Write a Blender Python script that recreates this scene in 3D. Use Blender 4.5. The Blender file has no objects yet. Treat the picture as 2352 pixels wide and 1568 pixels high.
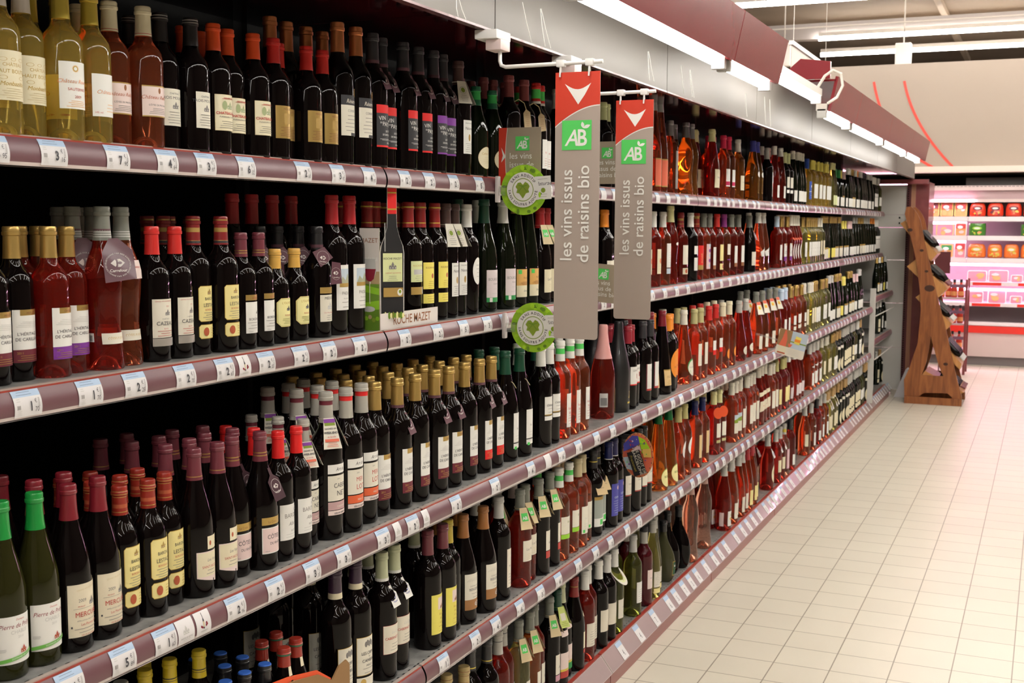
import bpy, bmesh, math, random
from mathutils import Vector, Matrix

random.seed(7)
S = bpy.context.scene
COL = S.collection

# ------------------------------------------------------------------ camera
F_PX, YAW, PITCH, ROLL, CAM_Z = 2764.0, .41855, .09741, .00525, 1.88
cy, sy, cp, sp = math.cos(YAW), math.sin(YAW), math.cos(PITCH), math.sin(PITCH)
_fwd = Vector((-sy * cp, cy * cp, -sp))
_rt = Vector((cy, sy, 0))
_up = _rt.cross(_fwd)
_r2 = math.cos(ROLL) * _rt + math.sin(ROLL) * _up
_u2 = _r2.cross(_fwd)
cam_d = bpy.data.cameras.new('camera')
cam = bpy.data.objects.new('camera', cam_d)
COL.objects.link(cam)
cam.matrix_world = Matrix(((_r2.x, _u2.x, -_fwd.x, 0), (_r2.y, _u2.y, -_fwd.y, 0), (_r2.z, _u2.z, -_fwd.z, CAM_Z), (0, 0, 0, 1)))
cam_d.sensor_width = 36
cam_d.lens = F_PX / 2352 * 36
cam_d.clip_end = 100
cam_d.dof.use_dof = True
cam_d.dof.focus_distance = 3.0
cam_d.dof.aperture_fstop = 15.0
S.camera = cam

# ------------------------------------------------------------------ world, exposure
W = bpy.data.worlds.new('world'); S.world = W; W.use_nodes = True
bgn = W.node_tree.nodes['Background']
bgn.inputs[0].default_value = (1.0, .93, .86, 1); bgn.inputs[1].default_value = .25
S.view_settings.view_transform = 'Standard'
S.view_settings.look = 'None'
S.view_settings.gamma = 1
S.view_settings.use_curve_mapping = False
S.view_settings.exposure = 2.05
S.cycles.use_denoising = True
S.cycles.max_bounces = 8
S.cycles.transmission_bounces = 8
S.cycles.glossy_bounces = 4
S.cycles.diffuse_bounces = 3
S.cycles.sample_clamp_indirect = 6
S.cycles.caustics_refractive = True

# ------------------------------------------------------------------ materials
MATS = {}
def mat(name, col=None, rough=.6, metal=0, coat=0, trans=0, ior=1.45, emit=None, estr=0, spec=.5, alpha=1, crough=.03):
    if name in MATS: return MATS[name]
    m = bpy.data.materials.new(name); m.use_nodes = True
    b = m.node_tree.nodes['Principled BSDF']
    i = b.inputs
    i['Base Color'].default_value = (*col, 1)
    i['Roughness'].default_value = rough
    i['Metallic'].default_value = metal
    i['Coat Weight'].default_value = coat
    i['Coat Roughness'].default_value = crough
    i['Transmission Weight'].default_value = trans
    i['IOR'].default_value = ior
    i['Specular IOR Level'].default_value = spec
    i['Alpha'].default_value = alpha
    if emit:
        i['Emission Color'].default_value = (*emit, 1); i['Emission Strength'].default_value = estr
    MATS[name] = m
    return m
def nodes_of(m):
    return m.node_tree.nodes, m.node_tree.links, m.node_tree.nodes['Principled BSDF']
def noise_tint(m, scale, c0, c1, detail=3, stretch=None, bump=0):
    n, l, b = nodes_of(m)
    tc = n.new('ShaderNodeTexCoord'); mp = n.new('ShaderNodeMapping'); nz = n.new('ShaderNodeTexNoise'); cr = n.new('ShaderNodeValToRGB')
    nz.inputs['Scale'].default_value = scale; nz.inputs['Detail'].default_value = detail
    if stretch: mp.inputs['Scale'].default_value = stretch
    l.new(tc.outputs['Object'], mp.inputs[0]); l.new(mp.outputs[0], nz.inputs['Vector']); l.new(nz.outputs['Fac'], cr.inputs[0])
    cr.color_ramp.elements[0].color = (*c0, 1); cr.color_ramp.elements[1].color = (*c1, 1)
    cr.color_ramp.elements[0].position = .3; cr.color_ramp.elements[1].position = .7
    l.new(cr.outputs[0], b.inputs['Base Color'])
    if bump:
        bp = n.new('ShaderNodeBump'); bp.inputs['Strength'].default_value = bump; bp.inputs['Distance'].default_value = .002
        l.new(nz.outputs['Fac'], bp.inputs['Height']); l.new(bp.outputs[0], b.inputs['Normal'])
    return m

PAL = dict(white=(.80, .80, .76), cream=(.78, .72, .52), ivory=(.76, .73, .62), yellow=(.86, .76, .16), paleyellow=(.85, .80, .38),
    palegreen=(.70, .76, .40), orange=(.85, .28, .03), purple=(.22, .04, .33), black=(.015, .015, .017), red=(.62, .03, .025), brightred=(.75, .02, .02),
    maroon=(.16, .02, .035), green=(.03, .30, .08), blue=(.06, .07, .36), pink=(.78, .55, .56), brown=(.30, .12, .05), grey=(.30, .30, .29),
    lightgrey=(.55, .55, .53), beige=(.62, .52, .30), darkgreen=(.01, .06, .035), ink=(.05, .05, .06), inkred=(.50, .06, .05), inkgold=(.50, .33, .06),
    magenta=(.55, .02, .10), limegreen=(.30, .62, .04), brightgreen=(.04, .42, .10), peach=(.80, .42, .16), charcoal=(.035, .035, .04), offwhite=(.74, .70, .66),
    lilac=(.33, .16, .24), skyblue=(.55, .70, .85), softink=(.22, .21, .20), cobalt=(.03, .09, .45), rosepaper=(.80, .66, .62), taupe=(.40, .33, .275),
    signred=(.60, .045, .02), abgreen=(.09, .62, .12), leaf=(.23, .33, .03), olive=(.17, .20, .02), cardboard=(.34, .20, .09), amber=(.70, .30, .03),
    landscape=(.40, .42, .30), sky=(.50, .60, .68), terracotta=(.45, .10, .04), wine=(.25, .01, .03), copper=(.78, .30, .12), gold=(.58, .40, .13), silver=(.62, .60, .56), steel=(.35, .35, .36))
def M(c):
    """paper / capsule paint by palette name"""
    if c in ('gold', 'copper', 'silver', 'steel'):
        return mat('foil_' + c, PAL[c], .32, .75)
    if c.startswith('cap_'):
        return mat(c, PAL[c[4:]], .33, .0, .3)
    return mat('paper_' + c, PAL[c], .55)

GLASS = {
    'dark': mat('dark_red_wine_glass', (.0035, .002, .002), .02, 0, 0, 0, 1.30),
    'darkgreen': mat('dark_green_wine_glass', (.004, .006, .0025), .02, 0, 0, 0, 1.32),
    'olive': mat('olive_green_glass', (.30, .33, .06), .02, 0, 0, .92, 1.33),
    'rose': mat('rose_wine_glass', (.90, .22, .09), .02, 0, 0, .93, 1.33),
    'deeprose': mat('deep_rose_wine_glass', (.62, .05, .03), .02, 0, 0, .90, 1.33),
    'orange': mat('orange_rose_wine_glass', (.95, .34, .07), .02, 0, 0, .92, 1.33),
    'palerose': mat('pale_rose_wine_glass', (.96, .52, .38), .02, 0, 0, .93, 1.33),
    'gold': mat('golden_white_wine_glass', (.96, .72, .17), .02, 0, 0, .88, 1.33),
    'lemon': mat('pale_white_wine_glass', (.93, .86, .35), .02, 0, 0, .95, 1.33),
    'amber': mat('amber_wine_glass', (.62, .26, .04), .02, 0, 0, .92, 1.33),
    'matt': mat('matt_black_glass', (.012, .012, .013), .35, 0, 0, 0, 1.5),
    'clear': mat('clear_plastic', (.92, .94, .92), .08, 0, 0, .9, 1.3),
}

# ------------------------------------------------------------------ generic helpers
def tag(o, label=None, cat=None, group=None, kind=None):
    if label: o['label'] = label
    if cat: o['category'] = cat
    if group: o['group'] = group
    if kind: o['kind'] = kind
    return o
def empty(name, loc=(0, 0, 0), rz=0):
    o = bpy.data.objects.new(name, None); o.empty_display_size = .05; o.location = loc; o.rotation_euler = (0, 0, rz); COL.objects.link(o); return o
def link(name, me, parent=None, loc=None):
    o = bpy.data.objects.new(name, me); COL.objects.link(o)
    if parent: o.parent = parent
    if loc: o.location = loc
    return o
class MB:
    """mesh builder: collects shapes with their materials, makes one mesh"""
    def __init__(s): s.v = []; s.f = []; s.m = []; s.sm = []; s.mats = []
    def mi(s, m):
        if isinstance(m, str): m = M(m)
        if m not in s.mats: s.mats.append(m)
        return s.mats.index(m)
    def add(s, vs, fs, m, smooth=False):
        k = len(s.v); s.v += [tuple(v) for v in vs]; i = s.mi(m)
        for f in fs: s.f.append(tuple(k + a for a in f)); s.m.append(i); s.sm.append(smooth)
        return s
    def box(s, a, b, m, bev=0):
        x0, y0, z0 = (min(a[i], b[i]) for i in range(3)); x1, y1, z1 = (max(a[i], b[i]) for i in range(3))
        if bev:
            bm = bmesh.new(); bmesh.ops.create_cube(bm, size=1)
            for v in bm.verts: v.co = Vector(((x0 + x1) / 2 + v.co.x * (x1 - x0), (y0 + y1) / 2 + v.co.y * (y1 - y0), (z0 + z1) / 2 + v.co.z * (z1 - z0)))
            bmesh.ops.bevel(bm, geom=bm.edges[:], offset=bev, segments=2, affect='EDGES', profile=.6)
            bm.verts.ensure_lookup_table()
            s.add([v.co[:] for v in bm.verts], [[v.index for v in f.verts] for f in bm.faces], m, True); bm.free(); return s
        vs = [(x0, y0, z0), (x1, y0, z0), (x1, y1, z0), (x0, y1, z0), (x0, y0, z1), (x1, y0, z1), (x1, y1, z1), (x0, y1, z1)]
        return s.add(vs, [(0, 3, 2, 1), (4, 5, 6, 7), (0, 1, 5, 4), (1, 2, 6, 5), (2, 3, 7, 6), (3, 0, 4, 7)], m)
    def prism(s, pts, axis, a, b, m, smooth=False):
        """pts 2-D outline extruded along axis (0,1,2) from a to b"""
        def mk(p, t):
            q = list(p); q.insert(axis, t); return q
        n = len(pts); vs = [mk(p, a) for p in pts] + [mk(p, b) for p in pts]
        fs = [(i, (i + 1) % n, n + (i + 1) % n, n + i) for i in range(n)]
        s.add(vs, fs, m, smooth); s.add([mk(p, a) for p in pts], [tuple(range(n))], m); s.add([mk(p, b) for p in pts], [tuple(range(n))[::-1]], m)
        return s
    def lathe(s, prof, m, n=32, c=(0, 0, 0), sy=1.0, smooth=True, bands=None):
        """prof [(r,z)]; bands: function z_mid -> material"""
        vs = []; 
        for r, z in prof:
            for k in range(n):
                a = 2 * math.pi * k / n; vs.append((c[0] + r * math.cos(a), c[1] + r * sy * math.sin(a), c[2] + z))
        for j in range(len(prof) - 1):
            mm = bands((prof[j][1] + prof[j + 1][1]) / 2) if bands else m
            k0 = len(s.v)
            if j == 0: s.v += vs; base = k0
            i = s.mi(mm)
            for k in range(n):
                s.f.append((base + j * n + k, base + j * n + (k + 1) % n, base + (j + 1) * n + (k + 1) % n, base + (j + 1) * n + k)); s.m.append(i); s.sm.append(smooth)
        return s
    def tube(s, pts, r, m, n=8, cap=True):
        pts = [Vector(p) for p in pts]; rings = []
        for i, p in enumerate(pts):
            d = (pts[min(i + 1, len(pts) - 1)] - pts[max(i - 1, 0)]).normalized()
            a = d.orthogonal().normalized() if i == 0 else (pa - d * pa.dot(d)).normalized()
            pa = a; b = d.cross(a); rings.append([p + r * (math.cos(2 * math.pi * k / n) * a + math.sin(2 * math.pi * k / n) * b) for k in range(n)])
        vs = [v for rg in rings for v in rg]
        fs = [(i * n + k, i * n + (k + 1) % n, (i + 1) * n + (k + 1) % n, (i + 1) * n + k) for i in range(len(pts) - 1) for k in range(n)]
        s.add(vs, fs, m, True)
        if cap: s.add(rings[0], [tuple(range(n))[::-1]], m); s.add(rings[-1], [tuple(range(n))], m)
        return s
    def mesh(s, name):
        me = bpy.data.meshes.new(name); me.from_pydata(s.v, [], s.f)
        for m in s.mats: me.materials.append(m)
        me.polygons.foreach_set('material_index', s.m); me.polygons.foreach_set('use_smooth', s.sm); me.update()
        bm = bmesh.new(); bm.from_mesh(me); bmesh.ops.remove_doubles(bm, verts=bm.verts, dist=1e-6); bmesh.ops.recalc_face_normals(bm, faces=bm.faces); bm.to_mesh(me); bm.free()
        if any(s.sm): me.set_sharp_from_angle(angle=math.radians(38))
        return me
    def build(s, name, parent=None, loc=None): return link(name, s.mesh(name), parent, loc)

_TX = {}
def text_geo(t, bold=0.0):
    k = (t, bold)
    if k not in _TX:
        cu = bpy.data.curves.new('t', 'FONT'); cu.body = t; cu.size = 1; cu.resolution_u = 3; cu.offset = bold; cu.align_x = 'LEFT'
        ob = bpy.data.objects.new('t', cu); me = bpy.data.meshes.new_from_object(ob)
        vs = [(v.co.x, v.co.y) for v in me.vertices]; fs = [tuple(p.vertices) for p in me.polygons]
        bpy.data.objects.remove(ob); bpy.data.curves.remove(cu); bpy.data.meshes.remove(me)
        w = max((v[0] for v in vs), default=0); _TX[k] = (vs, fs, w)
    return _TX[k]
class Art:
    """flat artwork in (u, v), laid in thin layers, then carried onto any surface by a mapping"""
    def __init__(s): s.items = []; s.layer = 0
    def poly(s, pts, m, lay=None):
        if lay is None: s.layer += 1; lay = s.layer
        s.items.append((list(pts), [tuple(range(len(pts)))], m, lay)); return s
    def rect(s, u0, v0, u1, v1, m, lay=None): return s.poly([(u0, v0), (u1, v0), (u1, v1), (u0, v1)], m, lay)
    def ell(s, u, v, a, b, m, n=28, a0=0, a1=360): 
        return s.poly([(u + a * math.cos(math.radians(a0 + (a1 - a0) * k / n)), v + b * math.sin(math.radians(a0 + (a1 - a0) * k / n))) for k in range(n if a1 - a0 >= 360 else n + 1)], m)
    def ring(s, u, v, r0, r1, m, n=40, b=1.0):
        s.layer += 1
        for k in range(n):
            A, B = 2 * math.pi * k / n, 2 * math.pi * (k + 1) / n
            s.items.append(([(u + r * math.cos(t), v + b * r * math.sin(t)) for r, t in ((r0, A), (r1, A), (r1, B), (r0, B))], [(0, 1, 2, 3)], m, s.layer))
        return s
    def text(s, t, u, v, size, m, align='c', rot=0, shear=0, bold=0.0, sx=1.0, lay=None):
        vs, fs, w = text_geo(t, bold)
        if lay is None: s.layer += 1; lay = s.layer
        off = {'c': -w * sx / 2, 'l': 0, 'r': -w * sx}[align]; c, n = math.cos(rot), math.sin(rot); out = []
        for x, y in vs:
            X = (x * sx + off + shear * y) * size; Y = y * size; out.append((u + X * c - Y * n, v + X * n + Y * c))
        s.items.append((out, fs, m, lay)); return s
    def arctext(s, t, u, v, r, size, m, mid=90, top=True, bold=.01):
        ws = [text_geo(c, bold)[2] * size + size * .12 if c != ' ' else size * .35 for c in t]; tot = sum(ws); s.layer += 1
        a = -tot / 2 / r
        for c, w in zip(t, ws):
            am = a + w / 2 / r; a += w / r
            th = math.radians(mid) - am if top else math.radians(mid) + am
            rot = th - math.pi / 2 if top else th + math.pi / 2
            rr = r if top else r + size * .7
            if c != ' ': s.text(c, u + rr * math.cos(th), v + rr * math.sin(th), size, m, 'c', rot, bold=bold, lay=s.layer)
        return s
    def bars(s, u, v0, v1, w, n, m, seed=0, h=.0009):
        rr = random.Random(seed + int(v0 * 1e4)); s.layer += 1
        for k in range(n):
            v = v1 - (v1 - v0) * k / max(1, n - 1); ww = w * rr.uniform(.55, 1)
            s.items.append(([(u - ww / 2, v), (u + ww / 2, v), (u + ww / 2, v + h), (u - ww / 2, v + h)], [(0, 1, 2, 3)], m, s.layer))
        return s
    def into(s, mb, fn, step=None, lift=.00025, vstep=None):
        """fn(u, v, d) -> xyz"""
        for pts, fs, m, lay in s.items:
            if not pts: continue
            bm = bmesh.new(); vv = [bm.verts.new((p[0], p[1], 0)) for p in pts]
            for f in fs:
                try: bm.faces.new([vv[i] for i in f])
                except ValueError: pass
            if step or vstep:
                if any(len(f.verts) > 4 for f in bm.faces): bmesh.ops.triangulate(bm, faces=bm.faces[:])
                us = [p[0] for p in pts]; vs_ = [p[1] for p in pts]
                if step and max(us) - min(us) > step:
                    for k in range(math.floor(min(us) / step) + 1, math.ceil(max(us) / step)):
                        bmesh.ops.bisect_plane(bm, geom=bm.verts[:] + bm.edges[:] + bm.faces[:], dist=1e-7, plane_co=(k * step, 0, 0), plane_no=(1, 0, 0))
                if vstep and max(vs_) - min(vs_) > vstep:
                    for k in range(math.floor(min(vs_) / vstep) + 1, math.ceil(max(vs_) / vstep)):
                        bmesh.ops.bisect_plane(bm, geom=bm.verts[:] + bm.edges[:] + bm.faces[:], dist=1e-7, plane_co=(0, k * vstep, 0), plane_no=(0, 1, 0))
            elif any(len(f.verts) > 4 for f in bm.faces): bmesh.ops.triangulate(bm, faces=[f for f in bm.faces if len(f.verts) > 4])
            bm.verts.index_update()
            mb.add([fn(v.co.x, v.co.y, lay * lift) for v in bm.verts], [[v.index for v in f.verts] for f in bm.faces], m, bool(step)); bm.free()
        return mb

def pixel_of(x, y, z):
    d = Vector((x, y, z - CAM_Z)); return 1176 + F_PX * d.dot(_r2) / d.dot(_fwd), 784 - F_PX * d.dot(_u2) / d.dot(_fwd)
def y_at(px, X, z):
    lo, hi = .6, 40.0
    for _ in range(40):
        mid = (lo + hi) / 2
        if pixel_of(X, mid, z)[0] < px: lo = mid
        else: hi = mid
    return lo
ORD = 'first second third fourth fifth sixth seventh eighth ninth tenth eleventh twelfth thirteenth fourteenth fifteenth sixteenth seventeenth eighteenth nineteenth'.split()
def ordinal(n):
    if n <= 19: return ORD[n - 1]
    t = ['twentieth', 'thirtieth', 'fortieth', 'fiftieth', 'sixtieth', 'seventieth', 'eightieth', 'ninetieth']; p = ['twenty', 'thirty', 'forty', 'fifty', 'sixty', 'seventy', 'eighty', 'ninety']
    if n < 100: return t[n // 10 - 2] if n % 10 == 0 else p[n // 10 - 2] + '-' + ORD[n % 10 - 1]
    return 'hundred and ' + ordinal(n - 100) if n > 100 else 'hundredth'

# ------------------------------------------------------------------ the setting: floor, walls, ceiling
def tile_floor():
    m = mat('floor_tiles', (.80, .72, .58), .28, 0, 0, spec=.4)
    n, l, b = nodes_of(m)
    tc = n.new('ShaderNodeTexCoord'); mp = n.new('ShaderNodeMapping'); br = n.new('ShaderNodeTexBrick'); nz = n.new('ShaderNodeTexNoise'); mx = n.new('ShaderNodeMixRGB'); rr = n.new('ShaderNodeMapRange')
    mp.inputs['Location'].default_value = (.0645, .0455, 0)
    br.offset = 0; br.inputs['Scale'].default_value = 1; br.inputs['Brick Width'].default_value = .2365; br.inputs['Row Height'].default_value = .2225
    br.inputs['Mortar Size'].default_value = .0026; br.inputs['Mortar Smooth'].default_value = .1; br.inputs['Bias'].default_value = -.2
    br.inputs['Color1'].default_value = (.72, .68, .57, 1); br.inputs['Color2'].default_value = (.69, .645, .54, 1); br.inputs['Mortar'].default_value = (.30, .26, .20, 1)
    nz.inputs['Scale'].default_value = 2.2; nz.inputs['Detail'].default_value = 5
    mx.blend_type = 'MULTIPLY'; mx.inputs[0].default_value = .12
    l.new(tc.outputs['Object'], mp.inputs[0]); l.new(mp.outputs[0], br.inputs['Vector']); l.new(tc.outputs['Object'], nz.inputs['Vector'])
    l.new(br.outputs['Color'], mx.inputs[1]); l.new(nz.outputs['Fac'], mx.inputs[2]); l.new(mx.outputs[0], b.inputs['Base Color'])
    l.new(nz.outputs['Fac'], rr.inputs['Value']); rr.inputs['To Min'].default_value = .30; rr.inputs['To Max'].default_value = .36; l.new(rr.outputs[0], b.inputs['Roughness'])
    bp = n.new('ShaderNodeBump'); bp.inputs['Strength'].default_value = .4; bp.inputs['Distance'].default_value = .001; bp.invert = True
    l.new(br.outputs['Fac'], bp.inputs['Height']); l.new(bp.outputs[0], b.inputs['Normal'])
    return m
def struct(name, mb):
    o = mb.build(name); o['kind'] = 'structure'; return o
struct('floor', MB().box((-9, -6, -.1), (9, 30, 0), tile_floor()))
m_ceil = noise_tint(mat('ceiling_sheet', (.4, .3, .22), .8), 1.2, (.30, .235, .175), (.34, .265, .20))
struct('ceiling', MB().box((-9, -6, 5.6), (9, 30, 5.7), m_ceil))
m_wall = noise_tint(mat('back_wall_paint', (.6, .5, .42), .55), .35, (.30, .245, .20), (.36, .295, .24))
struct('wall_back', MB().box((-9, 17.6, 2.68), (9, 30, 4.1), m_wall))
m_wd = mat('side_wall_paint', (.16, .13, .11), .8)
struct('wall_far', MB().box((-9, 29.8, 0), (9, 30, 5.6), m_wd))
struct('wall_left', MB().box((-9.1, -6, 0), (-9, 30, 5.6), m_wd))
struct('wall_right', MB().box((9, -6, 0), (9.1, 30, 5.6), m_wd))
struct('wall_front', MB().box((-9, -6.1, 0), (9, -6, 5.6), m_wd))
# ledge under the painted wall and red arcs painted on it
m_ledge = mat('ledge_white', (.70, .60, .52), .45)
struct('trim_1', MB().box((-4, 17.3, 2.60), (4, 17.62, 2.68), m_ledge))
def arc(name, pts, label):
    mb = MB(); P = [Vector((x, 17.588, z)) for x, z in pts]; pr = []
    for i, p in enumerate(P):
        d = (P[min(i + 1, len(P) - 1)] - P[max(i - 1, 0)]).normalized(); nn = Vector((-d.z, 0, d.x)) * .017; pr.append((p + nn, p - nn))
    for i in range(len(pr) - 1):
        mb.add([pr[i][0], pr[i][1], pr[i + 1][1], pr[i + 1][0]] + [v + Vector((0, .009, 0)) for v in (pr[i][0], pr[i][1], pr[i + 1][1], pr[i + 1][0])], [(0, 1, 2, 3), (0, 1, 5, 4), (3, 2, 6, 7)], mat('red_wall_line', (.70, .05, .03), .5))
    return tag(mb.build(name), label, 'wall line')
def world_on_y(px, py, Y):
    d = (px - 1176) / F_PX * _r2 + (784 - py) / F_PX * _u2 + _fwd; t = Y / d.y; return d.x * t, CAM_Z + d.z * t
def qbez(a, b, c, n=14): return [((1 - t) ** 2 * a[0] + 2 * t * (1 - t) * b[0] + t * t * c[0], (1 - t) ** 2 * a[1] + 2 * t * (1 - t) * b[1] + t * t * c[1]) for t in [k / n for k in range(n + 1)]]
w = lambda x, y: world_on_y(x, y, 17.585)
arc('painted_arc', qbez(w(2007, 188), w(2030, 330), w(2148, 387)), 'thin red arc on the beige back wall, nearest the shelf canopy')
arc('painted_arc', qbez(w(2077, 186), w(2095, 290), w(2192, 387)), 'thin red arc on the beige back wall, further right')

# ------------------------------------------------------------------ lamps of the hall: rows of fluorescent tubes along X
m_tube = mat('tube_glow', (1, 1, 1), .5, emit=(1.0, .96, .90), estr=15)
m_tube2 = mat('canopy_tube_glow', (1, 1, 1), .5, emit=(1.0, .97, .92), estr=4.6)
m_house = mat('lamp_housing_white', (.7, .66, .6), .4)
m_galv = mat('beam_grey_paint', (.42, .38, .36), .5)
def tube_row(Y, x0, x1, label, z=5.0):
    e = empty('fluorescent_lamp_row', ((x0 + x1) / 2, Y, z)); L = (x1 - x0) / 2
    MB().box((-L, -.04, .035), (L, .04, .10), m_house).build('housing', e)
    MB().tube([(-L, 0, 0), (L, 0, 0)], .035, m_tube, 10).build('tube', e)
    return tag(e, label, 'ceiling lamp', 'rows of fluorescent tubes under the ceiling')
tube_row(22.9, -4.0, 4.5, 'fluorescent tube row under the ceiling, lowest in the photo, above the hanging sign')
tube_row(20.95, -3.7, 4.5, 'fluorescent tube row fixed below the grey ceiling beam')
tube_row(17.4, -4.6, 4.5, 'fluorescent tube row at the top edge of the photo')
for k, Y in enumerate((14.3, 11.3, 8.3, 5.4, 2.6, -.4, -3.4)):
    tube_row(Y, -4.6, 4.8, f'fluorescent tube row overhead the aisle, {ordinal(k + 1)} row coming back from the far end')
tag(MB().box((-6, 21.05, 5.02), (6, 21.3, 5.28), m_galv).build('ceiling_beam'), 'grey steel ceiling beam carrying a row of tubes', 'beam')
tag(MB().tube([(-4.3, 19.7, 5.0), (5, 19.7, 5.0)], .012, m_house, 6).build('ceiling_cable'), 'thin white cable strung under the ceiling between two lamp rows', 'cable')
for k, (px, ) in enumerate([(2195,), (1795,)]):
    X = world_on_y(px, 60, 25)[0]
    tag(MB().box((X - .05, 8, 5.5), (X + .05, 29, 5.6), mat('ceiling_rib', (.52, .42, .32), .7)).build('ceiling_rib'), f'slim pale rib running along the ceiling, {"right" if k == 0 else "left"} one', 'ceiling rib')
# spotlights
def spot(px, py, Y, label):
    x, z = world_on_y(px, py, Y); e = empty('spotlight', (x, Y, z))
    MB().box((-.12, -.08, -.02), (.12, .1, .36), m_house, .01).build('ballast_box', e)
    MB().lathe([(0, 0.06), (.05, .06), (.055, -.05), (.13, -.14), (.12, -.145), (.04, -.06), (0, -.06)], m_house, 16, (.22, 0, -.05)).build('lamp_head', e)
    MB().lathe([(0, -.12), (.1, -.13), (.1, -.14), (0, -.15)], m_tube, 16, (.22, 0, -.05)).build('bulb', e)
    MB().tube([(0, .02, .34), (0, .02, 1.1)], .012, m_house, 6).build('stem', e)
    return tag(e, label, 'spotlight')
spot(2074, 152, 20.5, 'white spotlight with box hanging under the lamp row above the back wall')
spot(1800, 150, 20.5, 'white spotlight partly hidden behind the hanging grey sign')

# ------------------------------------------------------------------ shelving
BW, Y0 = 1.602, 2.895
JN = [Y0 + BW * k for k in range(-2, 8)]
YEND = 13.78
SH = {'A': dict(z=2.030, x=-1.668, n='top shelf'), 'B': dict(z=1.580, x=-1.668, n='second shelf'), 'C': dict(z=1.090, x=-1.55, n='third shelf'),
      'D': dict(z=.640, x=-1.55, n='fourth shelf'), 'E': dict(z=.130, x=-1.60, n='bottom shelf')}
RH = .052
def rail_pt(v, bulge=.008):
    """v 0..1 from lower lip to the top; returns (dx, dz) of the curved price rail"""
    return bulge * math.sin(math.pi * v) ** .8 - .010 * v, -RH + RH * v
m_rail = mat('mauve_price_rail', (.15, .062, .075), .42, 0, .35, crough=.38)
m_lip = mat('clear_rail_lip', (.62, .54, .52), .25, 0, .4)
m_redline = mat('red_rail_edge', (.35, .045, .03), .35)
m_shelf = mat('grey_shelf_steel', (.27, .275, .265), .38, .25)
def shelf_holes(m):
    n, l, b = nodes_of(m)
    tc = n.new('ShaderNodeTexCoord'); sp = n.new('ShaderNodeSeparateXYZ'); l.new(tc.outputs['Object'], sp.inputs[0])
    def mth(op, a, bb=None, c=None):
        q = n.new('ShaderNodeMath'); q.operation = op
        for k, s_ in enumerate((a, bb, c)):
            if s_ is None: continue
            if isinstance(s_, (int, float)): q.inputs[k].default_value = s_
            else: l.new(s_, q.inputs[k])
        return q.outputs[0]
    fy = mth('FRACT', mth('MULTIPLY', sp.outputs['Y'], 1 / .0316)); hy = mth('LESS_THAN', mth('ABSOLUTE', mth('SUBTRACT', fy, .5)), .17)
    hx = mth('LESS_THAN', mth('ABSOLUTE', mth('ADD', sp.outputs['X'], .030)), .0024)
    hx2 = mth('LESS_THAN', mth('ABSOLUTE', mth('ADD', sp.outputs['X'], .13)), .0024)
    h = mth('MULTIPLY', hy, mth('MAXIMUM', hx, hx2))
    nz = n.new('ShaderNodeTexNoise'); nz.inputs['Scale'].default_value = 22; nz.inputs['Detail'].default_value = 4; l.new(tc.outputs['Object'], nz.inputs['Vector'])
    cr = n.new('ShaderNodeValToRGB'); cr.color_ramp.elements[0].color = (.22, .225, .215, 1); cr.color_ramp.elements[1].color = (.36, .36, .345, 1); cr.color_ramp.elements[0].position = .35; cr.color_ramp.elements[1].position = .65
    l.new(nz.outputs['Fac'], cr.inputs[0])
    mx = n.new('ShaderNodeMixRGB'); l.new(h, mx.inputs[0]); l.new(cr.outputs[0], mx.inputs[1]); mx.inputs[2].default_value = (.01, .01, .01, 1); l.new(mx.outputs[0], b.inputs['Base Color'])
shelf_holes(m_shelf)
m_inner = mat('black_back_panel', (.003, .003, .003), .8, spec=.05)
m_kick = mat('burgundy_kick_plate', (.26, .045, .035), .35, 0, .3)
m_blackgap = mat('black_rubber_joint', (.006, .006, .006), .6, spec=.15)
XB = -2.16
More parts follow.
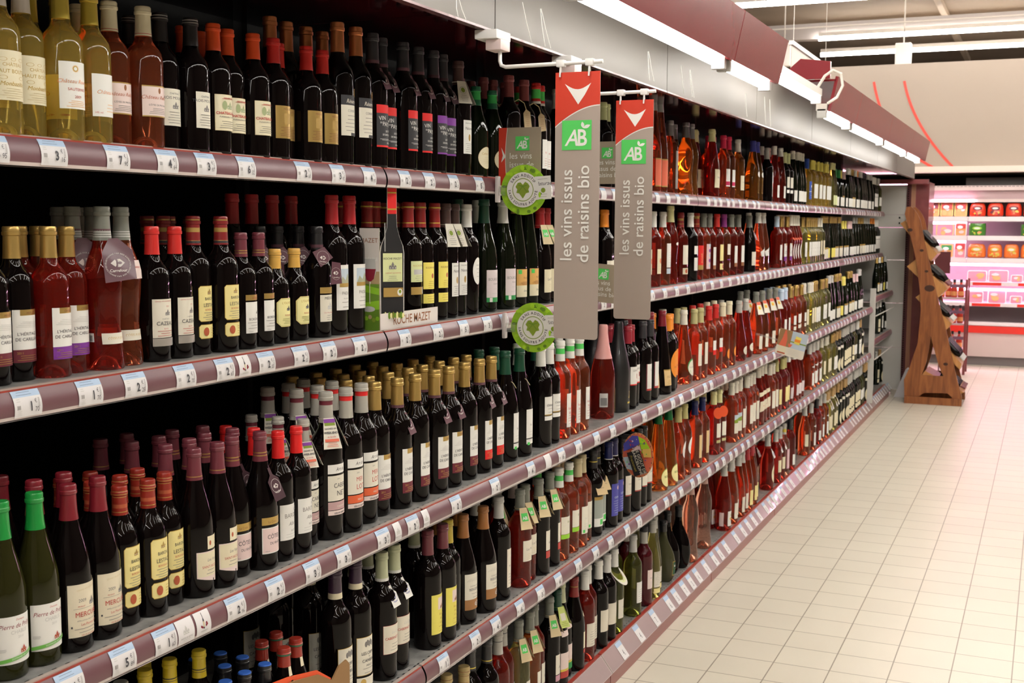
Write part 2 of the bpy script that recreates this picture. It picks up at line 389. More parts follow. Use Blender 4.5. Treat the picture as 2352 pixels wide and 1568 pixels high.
def shelf_unit(s, k, y0, y1, zoff=0, xoff=0, label=None):
    d = SH[s]; e = empty('shelf', (d['x'] + xoff, y0, d['z'] + zoff)); L = y1 - y0; g = .004
    back = XB + .032 - d['x'] - xoff
    mb = MB(); mb.box((back, 0, -.022), (-.012, L, 0), m_shelf); mb.build('board', e)
    mr = MB(); N = 8
    if s == 'E':
        prof = [(-.004, .003), (.006, .0), (.056, -.066), (.050, -.072)]
        mr.prism([(x, z) for x, z in prof], 1, g, L - g, m_lip)
        mr.add([(.006, g * 2, .0012), (.006, L - g * 2, .0012), (.055, L - g * 2, -.0642), (.055, g * 2, -.0642)], [(0, 1, 2, 3)], mat('pale_mauve_base_rail', (.36, .27, .27), .35, 0, .4))
        mr.prism([(-.012, .006), (.004, .006), (.004, .001), (-.012, .001)], 1, g, L - g, m_redline)
        mr.build('price_rail', e)
        MB().box((.030, g, -d['z'] + .001), (.046, L - g, -.072), m_kick).build('kick_plate', e)
    else:
        pts = [rail_pt(i / N) for i in range(N + 1)]
        for i in range(N):
            (x0, z0), (x1, z1) = pts[i], pts[i + 1]
            mm = m_lip if i == 0 else m_rail
            mr.add([(x0, g, z0), (x0, L - g, z0), (x1, L - g, z1), (x1, g, z1)], [(0, 1, 2, 3)], mm, i > 0)
        mr.add([(pts[0][0] - .012, g, -RH - .002), (pts[0][0] - .012, L - g, -RH - .002), (pts[0][0] + .002, L - g, -RH - .002), (pts[0][0] + .002, g, -RH - .002)], [(0, 1, 2, 3)], m_lip)
        mr.prism([(-.013, .001), (-.0085, .001), (-.0085, -.0025), (-.013, -.0025)], 1, g, L - g, m_redline)
        mr.prism([(-.022, .0035), (-.012, .0035), (-.012, -.002), (-.022, -.002)], 1, g, L - g, mat('rail_top_bead', (.45, .38, .34), .35))
        mr.prism([(-.013, 0), (-.010, 0), (-.006, -RH), (-.013, -RH)], 1, 0.0, L, m_blackgap)
        mr.build('price_rail', e)
    return tag(e, label or f"grey steel {d['n'].replace('shelf', '').strip()} shelf board with mauve price rail, {ordinal(k)} bay from left", 'shelf', f"shelves of the wine gondola")
for s in SH:
    for k in range(9):
        y0, y1 = JN[k], min(JN[k + 1], YEND if s in 'AB' else 12.15 if s != 'E' else YEND)
        if y1 - y0 < .1 or y0 > YEND: continue
        shelf_unit(s, k + 1, y0, y1)
# lower end section with shifted shelves behind an upright
for s, dz in (('C', -.035), ('D', .03)):
    shelf_unit(s, 9, 12.22, 13.98, dz + (.11 if s == 'C' else .06), -.02, f'short shelf of the narrow end section at {"chest" if s == "C" else "knee"} height')
# gondola carcass
gon = empty('shelving_gondola', (XB, JN[0], 0)); LG = 14.0 - JN[0]
MB().box((-.03, 0, .0), (0, LG, 2.62), m_inner).build('back_panel', gon)
for k in range(9):
    MB().box((0.0, JN[k] - JN[0] - .012, 0), (.03, JN[k] - JN[0] + .012, 2.6), m_blackgap).build('upright', gon)
tag(gon, 'long black backed supermarket gondola standing behind the wine bottles', 'shelving unit')
m_side = mat('pale_grey_side_panel', (.55, .54, .50), .5)
m_burg = noise_tint(mat('burgundy_panel', (.2, .03, .03), .35, 0, .3), 6, (.16, .03, .035), (.21, .045, .045))
m_oak = mat('brown_edge_strip', (.36, .17, .10), .5)
es = empty('gondola_end_wall', (XB, 14.005, 0))
mb = MB(); 
for z0, z1 in ((.02, .52), (.525, 1.02), (1.025, 1.50), (1.505, 1.86), (1.865, 2.0), (2.005, 2.33)): mb.box((0, 0, z0), (.70, .03, z1), m_side)
for z in (1.90, 1.96): mb.box((.62, -.003, z), (.635, .001, z + .02), m_blackgap)
mb.build('side_sheet', es)
mb = MB(); mb.box((.70, -.02, 0), (.745, .04, 2.36), mat('dark_slotted_upright', (.09, .012, .015), .4))
for k in range(90): mb.box((.708, -.023, .05 + k * .025), (.722, -.018, .062 + k * .025), m_blackgap)
mb.build('slotted_upright', es)
MB().box((.745, -.02, 0), (.79, .6, 2.36), m_oak).build('edge_strip', es)
MB().box((.79, .0, 0), (.93, .62, 2.36), m_burg).build('burgundy_side', es)
MB().box((.60, -.05, 0), (.86, .05, .055), mat('beige_foot', (.5, .45, .38), .5), .006).build('foot', es)
mb = MB(); mb.box((0, -.16, 2.336), (.93, -.06, 2.385), m_burg); mb.box((0, -.06, 2.336), (.86, .62, 2.385), m_burg); mb.build('top_beam', es)
tag(es, 'tall grey and burgundy end wall closing the far end of the gondola', 'panel')
up = empty('end_upright', (-1.53, 12.183, .14)); MB().box((-.05, -.02, 0), (0, .02, 1.13), m_side).build('post', up)
for z in (.43, .86): MB().tube([(.005, .02, z), (.005, 1.5, z + .0)], .006, m_side, 6).build('rail_bar', up)
tag(up, 'pale grey upright post with guard rods at the narrow end section', 'post')

# ------------------------------------------------------------------ canopy with valance, fascia and tubes
m_val = mat('grey_valance_steel', (.165, .150, .132), .5)
m_soff = mat('dark_red_soffit_gloss', (.035, .004, .006), .10, 0, .6, crough=.05)
m_fas = noise_tint(mat('burgundy_fascia', (.2, .02, .02), .26, spec=.35), 3, (.19, .010, .016), (.22, .013, .019))
VJ = [-1.8, -.19, 1.39, 2.98, 4.566, 6.12, 7.67, 9.26, 10.8, 12.2, 13.9]
for k in range(10):
    y0, y1 = VJ[k] + .003, VJ[k + 1] - .003
    e = empty('canopy_section', (-1.38, y0, 2.394)); L = y1 - y0
    mb = MB(); mb.box((-.016, 0, 0), (0, L, .262), m_val); mb.box((-.02, 0, -.006), (.002, L, .0), mat('valance_edge', (.12, .05, .05), .25, .2)); mb.build('valance', e)
    MB().box((XB + 1.38 + .032, 0, .052), (-.018, L, .064), m_soff).build('soffit', e)
    f0, f1 = (6.75 - y0 if k == 5 else 0), (5.38 - y0 if k == 4 else L)      # the fascia is missing between 5.38 and 6.75
    if k != 9:
        MB().box((-.4, f0, .263), (.285, f1, .275), m_fas).build('top_sheet', e)
        mb = MB(); F = [(.262, .102), (.300, .286), (.284, .29), (.246, .104)]
        mb.add([(x, f0, z) for x, z in F] + [(x, f1, z) for x, z in F], [(0, 1, 2, 3), (7, 6, 5, 4), (0, 4, 5, 1), (1, 5, 6, 2), (2, 6, 7, 3), (3, 7, 4, 0)], m_fas)
        mb.build('fascia', e)
    tag(e, f'canopy section with grey valance and burgundy fascia above the top shelf, {ordinal(k + 1)} from left' if k != 9 else 'last bare canopy section at the far end, grey valance only', 'canopy', 'canopy sections above the wine')
    y0t, y1t = [(-1.78, -.21), (-.17, 1.37), (1.41, 2.96), (3.0, 4.54), (4.60, 5.34), (5.47, 6.60), (6.77, 7.64), (7.70, 9.23), (9.29, 10.77), (10.83, 11.95)][k]
    z = -.0 if k != 5 else .06; Lt = y1t - y0t
    t = empty('canopy_lamp', (-1.17, y0t, 2.486 + z)); MB().box((-.03, 0, .018), (.03, Lt, .055), m_house).build('housing', t)
    MB().tube([(0, .03, 0), (0, Lt - .02, 0)], .017, m_tube2, 12).build('tube', t)
    MB().box((-.026, 0, -.022), (.026, .03, .03), mat('lamp_socket', (.55, .55, .53), .4), .004).build('end_cap', t); MB().box((-.026, Lt - .02, -.022), (.026, Lt + .01, .03), mat('lamp_socket'), .004).build('end_cap', t)
    tag(t, f'bright canopy tube lamp over the wine shelves, {ordinal(k + 1)} from left' if k != 5 else 'bright canopy tube hanging bare in the gap between two burgundy fascia boards', 'lamp', 'canopy tube lamps')
# bare bracket and cable by the gap
mb = MB(); mb.prism([(-1.35, 2.67), (-1.35, 2.72), (-1.28, 2.78), (-1.12, 2.76), (-1.12, 2.67)], 1, 6.715, 6.742, m_fas); tag(mb.build('fascia_bracket'), 'burgundy end bracket of the far fascia beside the bare tube', 'bracket')
tag(MB().tube([(-1.17, 6.60, 2.60), (-1.13, 6.61, 2.67), (-1.09, 6.62, 2.70), (-1.05, 6.63, 2.68), (-1.04, 6.64, 2.62), (-1.07, 6.65, 2.56), (-1.12, 6.66, 2.53)], .008, m_house, 8).build('lamp_cable'), 'looped white cable at the end of the bare canopy tube', 'cable')
# thin hanging nylon threads in front of the valance
for k, (a, b) in enumerate([((1048, 0), (1052, 38)), ((1055, 0), (1070, 45)), ((1200, 5), (1221, 97)), ((1241, 20), (1252, 107)), ((1243, 20), (1265, 111)), ((1488, 118), (1492, 185)), ((1490, 118), (1502, 187)), ((1564, 150), (1571, 215)), ((1584, 160), (1590, 222)), ((1586, 160), (1594, 224)), ((1712, 215), (1716, 268)), ((1756, 222), (1759, 285)), ((1768, 228), (1770, 290))]):
    def onX(px, py, X):
        d = (px - 1176) / F_PX * _r2 + (784 - py) / F_PX * _u2 + _fwd; t = X / d.x; return Vector((X, d.y * t, CAM_Z + d.z * t))
    tag(MB().tube([onX(*a, -1.365), (onX(*a, -1.365) + onX(*b, -1.365)) / 2 + Vector((0, -.004, 0)), onX(*b, -1.365)], .0011, mat('nylon_white', (.8, .8, .76), .4), 5).build('hanging_thread'),
        f'thin white thread hanging in front of the canopy valance, {ordinal(k + 1)} from left', 'thread', 'threads on the valance')

# ------------------------------------------------------------------ bottles
def lip(r, z):  # ring of the finish at the top of a neck
    return [(r, z - .026), (r - .0003, z - .0175), (r + .0016, z - .0160), (r + .0018, z - .0150), (r + .0018, z - .0105), (r + .0007, z - .0092), (r + .0010, z - .0022), (r + .0002, z - .0006), (r - .0012, z), (0, z)]
SHAPE = {
    'bdx': ([(0, .026), (.009, .024), (.017, .016), (0.023, .004), (.033, 0), (.0358, .0025), (.0368, .007), (.0368, .178), (.0362, .186), (.0340, .195), (.0295, .2035), (.0235, .211), (.0185, .219), (.0160, .228), (.0150, .240)] + lip(.0142, .290), 60),
    'brg': ([(0, .026), (.009, .024), (.017, .016), (0.025, .004), (.036, 0), (.0392, .003), (.0402, .008), (.0402, .135), (.0392, .150), (.0365, .165), (.0318, .182), (.0262, .200), (.0215, .216), (.0180, .232), (.0158, .247)] + lip(.0146, .294), 62),
    'flute': ([(0, .026), (.009, .024), (.017, .016), (0.023, .004), (.032, 0), (.0350, .003), (.0360, .008), (.0360, .120), (.0352, .140), (.0330, .162), (.0290, .188), (.0245, .215), (.0205, .240), (.0172, .265), (.0152, .288)] + lip(.0142, .325), 50),
    'prov': ([(0, .026), (.009, .024), (.017, .016), (0.025, .004), (.034, 0), (.0366, .003), (.0372, .010), (.0355, .030), (.0322, .055), (.0305, .080), (.0315, .105), (.0345, .135), (.0362, .160), (.0358, .176), (.0325, .194), (.0265, .210), (.0205, .225), (.0170, .242), (.0152, .260)] + lip(.0145, .300), 62),
    'swirl': ([(0, .026), (.009, .024), (.017, .016), (0.027, .004), (.036, 0), (.0392, .003), (.0398, .010), (.0385, .040), (.0395, .075), (.0400, .110), (.0385, .140), (.0345, .168), (.0290, .195), (.0235, .220), (.0190, .245), (.0160, .265)] + lip(.0148, .305), 55),
    'cone': ([(0, .026), (.009, .024), (.017, .016), (0.029, .004), (.040, 0), (.0435, .003), (.0445, .010), (.0430, .040), (.0395, .085), (.0350, .130), (.0300, .175), (.0250, .215), (.0205, .250), (.0170, .275), (.0155, .290)] + lip(.0145, .325), 60),
    'champ': ([(0, .026), (.009, .024), (.017, .016), (0.029, .004), (.040, 0), (.0435, .003), (.0445, .010), (.0445, .135), (.0430, .152), (.0395, .170), (.0340, .192), (.0280, .214), (.0225, .238), (.0185, .262), (.0165, .280), (.0160, .300), (.0150, .303), (.004, .306), (0, .306)], 110),
    'pear': ([(0, .026), (.009, .024), (.017, .016), (0.025, .004), (.034, 0), (.0390, .004), (.0430, .018), (.0445, .045), (.0430, .075), (.0385, .105), (.0320, .135), (.0260, .162), (.0210, .190), (.0175, .218), (.0155, .240)] + lip(.0145, .280), 55),
    'flask': ([(0, .026), (.009, .024), (.017, .016), (0.025, .004), (.034, 0), (.0430, .006), (.0520, .025), (.0570, .055), (.0560, .085), (.0500, .110), (.0400, .132), (.0290, .150), (.0200, .168), (.0160, .188)] + lip(.0148, .240), 42),
    'short': ([(0, .026), (.009, .024), (.017, .016), (0.023, .004), (.033, 0), (.0362, .0025), (.0372, .007), (.0372, .148), (.0362, .158), (.0330, .168), (.0270, .178), (.0205, .188), (.0165, .199), (.0152, .212)] + lip(.0148, .252), 52),
    'small': ([(0, .026), (.009, .024), (.017, .016), (0.021, .004), (.028, 0), (.0305, .003), (.0310, .008), (.0310, .125), (.0295, .140), (.0250, .156), (.0195, .172), (.0155, .190), (.0140, .205)] + lip(.0138, .235), 40),
}
FLAT = {'flask': .55}
def radius_fn(prof):
    pp = sorted([(z, r) for r, z in prof[4:] if r > .004])
    def f(z):
        if z <= pp[0][0]: return pp[0][1]
        for (z0, r0), (z1, r1) in zip(pp, pp[1:]):
            if z0 <= z <= z1: return r0 + (r1 - r0) * (z - z0) / max(1e-9, z1 - z0)
        return pp[-1][1]
    return f
TYPES = {}
def T(key, kind, shape, glass, look, cap, art=None, bands=(), collar=None, scale=1.0, capz=None):
    """cap: palette name of the capsule; bands: (fraction0, fraction1, colour) of the capsule height; art(a): draws the labels, u=0 faces the aisle"""
    TYPES[key] = dict(kind=kind, shape=shape, glass=glass, look=look, cap=cap, art=art, bands=bands, collar=collar, scale=scale, capz=capz)
def plain(w, z0, z1, c, lines='softink', title=None, tcol='ink', ts=.011, extra=None, u=0, border=None):
    def f(a):
        if border: a.rect(u - w / 2 - .0012, z0 - .0012, u + w / 2 + .0012, z1 + .0012, border)
        a.rect(u - w / 2, z0, u + w / 2, z1, c)
        h = z1 - z0
        if title:
            for i, t in enumerate(title.split('|')): a.text(t, u, z0 + h * .52 - i * ts * 1.25, ts, tcol, sx=.95)
        if lines: a.bars(u, z0 + h * .10, z0 + h * (.34 if title else .62), w * .62, 4 if title else 6, lines)
        if extra: extra(a)
    return f
def house(a, u, z, s, c='softink', roof=None):
    a.rect(u - s, z, u + s, z + s * .7, c); a.rect(u - s * .35, z, u + s * .35, z + s * 1.1, c)
    a.poly([(u - s * 1.05, z + s * .7), (u - s * .35, z + s * .7), (u - s * .7, z + s * 1.1)], roof or c); a.poly([(u + s * 1.05, z + s * .7), (u + s * .35, z + s * .7), (u + s * .7, z + s * 1.1)], roof or c)
    a.poly([(u - s * .4, z + s * 1.1), (u + s * .4, z + s * 1.1), (u, z + s * 1.9)], roof or c)
    for k in (-.7, 0, .7): a.rect(u + k * s - s * .1, z + s * .2, u + k * s + s * .1, z + s * .5, 'white')

R_, W_, V_, Sp = 'red_wine_bottle', 'white_wine_bottle', 'rose_wine_bottle', 'sparkling_wine_bottle'
# ---- top shelf, left part
def a_hb(a):
    a.rect(-.036, .062, .036, .150, 'cream'); a.text('CHÂTEAU', 0, .122, .0085, 'inkgold'); a.text('HAUT BOUTEY', 0, .110, .0095, 'inkgold')
    a.ring(0, .134, .004, .0048, 'inkgold', b=.6); a.ring(-.018, .102, .006, .0068, 'inkgold', b=.5); a.ring(.018, .102, .006, .0068, 'inkgold', b=.5); a.ring(-.018, .134, .006, .0068, 'inkgold', b=.5); a.ring(.018, .134, .006, .0068, 'inkgold', b=.5)
    a.text('Monbazillac', 0, .088, .0105, 'inkgold', shear=.3); a.bars(0, .066, .082, .05, 5, 'beige')
T('hautb', W_, 'bdx', 'gold', 'golden wine bottle with white capsule and cream scrollwork label', 'cap_offwhite', a_hb)
def a_rou(a):
    a.rect(-.034, .060, .034, .148, 'white'); a.ring(-.004, .135, .0035, .0055, 'inkgold'); a.ring(-.004, .135, .006, .0066, 'peach'); a.text('Château Roumieu', 0, .108, .0105, 'copper', shear=.35); a.text('SAUTERNES', 0, .094, .0075, 'inkred'); a.text('2009', 0, .080, .0075, 'inkred'); a.bars(0, .064, .074, .05, 4, 'peach')
T('roum', W_, 'bdx', 'gold', 'golden wine bottle with yellow foil capsule and white label', 'gold_y', a_rou)
PAL['gold_y'] = (.72, .58, .10); mat('paper_gold_y', PAL['gold_y'], .3, .55)
def a_ro2(a):
    a.rect(-.030, .052, .034, .134, 'white'); a.text('Château R', 0, .096, .0105, 'copper', shear=.35); a.text('14% vol.', -.018, .058, .005, 'inkred'); a.bars(.01, .062, .075, .03, 3, 'peach')
T('roum2', W_, 'bdx', 'gold', 'golden wine bottle with yellow foil capsule and narrow white label', 'gold_y', a_ro2)
def a_rei(a):
    a.rect(-.036, .066, .036, .125, 'rosepaper'); a.rect(-.036, .125, .036, .1275, 'gold'); a.rect(-.036, .0635, .036, .066, 'gold'); a.text('Château Reillanne', 0, .100, .0105, 'terracotta', shear=.35); a.ell(.0, .117, .003, .006, 'brown'); a.text('CÔTES DE PROVENCE', 0, .086, .0048, 'ink'); a.bars(0, .070, .080, .05, 4, 'softink')
T('reil', V_, 'bdx', 'rose', 'rosé wine bottle with cream capsule and gold-edged white label', 'cap_cream', a_rei, bands=[(.06, .08, 'inkred')])
def a_tm(a):
    a.rect(-.024, .052, .030, .130, 'ivory'); a.text('CHÂTEAU', 0, .118, .0055, 'ink'); a.text('TROIS MOULINS', .0, .108, .0085, 'ink'); house(a, .002, .088, .008); a.bars(0, .058, .080, .036, 5, 'softink')
T('trois', R_, 'bdx', 'dark', 'red wine bottle with black capsule and tall ivory label', 'cap_black', a_tm, bands=[(.80, .83, 'grey'), (.90, .92, 'lightgrey')])
def a_br(a):
    a.rect(-.034, .052, .034, .132, 'beige'); a.rect(-.033, .053, .033, .131, 'cream'); house(a, .004, .100, .009, 'sageg'); a.ell(-.012, .108, .006, .010, 'sageg'); a.text('CHATEAU BRAN', 0, .088, .0085, 'inkred', bold=.02); a.text('PUISSEGUIN-ST-EMILION', 0, .081, .0045, 'ink'); a.bars(0, .058, .072, .05, 4, 'softink'); a.bars(0, .122, .124, .045, 2, 'inkred')
T('bran', R_, 'bdx', 'dark', 'red wine bottle with orange-red capsule and beige château label', 'cap_orangered', a_br)
PAL['orangered'] = (.78, .09, .02)
PAL['sageg'] = (.36, .42, .22)
def a_mou(a):
    a.rect(-.032, .050, .034, .128, 'gold'); a.text('MOULIN', 0, .118, .0065, 'brown'); a.rect(-.012, .085, .012, .110, 'gold_d'); a.bars(0, .056, .076, .045, 6, 'brown')
PAL['gold_d'] = (.42, .27, .07)
T('moul', R_, 'bdx', 'dark', 'red wine bottle with bright red capsule and gold label', 'cap_red', a_mou)
def a_rr(a):
    a.rect(-.030, .060, .034, .122, 'ivory'); a.rect(-.030, .122, .034, .142, 'charcoal'); a.text('Réserve', .002, .126, .012, 'ivory', shear=.3); a.ell(.018, .148, .009, .009, 'gold'); a.ring(.018, .148, .006, .007, 'brown'); a.text('CORBIÈRES', .004, .108, .007, 'softink'); a.rect(-.004, .060, .034, .066, 'charcoal'); a.bars(0, .070, .100, .044, 5, 'softink')
T('reine', R_, 'bdx', 'dark', 'red wine bottle with copper capsule and black-topped ivory label', 'copper', a_rr, scale=1.04)
def vdp(c):
    def f(a):
        a.rect(-.028, .045, .032, .134, 'charcoal'); a.rect(-.028, .118, .032, .136, c); a.rect(-.028, .045, .032, .049, c)
        a.text('VIN', -.012, .103, .013, 'white', rot=.08); a.text('DE', -.016, .096, .005, 'white'); a.text('PAYS', 0.002, .090, .013, 'white', rot=-.06)
        a.text('DES CÔTES', .012, .078, .0055, 'white', rot=.05); a.text('DE BAROQUES', .006, .070, .0055, 'white'); a.bars(0, .060, .062, .04, 2, 'lightgrey'); a.text('A.Fort', .012, .052, .007, 'white', shear=.2)
    return f
T('vdpr', R_, 'bdx', 'dark', 'red wine bottle with charcoal capsule and black and red label', 'cap_charcoal', vdp('brightred'), collar='tag_mauve', scale=1.03)
T('vdpp', R_, 'bdx', 'dark', 'red wine bottle with charcoal capsule and black and purple label', 'cap_charcoal', vdp('purple'), collar='tag_black', scale=1.03)
def a_nat(a):
    a.rect(-.022, .055, .026, .140, 'white'); a.text('GÉRARD BERTRAND', 0, .131, .0036, 'ink'); a.text('Naturae', 0, .116, .0105, 'ink', shear=.3); a.ell(0, .096, .005, .009, 'gold_d'); a.bars(0, .060, .080, .03, 5, 'softink')
T('natur', R_, 'bdx', 'dark', 'red wine bottle with brown capsule and white vine-leaf label', 'cap_brown_d', a_nat, collar='collar_white')
PAL['brown_d'] = (.09, .05, .045)
def a_cel(a):
    a.ell(.0, .062, .034, .036, 'gold_d'); a.ell(.0, .062, .0335, .0352, 'cream'); a.text('Cellier des', 0, .072, .010, 'inkgold'); a.bars(0, .045, .062, .036, 4, 'beige')
T('cell', W_, 'brg', 'darkgreen', 'dark bottle with green capsule and rounded cream label', 'cap_greenc', a_cel, bands=[(.30, .75, 'brightgreen')], collar='neck_band')
PAL['greenc'] = (.015, .14, .07)
T('raff', R_, 'bdx', 'dark', 'red wine bottle with dusty red capsule and raffia-tied tag', 'cap_dusty', plain(.056, .05, .125, 'peach', title='Raisins'), collar='raffia')
PAL['dusty'] = (.24, .06, .06)
T('abred', R_, 'bdx', 'dark', 'red wine bottle with scarlet capsule and plain white label', 'cap_red', plain(.040, .040, .125, 'white', 'inkred', 'BIO', 'inkred', .008), bands=[(.25, .7, 'abgreen'), (0, .12, 'white')])
# ---- top shelf, right part
T('tallpink', V_, 'flute', 'rose', 'tall slender rosé bottle with coral pink lower label', 'cap_grey', lambda a: (a.rect(-.034, .02, .034, .115, 'gold_d'), a.rect(-.034, .024, .034, .111, 'coral'), a.rect(.006, .03, .012, .105, 'gold_y')), scale=1.13)
PAL['coral'] = (.75, .16, .09)
T('silverl', V_, 'bdx', 'rose', 'rosé bottle with silver capsule and silver-grey strip label', 'steel', plain(.03, .02, .17, 'silver', None), scale=1.0)
T('greyros', V_, 'prov', 'orange', 'amber rosé bottle with pewter capsule and slim white label', 'steel', plain(.016, .05, .165, 'white', None, u=.018), scale=1.0)
T('creamros', V_, 'swirl', 'deeprose', 'rosé bottle with pale yellow capsule and square cream label', 'cap_paley', plain(.062, .045, .125, 'cream', 'beige', 'Bastide', 'softink', .012, border='beige'))
PAL['paley'] = (.74, .72, .36)
T('pinkcap', V_, 'bdx', 'rose', 'rosé bottle with hot pink capsule and red-banded white label', 'cap_hotpink', plain(.05, .055, .135, 'white', None, extra=lambda a: a.rect(-.025, .06, .025, .078, 'magenta')))
PAL['hotpink'] = (.75, .03, .10)
T('whitecap', V_, 'bdx', 'orange', 'rosé bottle with glossy white capsule and cream label', 'cap_white', plain(.050, .045, .115, 'cream', 'beige', 'Cuvée', 'softink', .009))
T('bluecap', V_, 'swirl', 'amber', 'amber bottle with blue capsule and round white seal', 'cap_blue', lambda a: (a.ell(0, .135, .014, .014, 'white'), a.rect(-.010, .04, -.008, .12, 'gold_d'), a.rect(.008, .04, .010, .12, 'gold_d'), a.rect(-.010, .04, .010, .042, 'gold_d')))
T('stripw', R_, 'bdx', 'dark', 'dark bottle with grey capsule and thin white strip label', 'cap_lightgrey', plain(.014, .03, .16, 'white', None))
T('flutew', V_, 'flute', 'deeprose', 'tall fluted rosé bottle with white capsule and white label', 'cap_white', plain(.04, .03, .10, 'white'), scale=.95)
T('darkw', R_, 'bdx', 'dark', 'dark bottle with pale green capsule and two white labels', 'cap_palegreen', lambda a: (a.rect(-.024, .09, .024, .15, 'ivory'), a.rect(-.024, .06, .024, .078, 'white')))
T('greenfl', W_, 'flute', 'darkgreen', 'dark green flute bottle with cream capsule and low white label', 'cap_ivory', plain(.056, .02, .085, 'white', None), scale=.96)
T('bluelab', W_, 'bdx', 'gold', 'white wine bottle with blue capsule and blue label', 'cap_cobalt', plain(.05, .04, .15, 'cobalt', 'white', None, extra=lambda a: (a.rect(-.025, .085, .025, .088, 'white'), a.ell(0, .12, .008, .008, 'white'))))
T('yelcap', W_, 'bdx', 'gold', 'white wine bottle with yellow capsule and square white label', 'cap_yellow', plain(.056, .05, .14, 'white', 'lightgrey'))
T('limelab', W_, 'flute', 'lemon', 'pale flute bottle with yellow-green capsule and lime label', 'cap_paley', plain(.05, .02, .09, 'palegreen', None), scale=.95)
for k, c, n in (('fg', 'cap_green', 'green'), ('fy', 'cap_yellow', 'yellow'), ('fp', 'cap_pink', 'pink'), ('fw', 'cap_white', 'white'), ('fgo', 'gold', 'gold'), ('fo', 'cap_orange', 'orange'), ('fb', 'cap_black', 'black'), ('fgr', 'cap_lightgrey', 'pewter')):
    T(k, W_, 'brg' if k in 'fg fy fp'.split() else 'flute', 'darkgreen', f'dark green bottle with {n} capsule and low white label', c, plain(.060, .018, .085, 'white' if k != 'fgo' else 'ivory', 'beige', extra=(lambda a: a.rect(-.03, .086, .03, .098, 'gold_d')) if k in ('fgo', 'fy') else None), scale=.93)
T('fyl', W_, 'flute', 'darkgreen', 'dark green flute bottle with gold capsule and bright yellow label', 'gold', plain(.056, .02, .09, 'yellow', None), scale=.93)
T('wgold', W_, 'bdx', 'lemon', 'pale white wine bottle with gold capsule and white label', 'gold', plain(.050, .045, .135, 'white', 'softink', 'Blanc', 'softink', .009))
T('wwhite', W_, 'bdx', 'lemon', 'pale white wine bottle with cream capsule and cream label', 'cap_ivory', plain(.046, .05, .14, 'cream', 'beige'))
T('grn', W_, 'bdx', 'olive', 'olive green bottle with grey capsule and white label', 'cap_lightgrey', plain(.048, .05, .125, 'white'))
T('endw', W_, 'bdx', 'darkgreen', 'dark green bottle with white capsule and tall white label', 'cap_white', plain(.046, .04, .15, 'white', None, extra=lambda a: a.rect(-.023, .12, .023, .123, 'black')))
# ---- second shelf
def herit(top, low, txt='CINSAULT'):
    def f(a):
        a.rect(-.026, .060, .034, .135, 'white'); a.rect(-.012, .124, .034, .135, 'gold'); a.text(txt, .012, .1265, .006, 'brown'); a.rect(-.026, .036, .034, .060, low)
        a.text("L'HÉRITAGE", .004, .0865, .0085, 'ink'); a.text('DE CARILLAN', .004, .0765, .0085, 'ink')
        for k in range(4): a.poly([(-.02 + .004 * k, .103 + .003 * k), (.026, .101 + .003 * k), (.026, .1016 + .003 * k), (-.02 + .004 * k, .1036 + .003 * k)], 'lightgrey')
        a.text('2011', -.014, .0515, .0062, 'gold'); a.bars(.004, .040, .048, .05, 3, 'gold')
    return f
T('herm', R_, 'bdx', 'dark', 'red wine bottle with gold capsule and white label above maroon', 'gold', herit('gold', 'maroon', 'MERLOT'))
T('hermr', R_, 'bdx', 'dark', 'red wine bottle with gold capsule and white label above red', 'gold', herit('gold', 'brightred', 'SYRAH'), collar='tag_mauve')
T('hermt', R_, 'bdx', 'dark', 'red wine bottle with gold capsule, mauve neck tag and white label', 'gold', herit('gold', 'maroon', 'MERLOT'), collar='tag_mauve')
T('herp', V_, 'bdx', 'deeprose', 'rosé bottle with gold capsule and white label above purple', 'gold', herit('gold', 'purple'))
def a_flor(a):
    a.rect(-.034, .048, .034, .068, 'ivory'); a.text('CÔTES FLEURY', 0, .056, .0065, 'inkgold'); a.rect(-.078, .052, -.050, .068, 'white')
    for k in range(9): a.rect(-.075 + k * .0025, .054, -.0738 + k * .0025, .064, 'ink')
T('flor', V_, 'prov', 'deeprose', 'waisted rosé bottle with grey capsule and large mauve neck tag', 'cap_greyg', a_flor, bands=[(.10, .13, 'lightgrey'), (.17, .20, 'lightgrey'), (.24, .27, 'lightgrey')], collar='tag_big', scale=1.10)
T('florp', V_, 'prov', 'rose', 'waisted rosé bottle with grey capsule and pink shoulder label', 'cap_greyg', lambda a: (a_flor(a), a.rect(-.03, .165, .03, .200, 'rosepaper'), a.text('Provence', 0, .185, .008, 'inkred', shear=.3)), bands=[(.10, .13, 'lightgrey'), (.17, .20, 'lightgrey'), (.24, .27, 'lightgrey')], scale=1.10)
PAL['greyg'] = (.20, .21, .18)
def a_caz(a):
    a.rect(-.030, .052, .030, .135, 'ivory'); a.text('GRAND VIN DE BORDEAUX', 0, .129, .0038, 'inkred'); a.text('2010', .006, .118, .0042, 'inkred'); house(a, .006, .100, .007); a.text('CHÂTEAU', 0, .091, .0042, 'softink'); a.text('CAZEAU', 0, .079, .0115, 'ink'); a.text('BLAYE', 0, .070, .004, 'inkred'); a.bars(0, .056, .066, .044, 3, 'inkred')
    a.rect(-.030, .034, .030, .051, 'silver'); a.ring(.022, .0425, .006, .007, 'white')
T('caz', R_, 'bdx', 'dark', 'red wine bottle with red capsule, château label and silver strip', 'cap_red', a_caz)
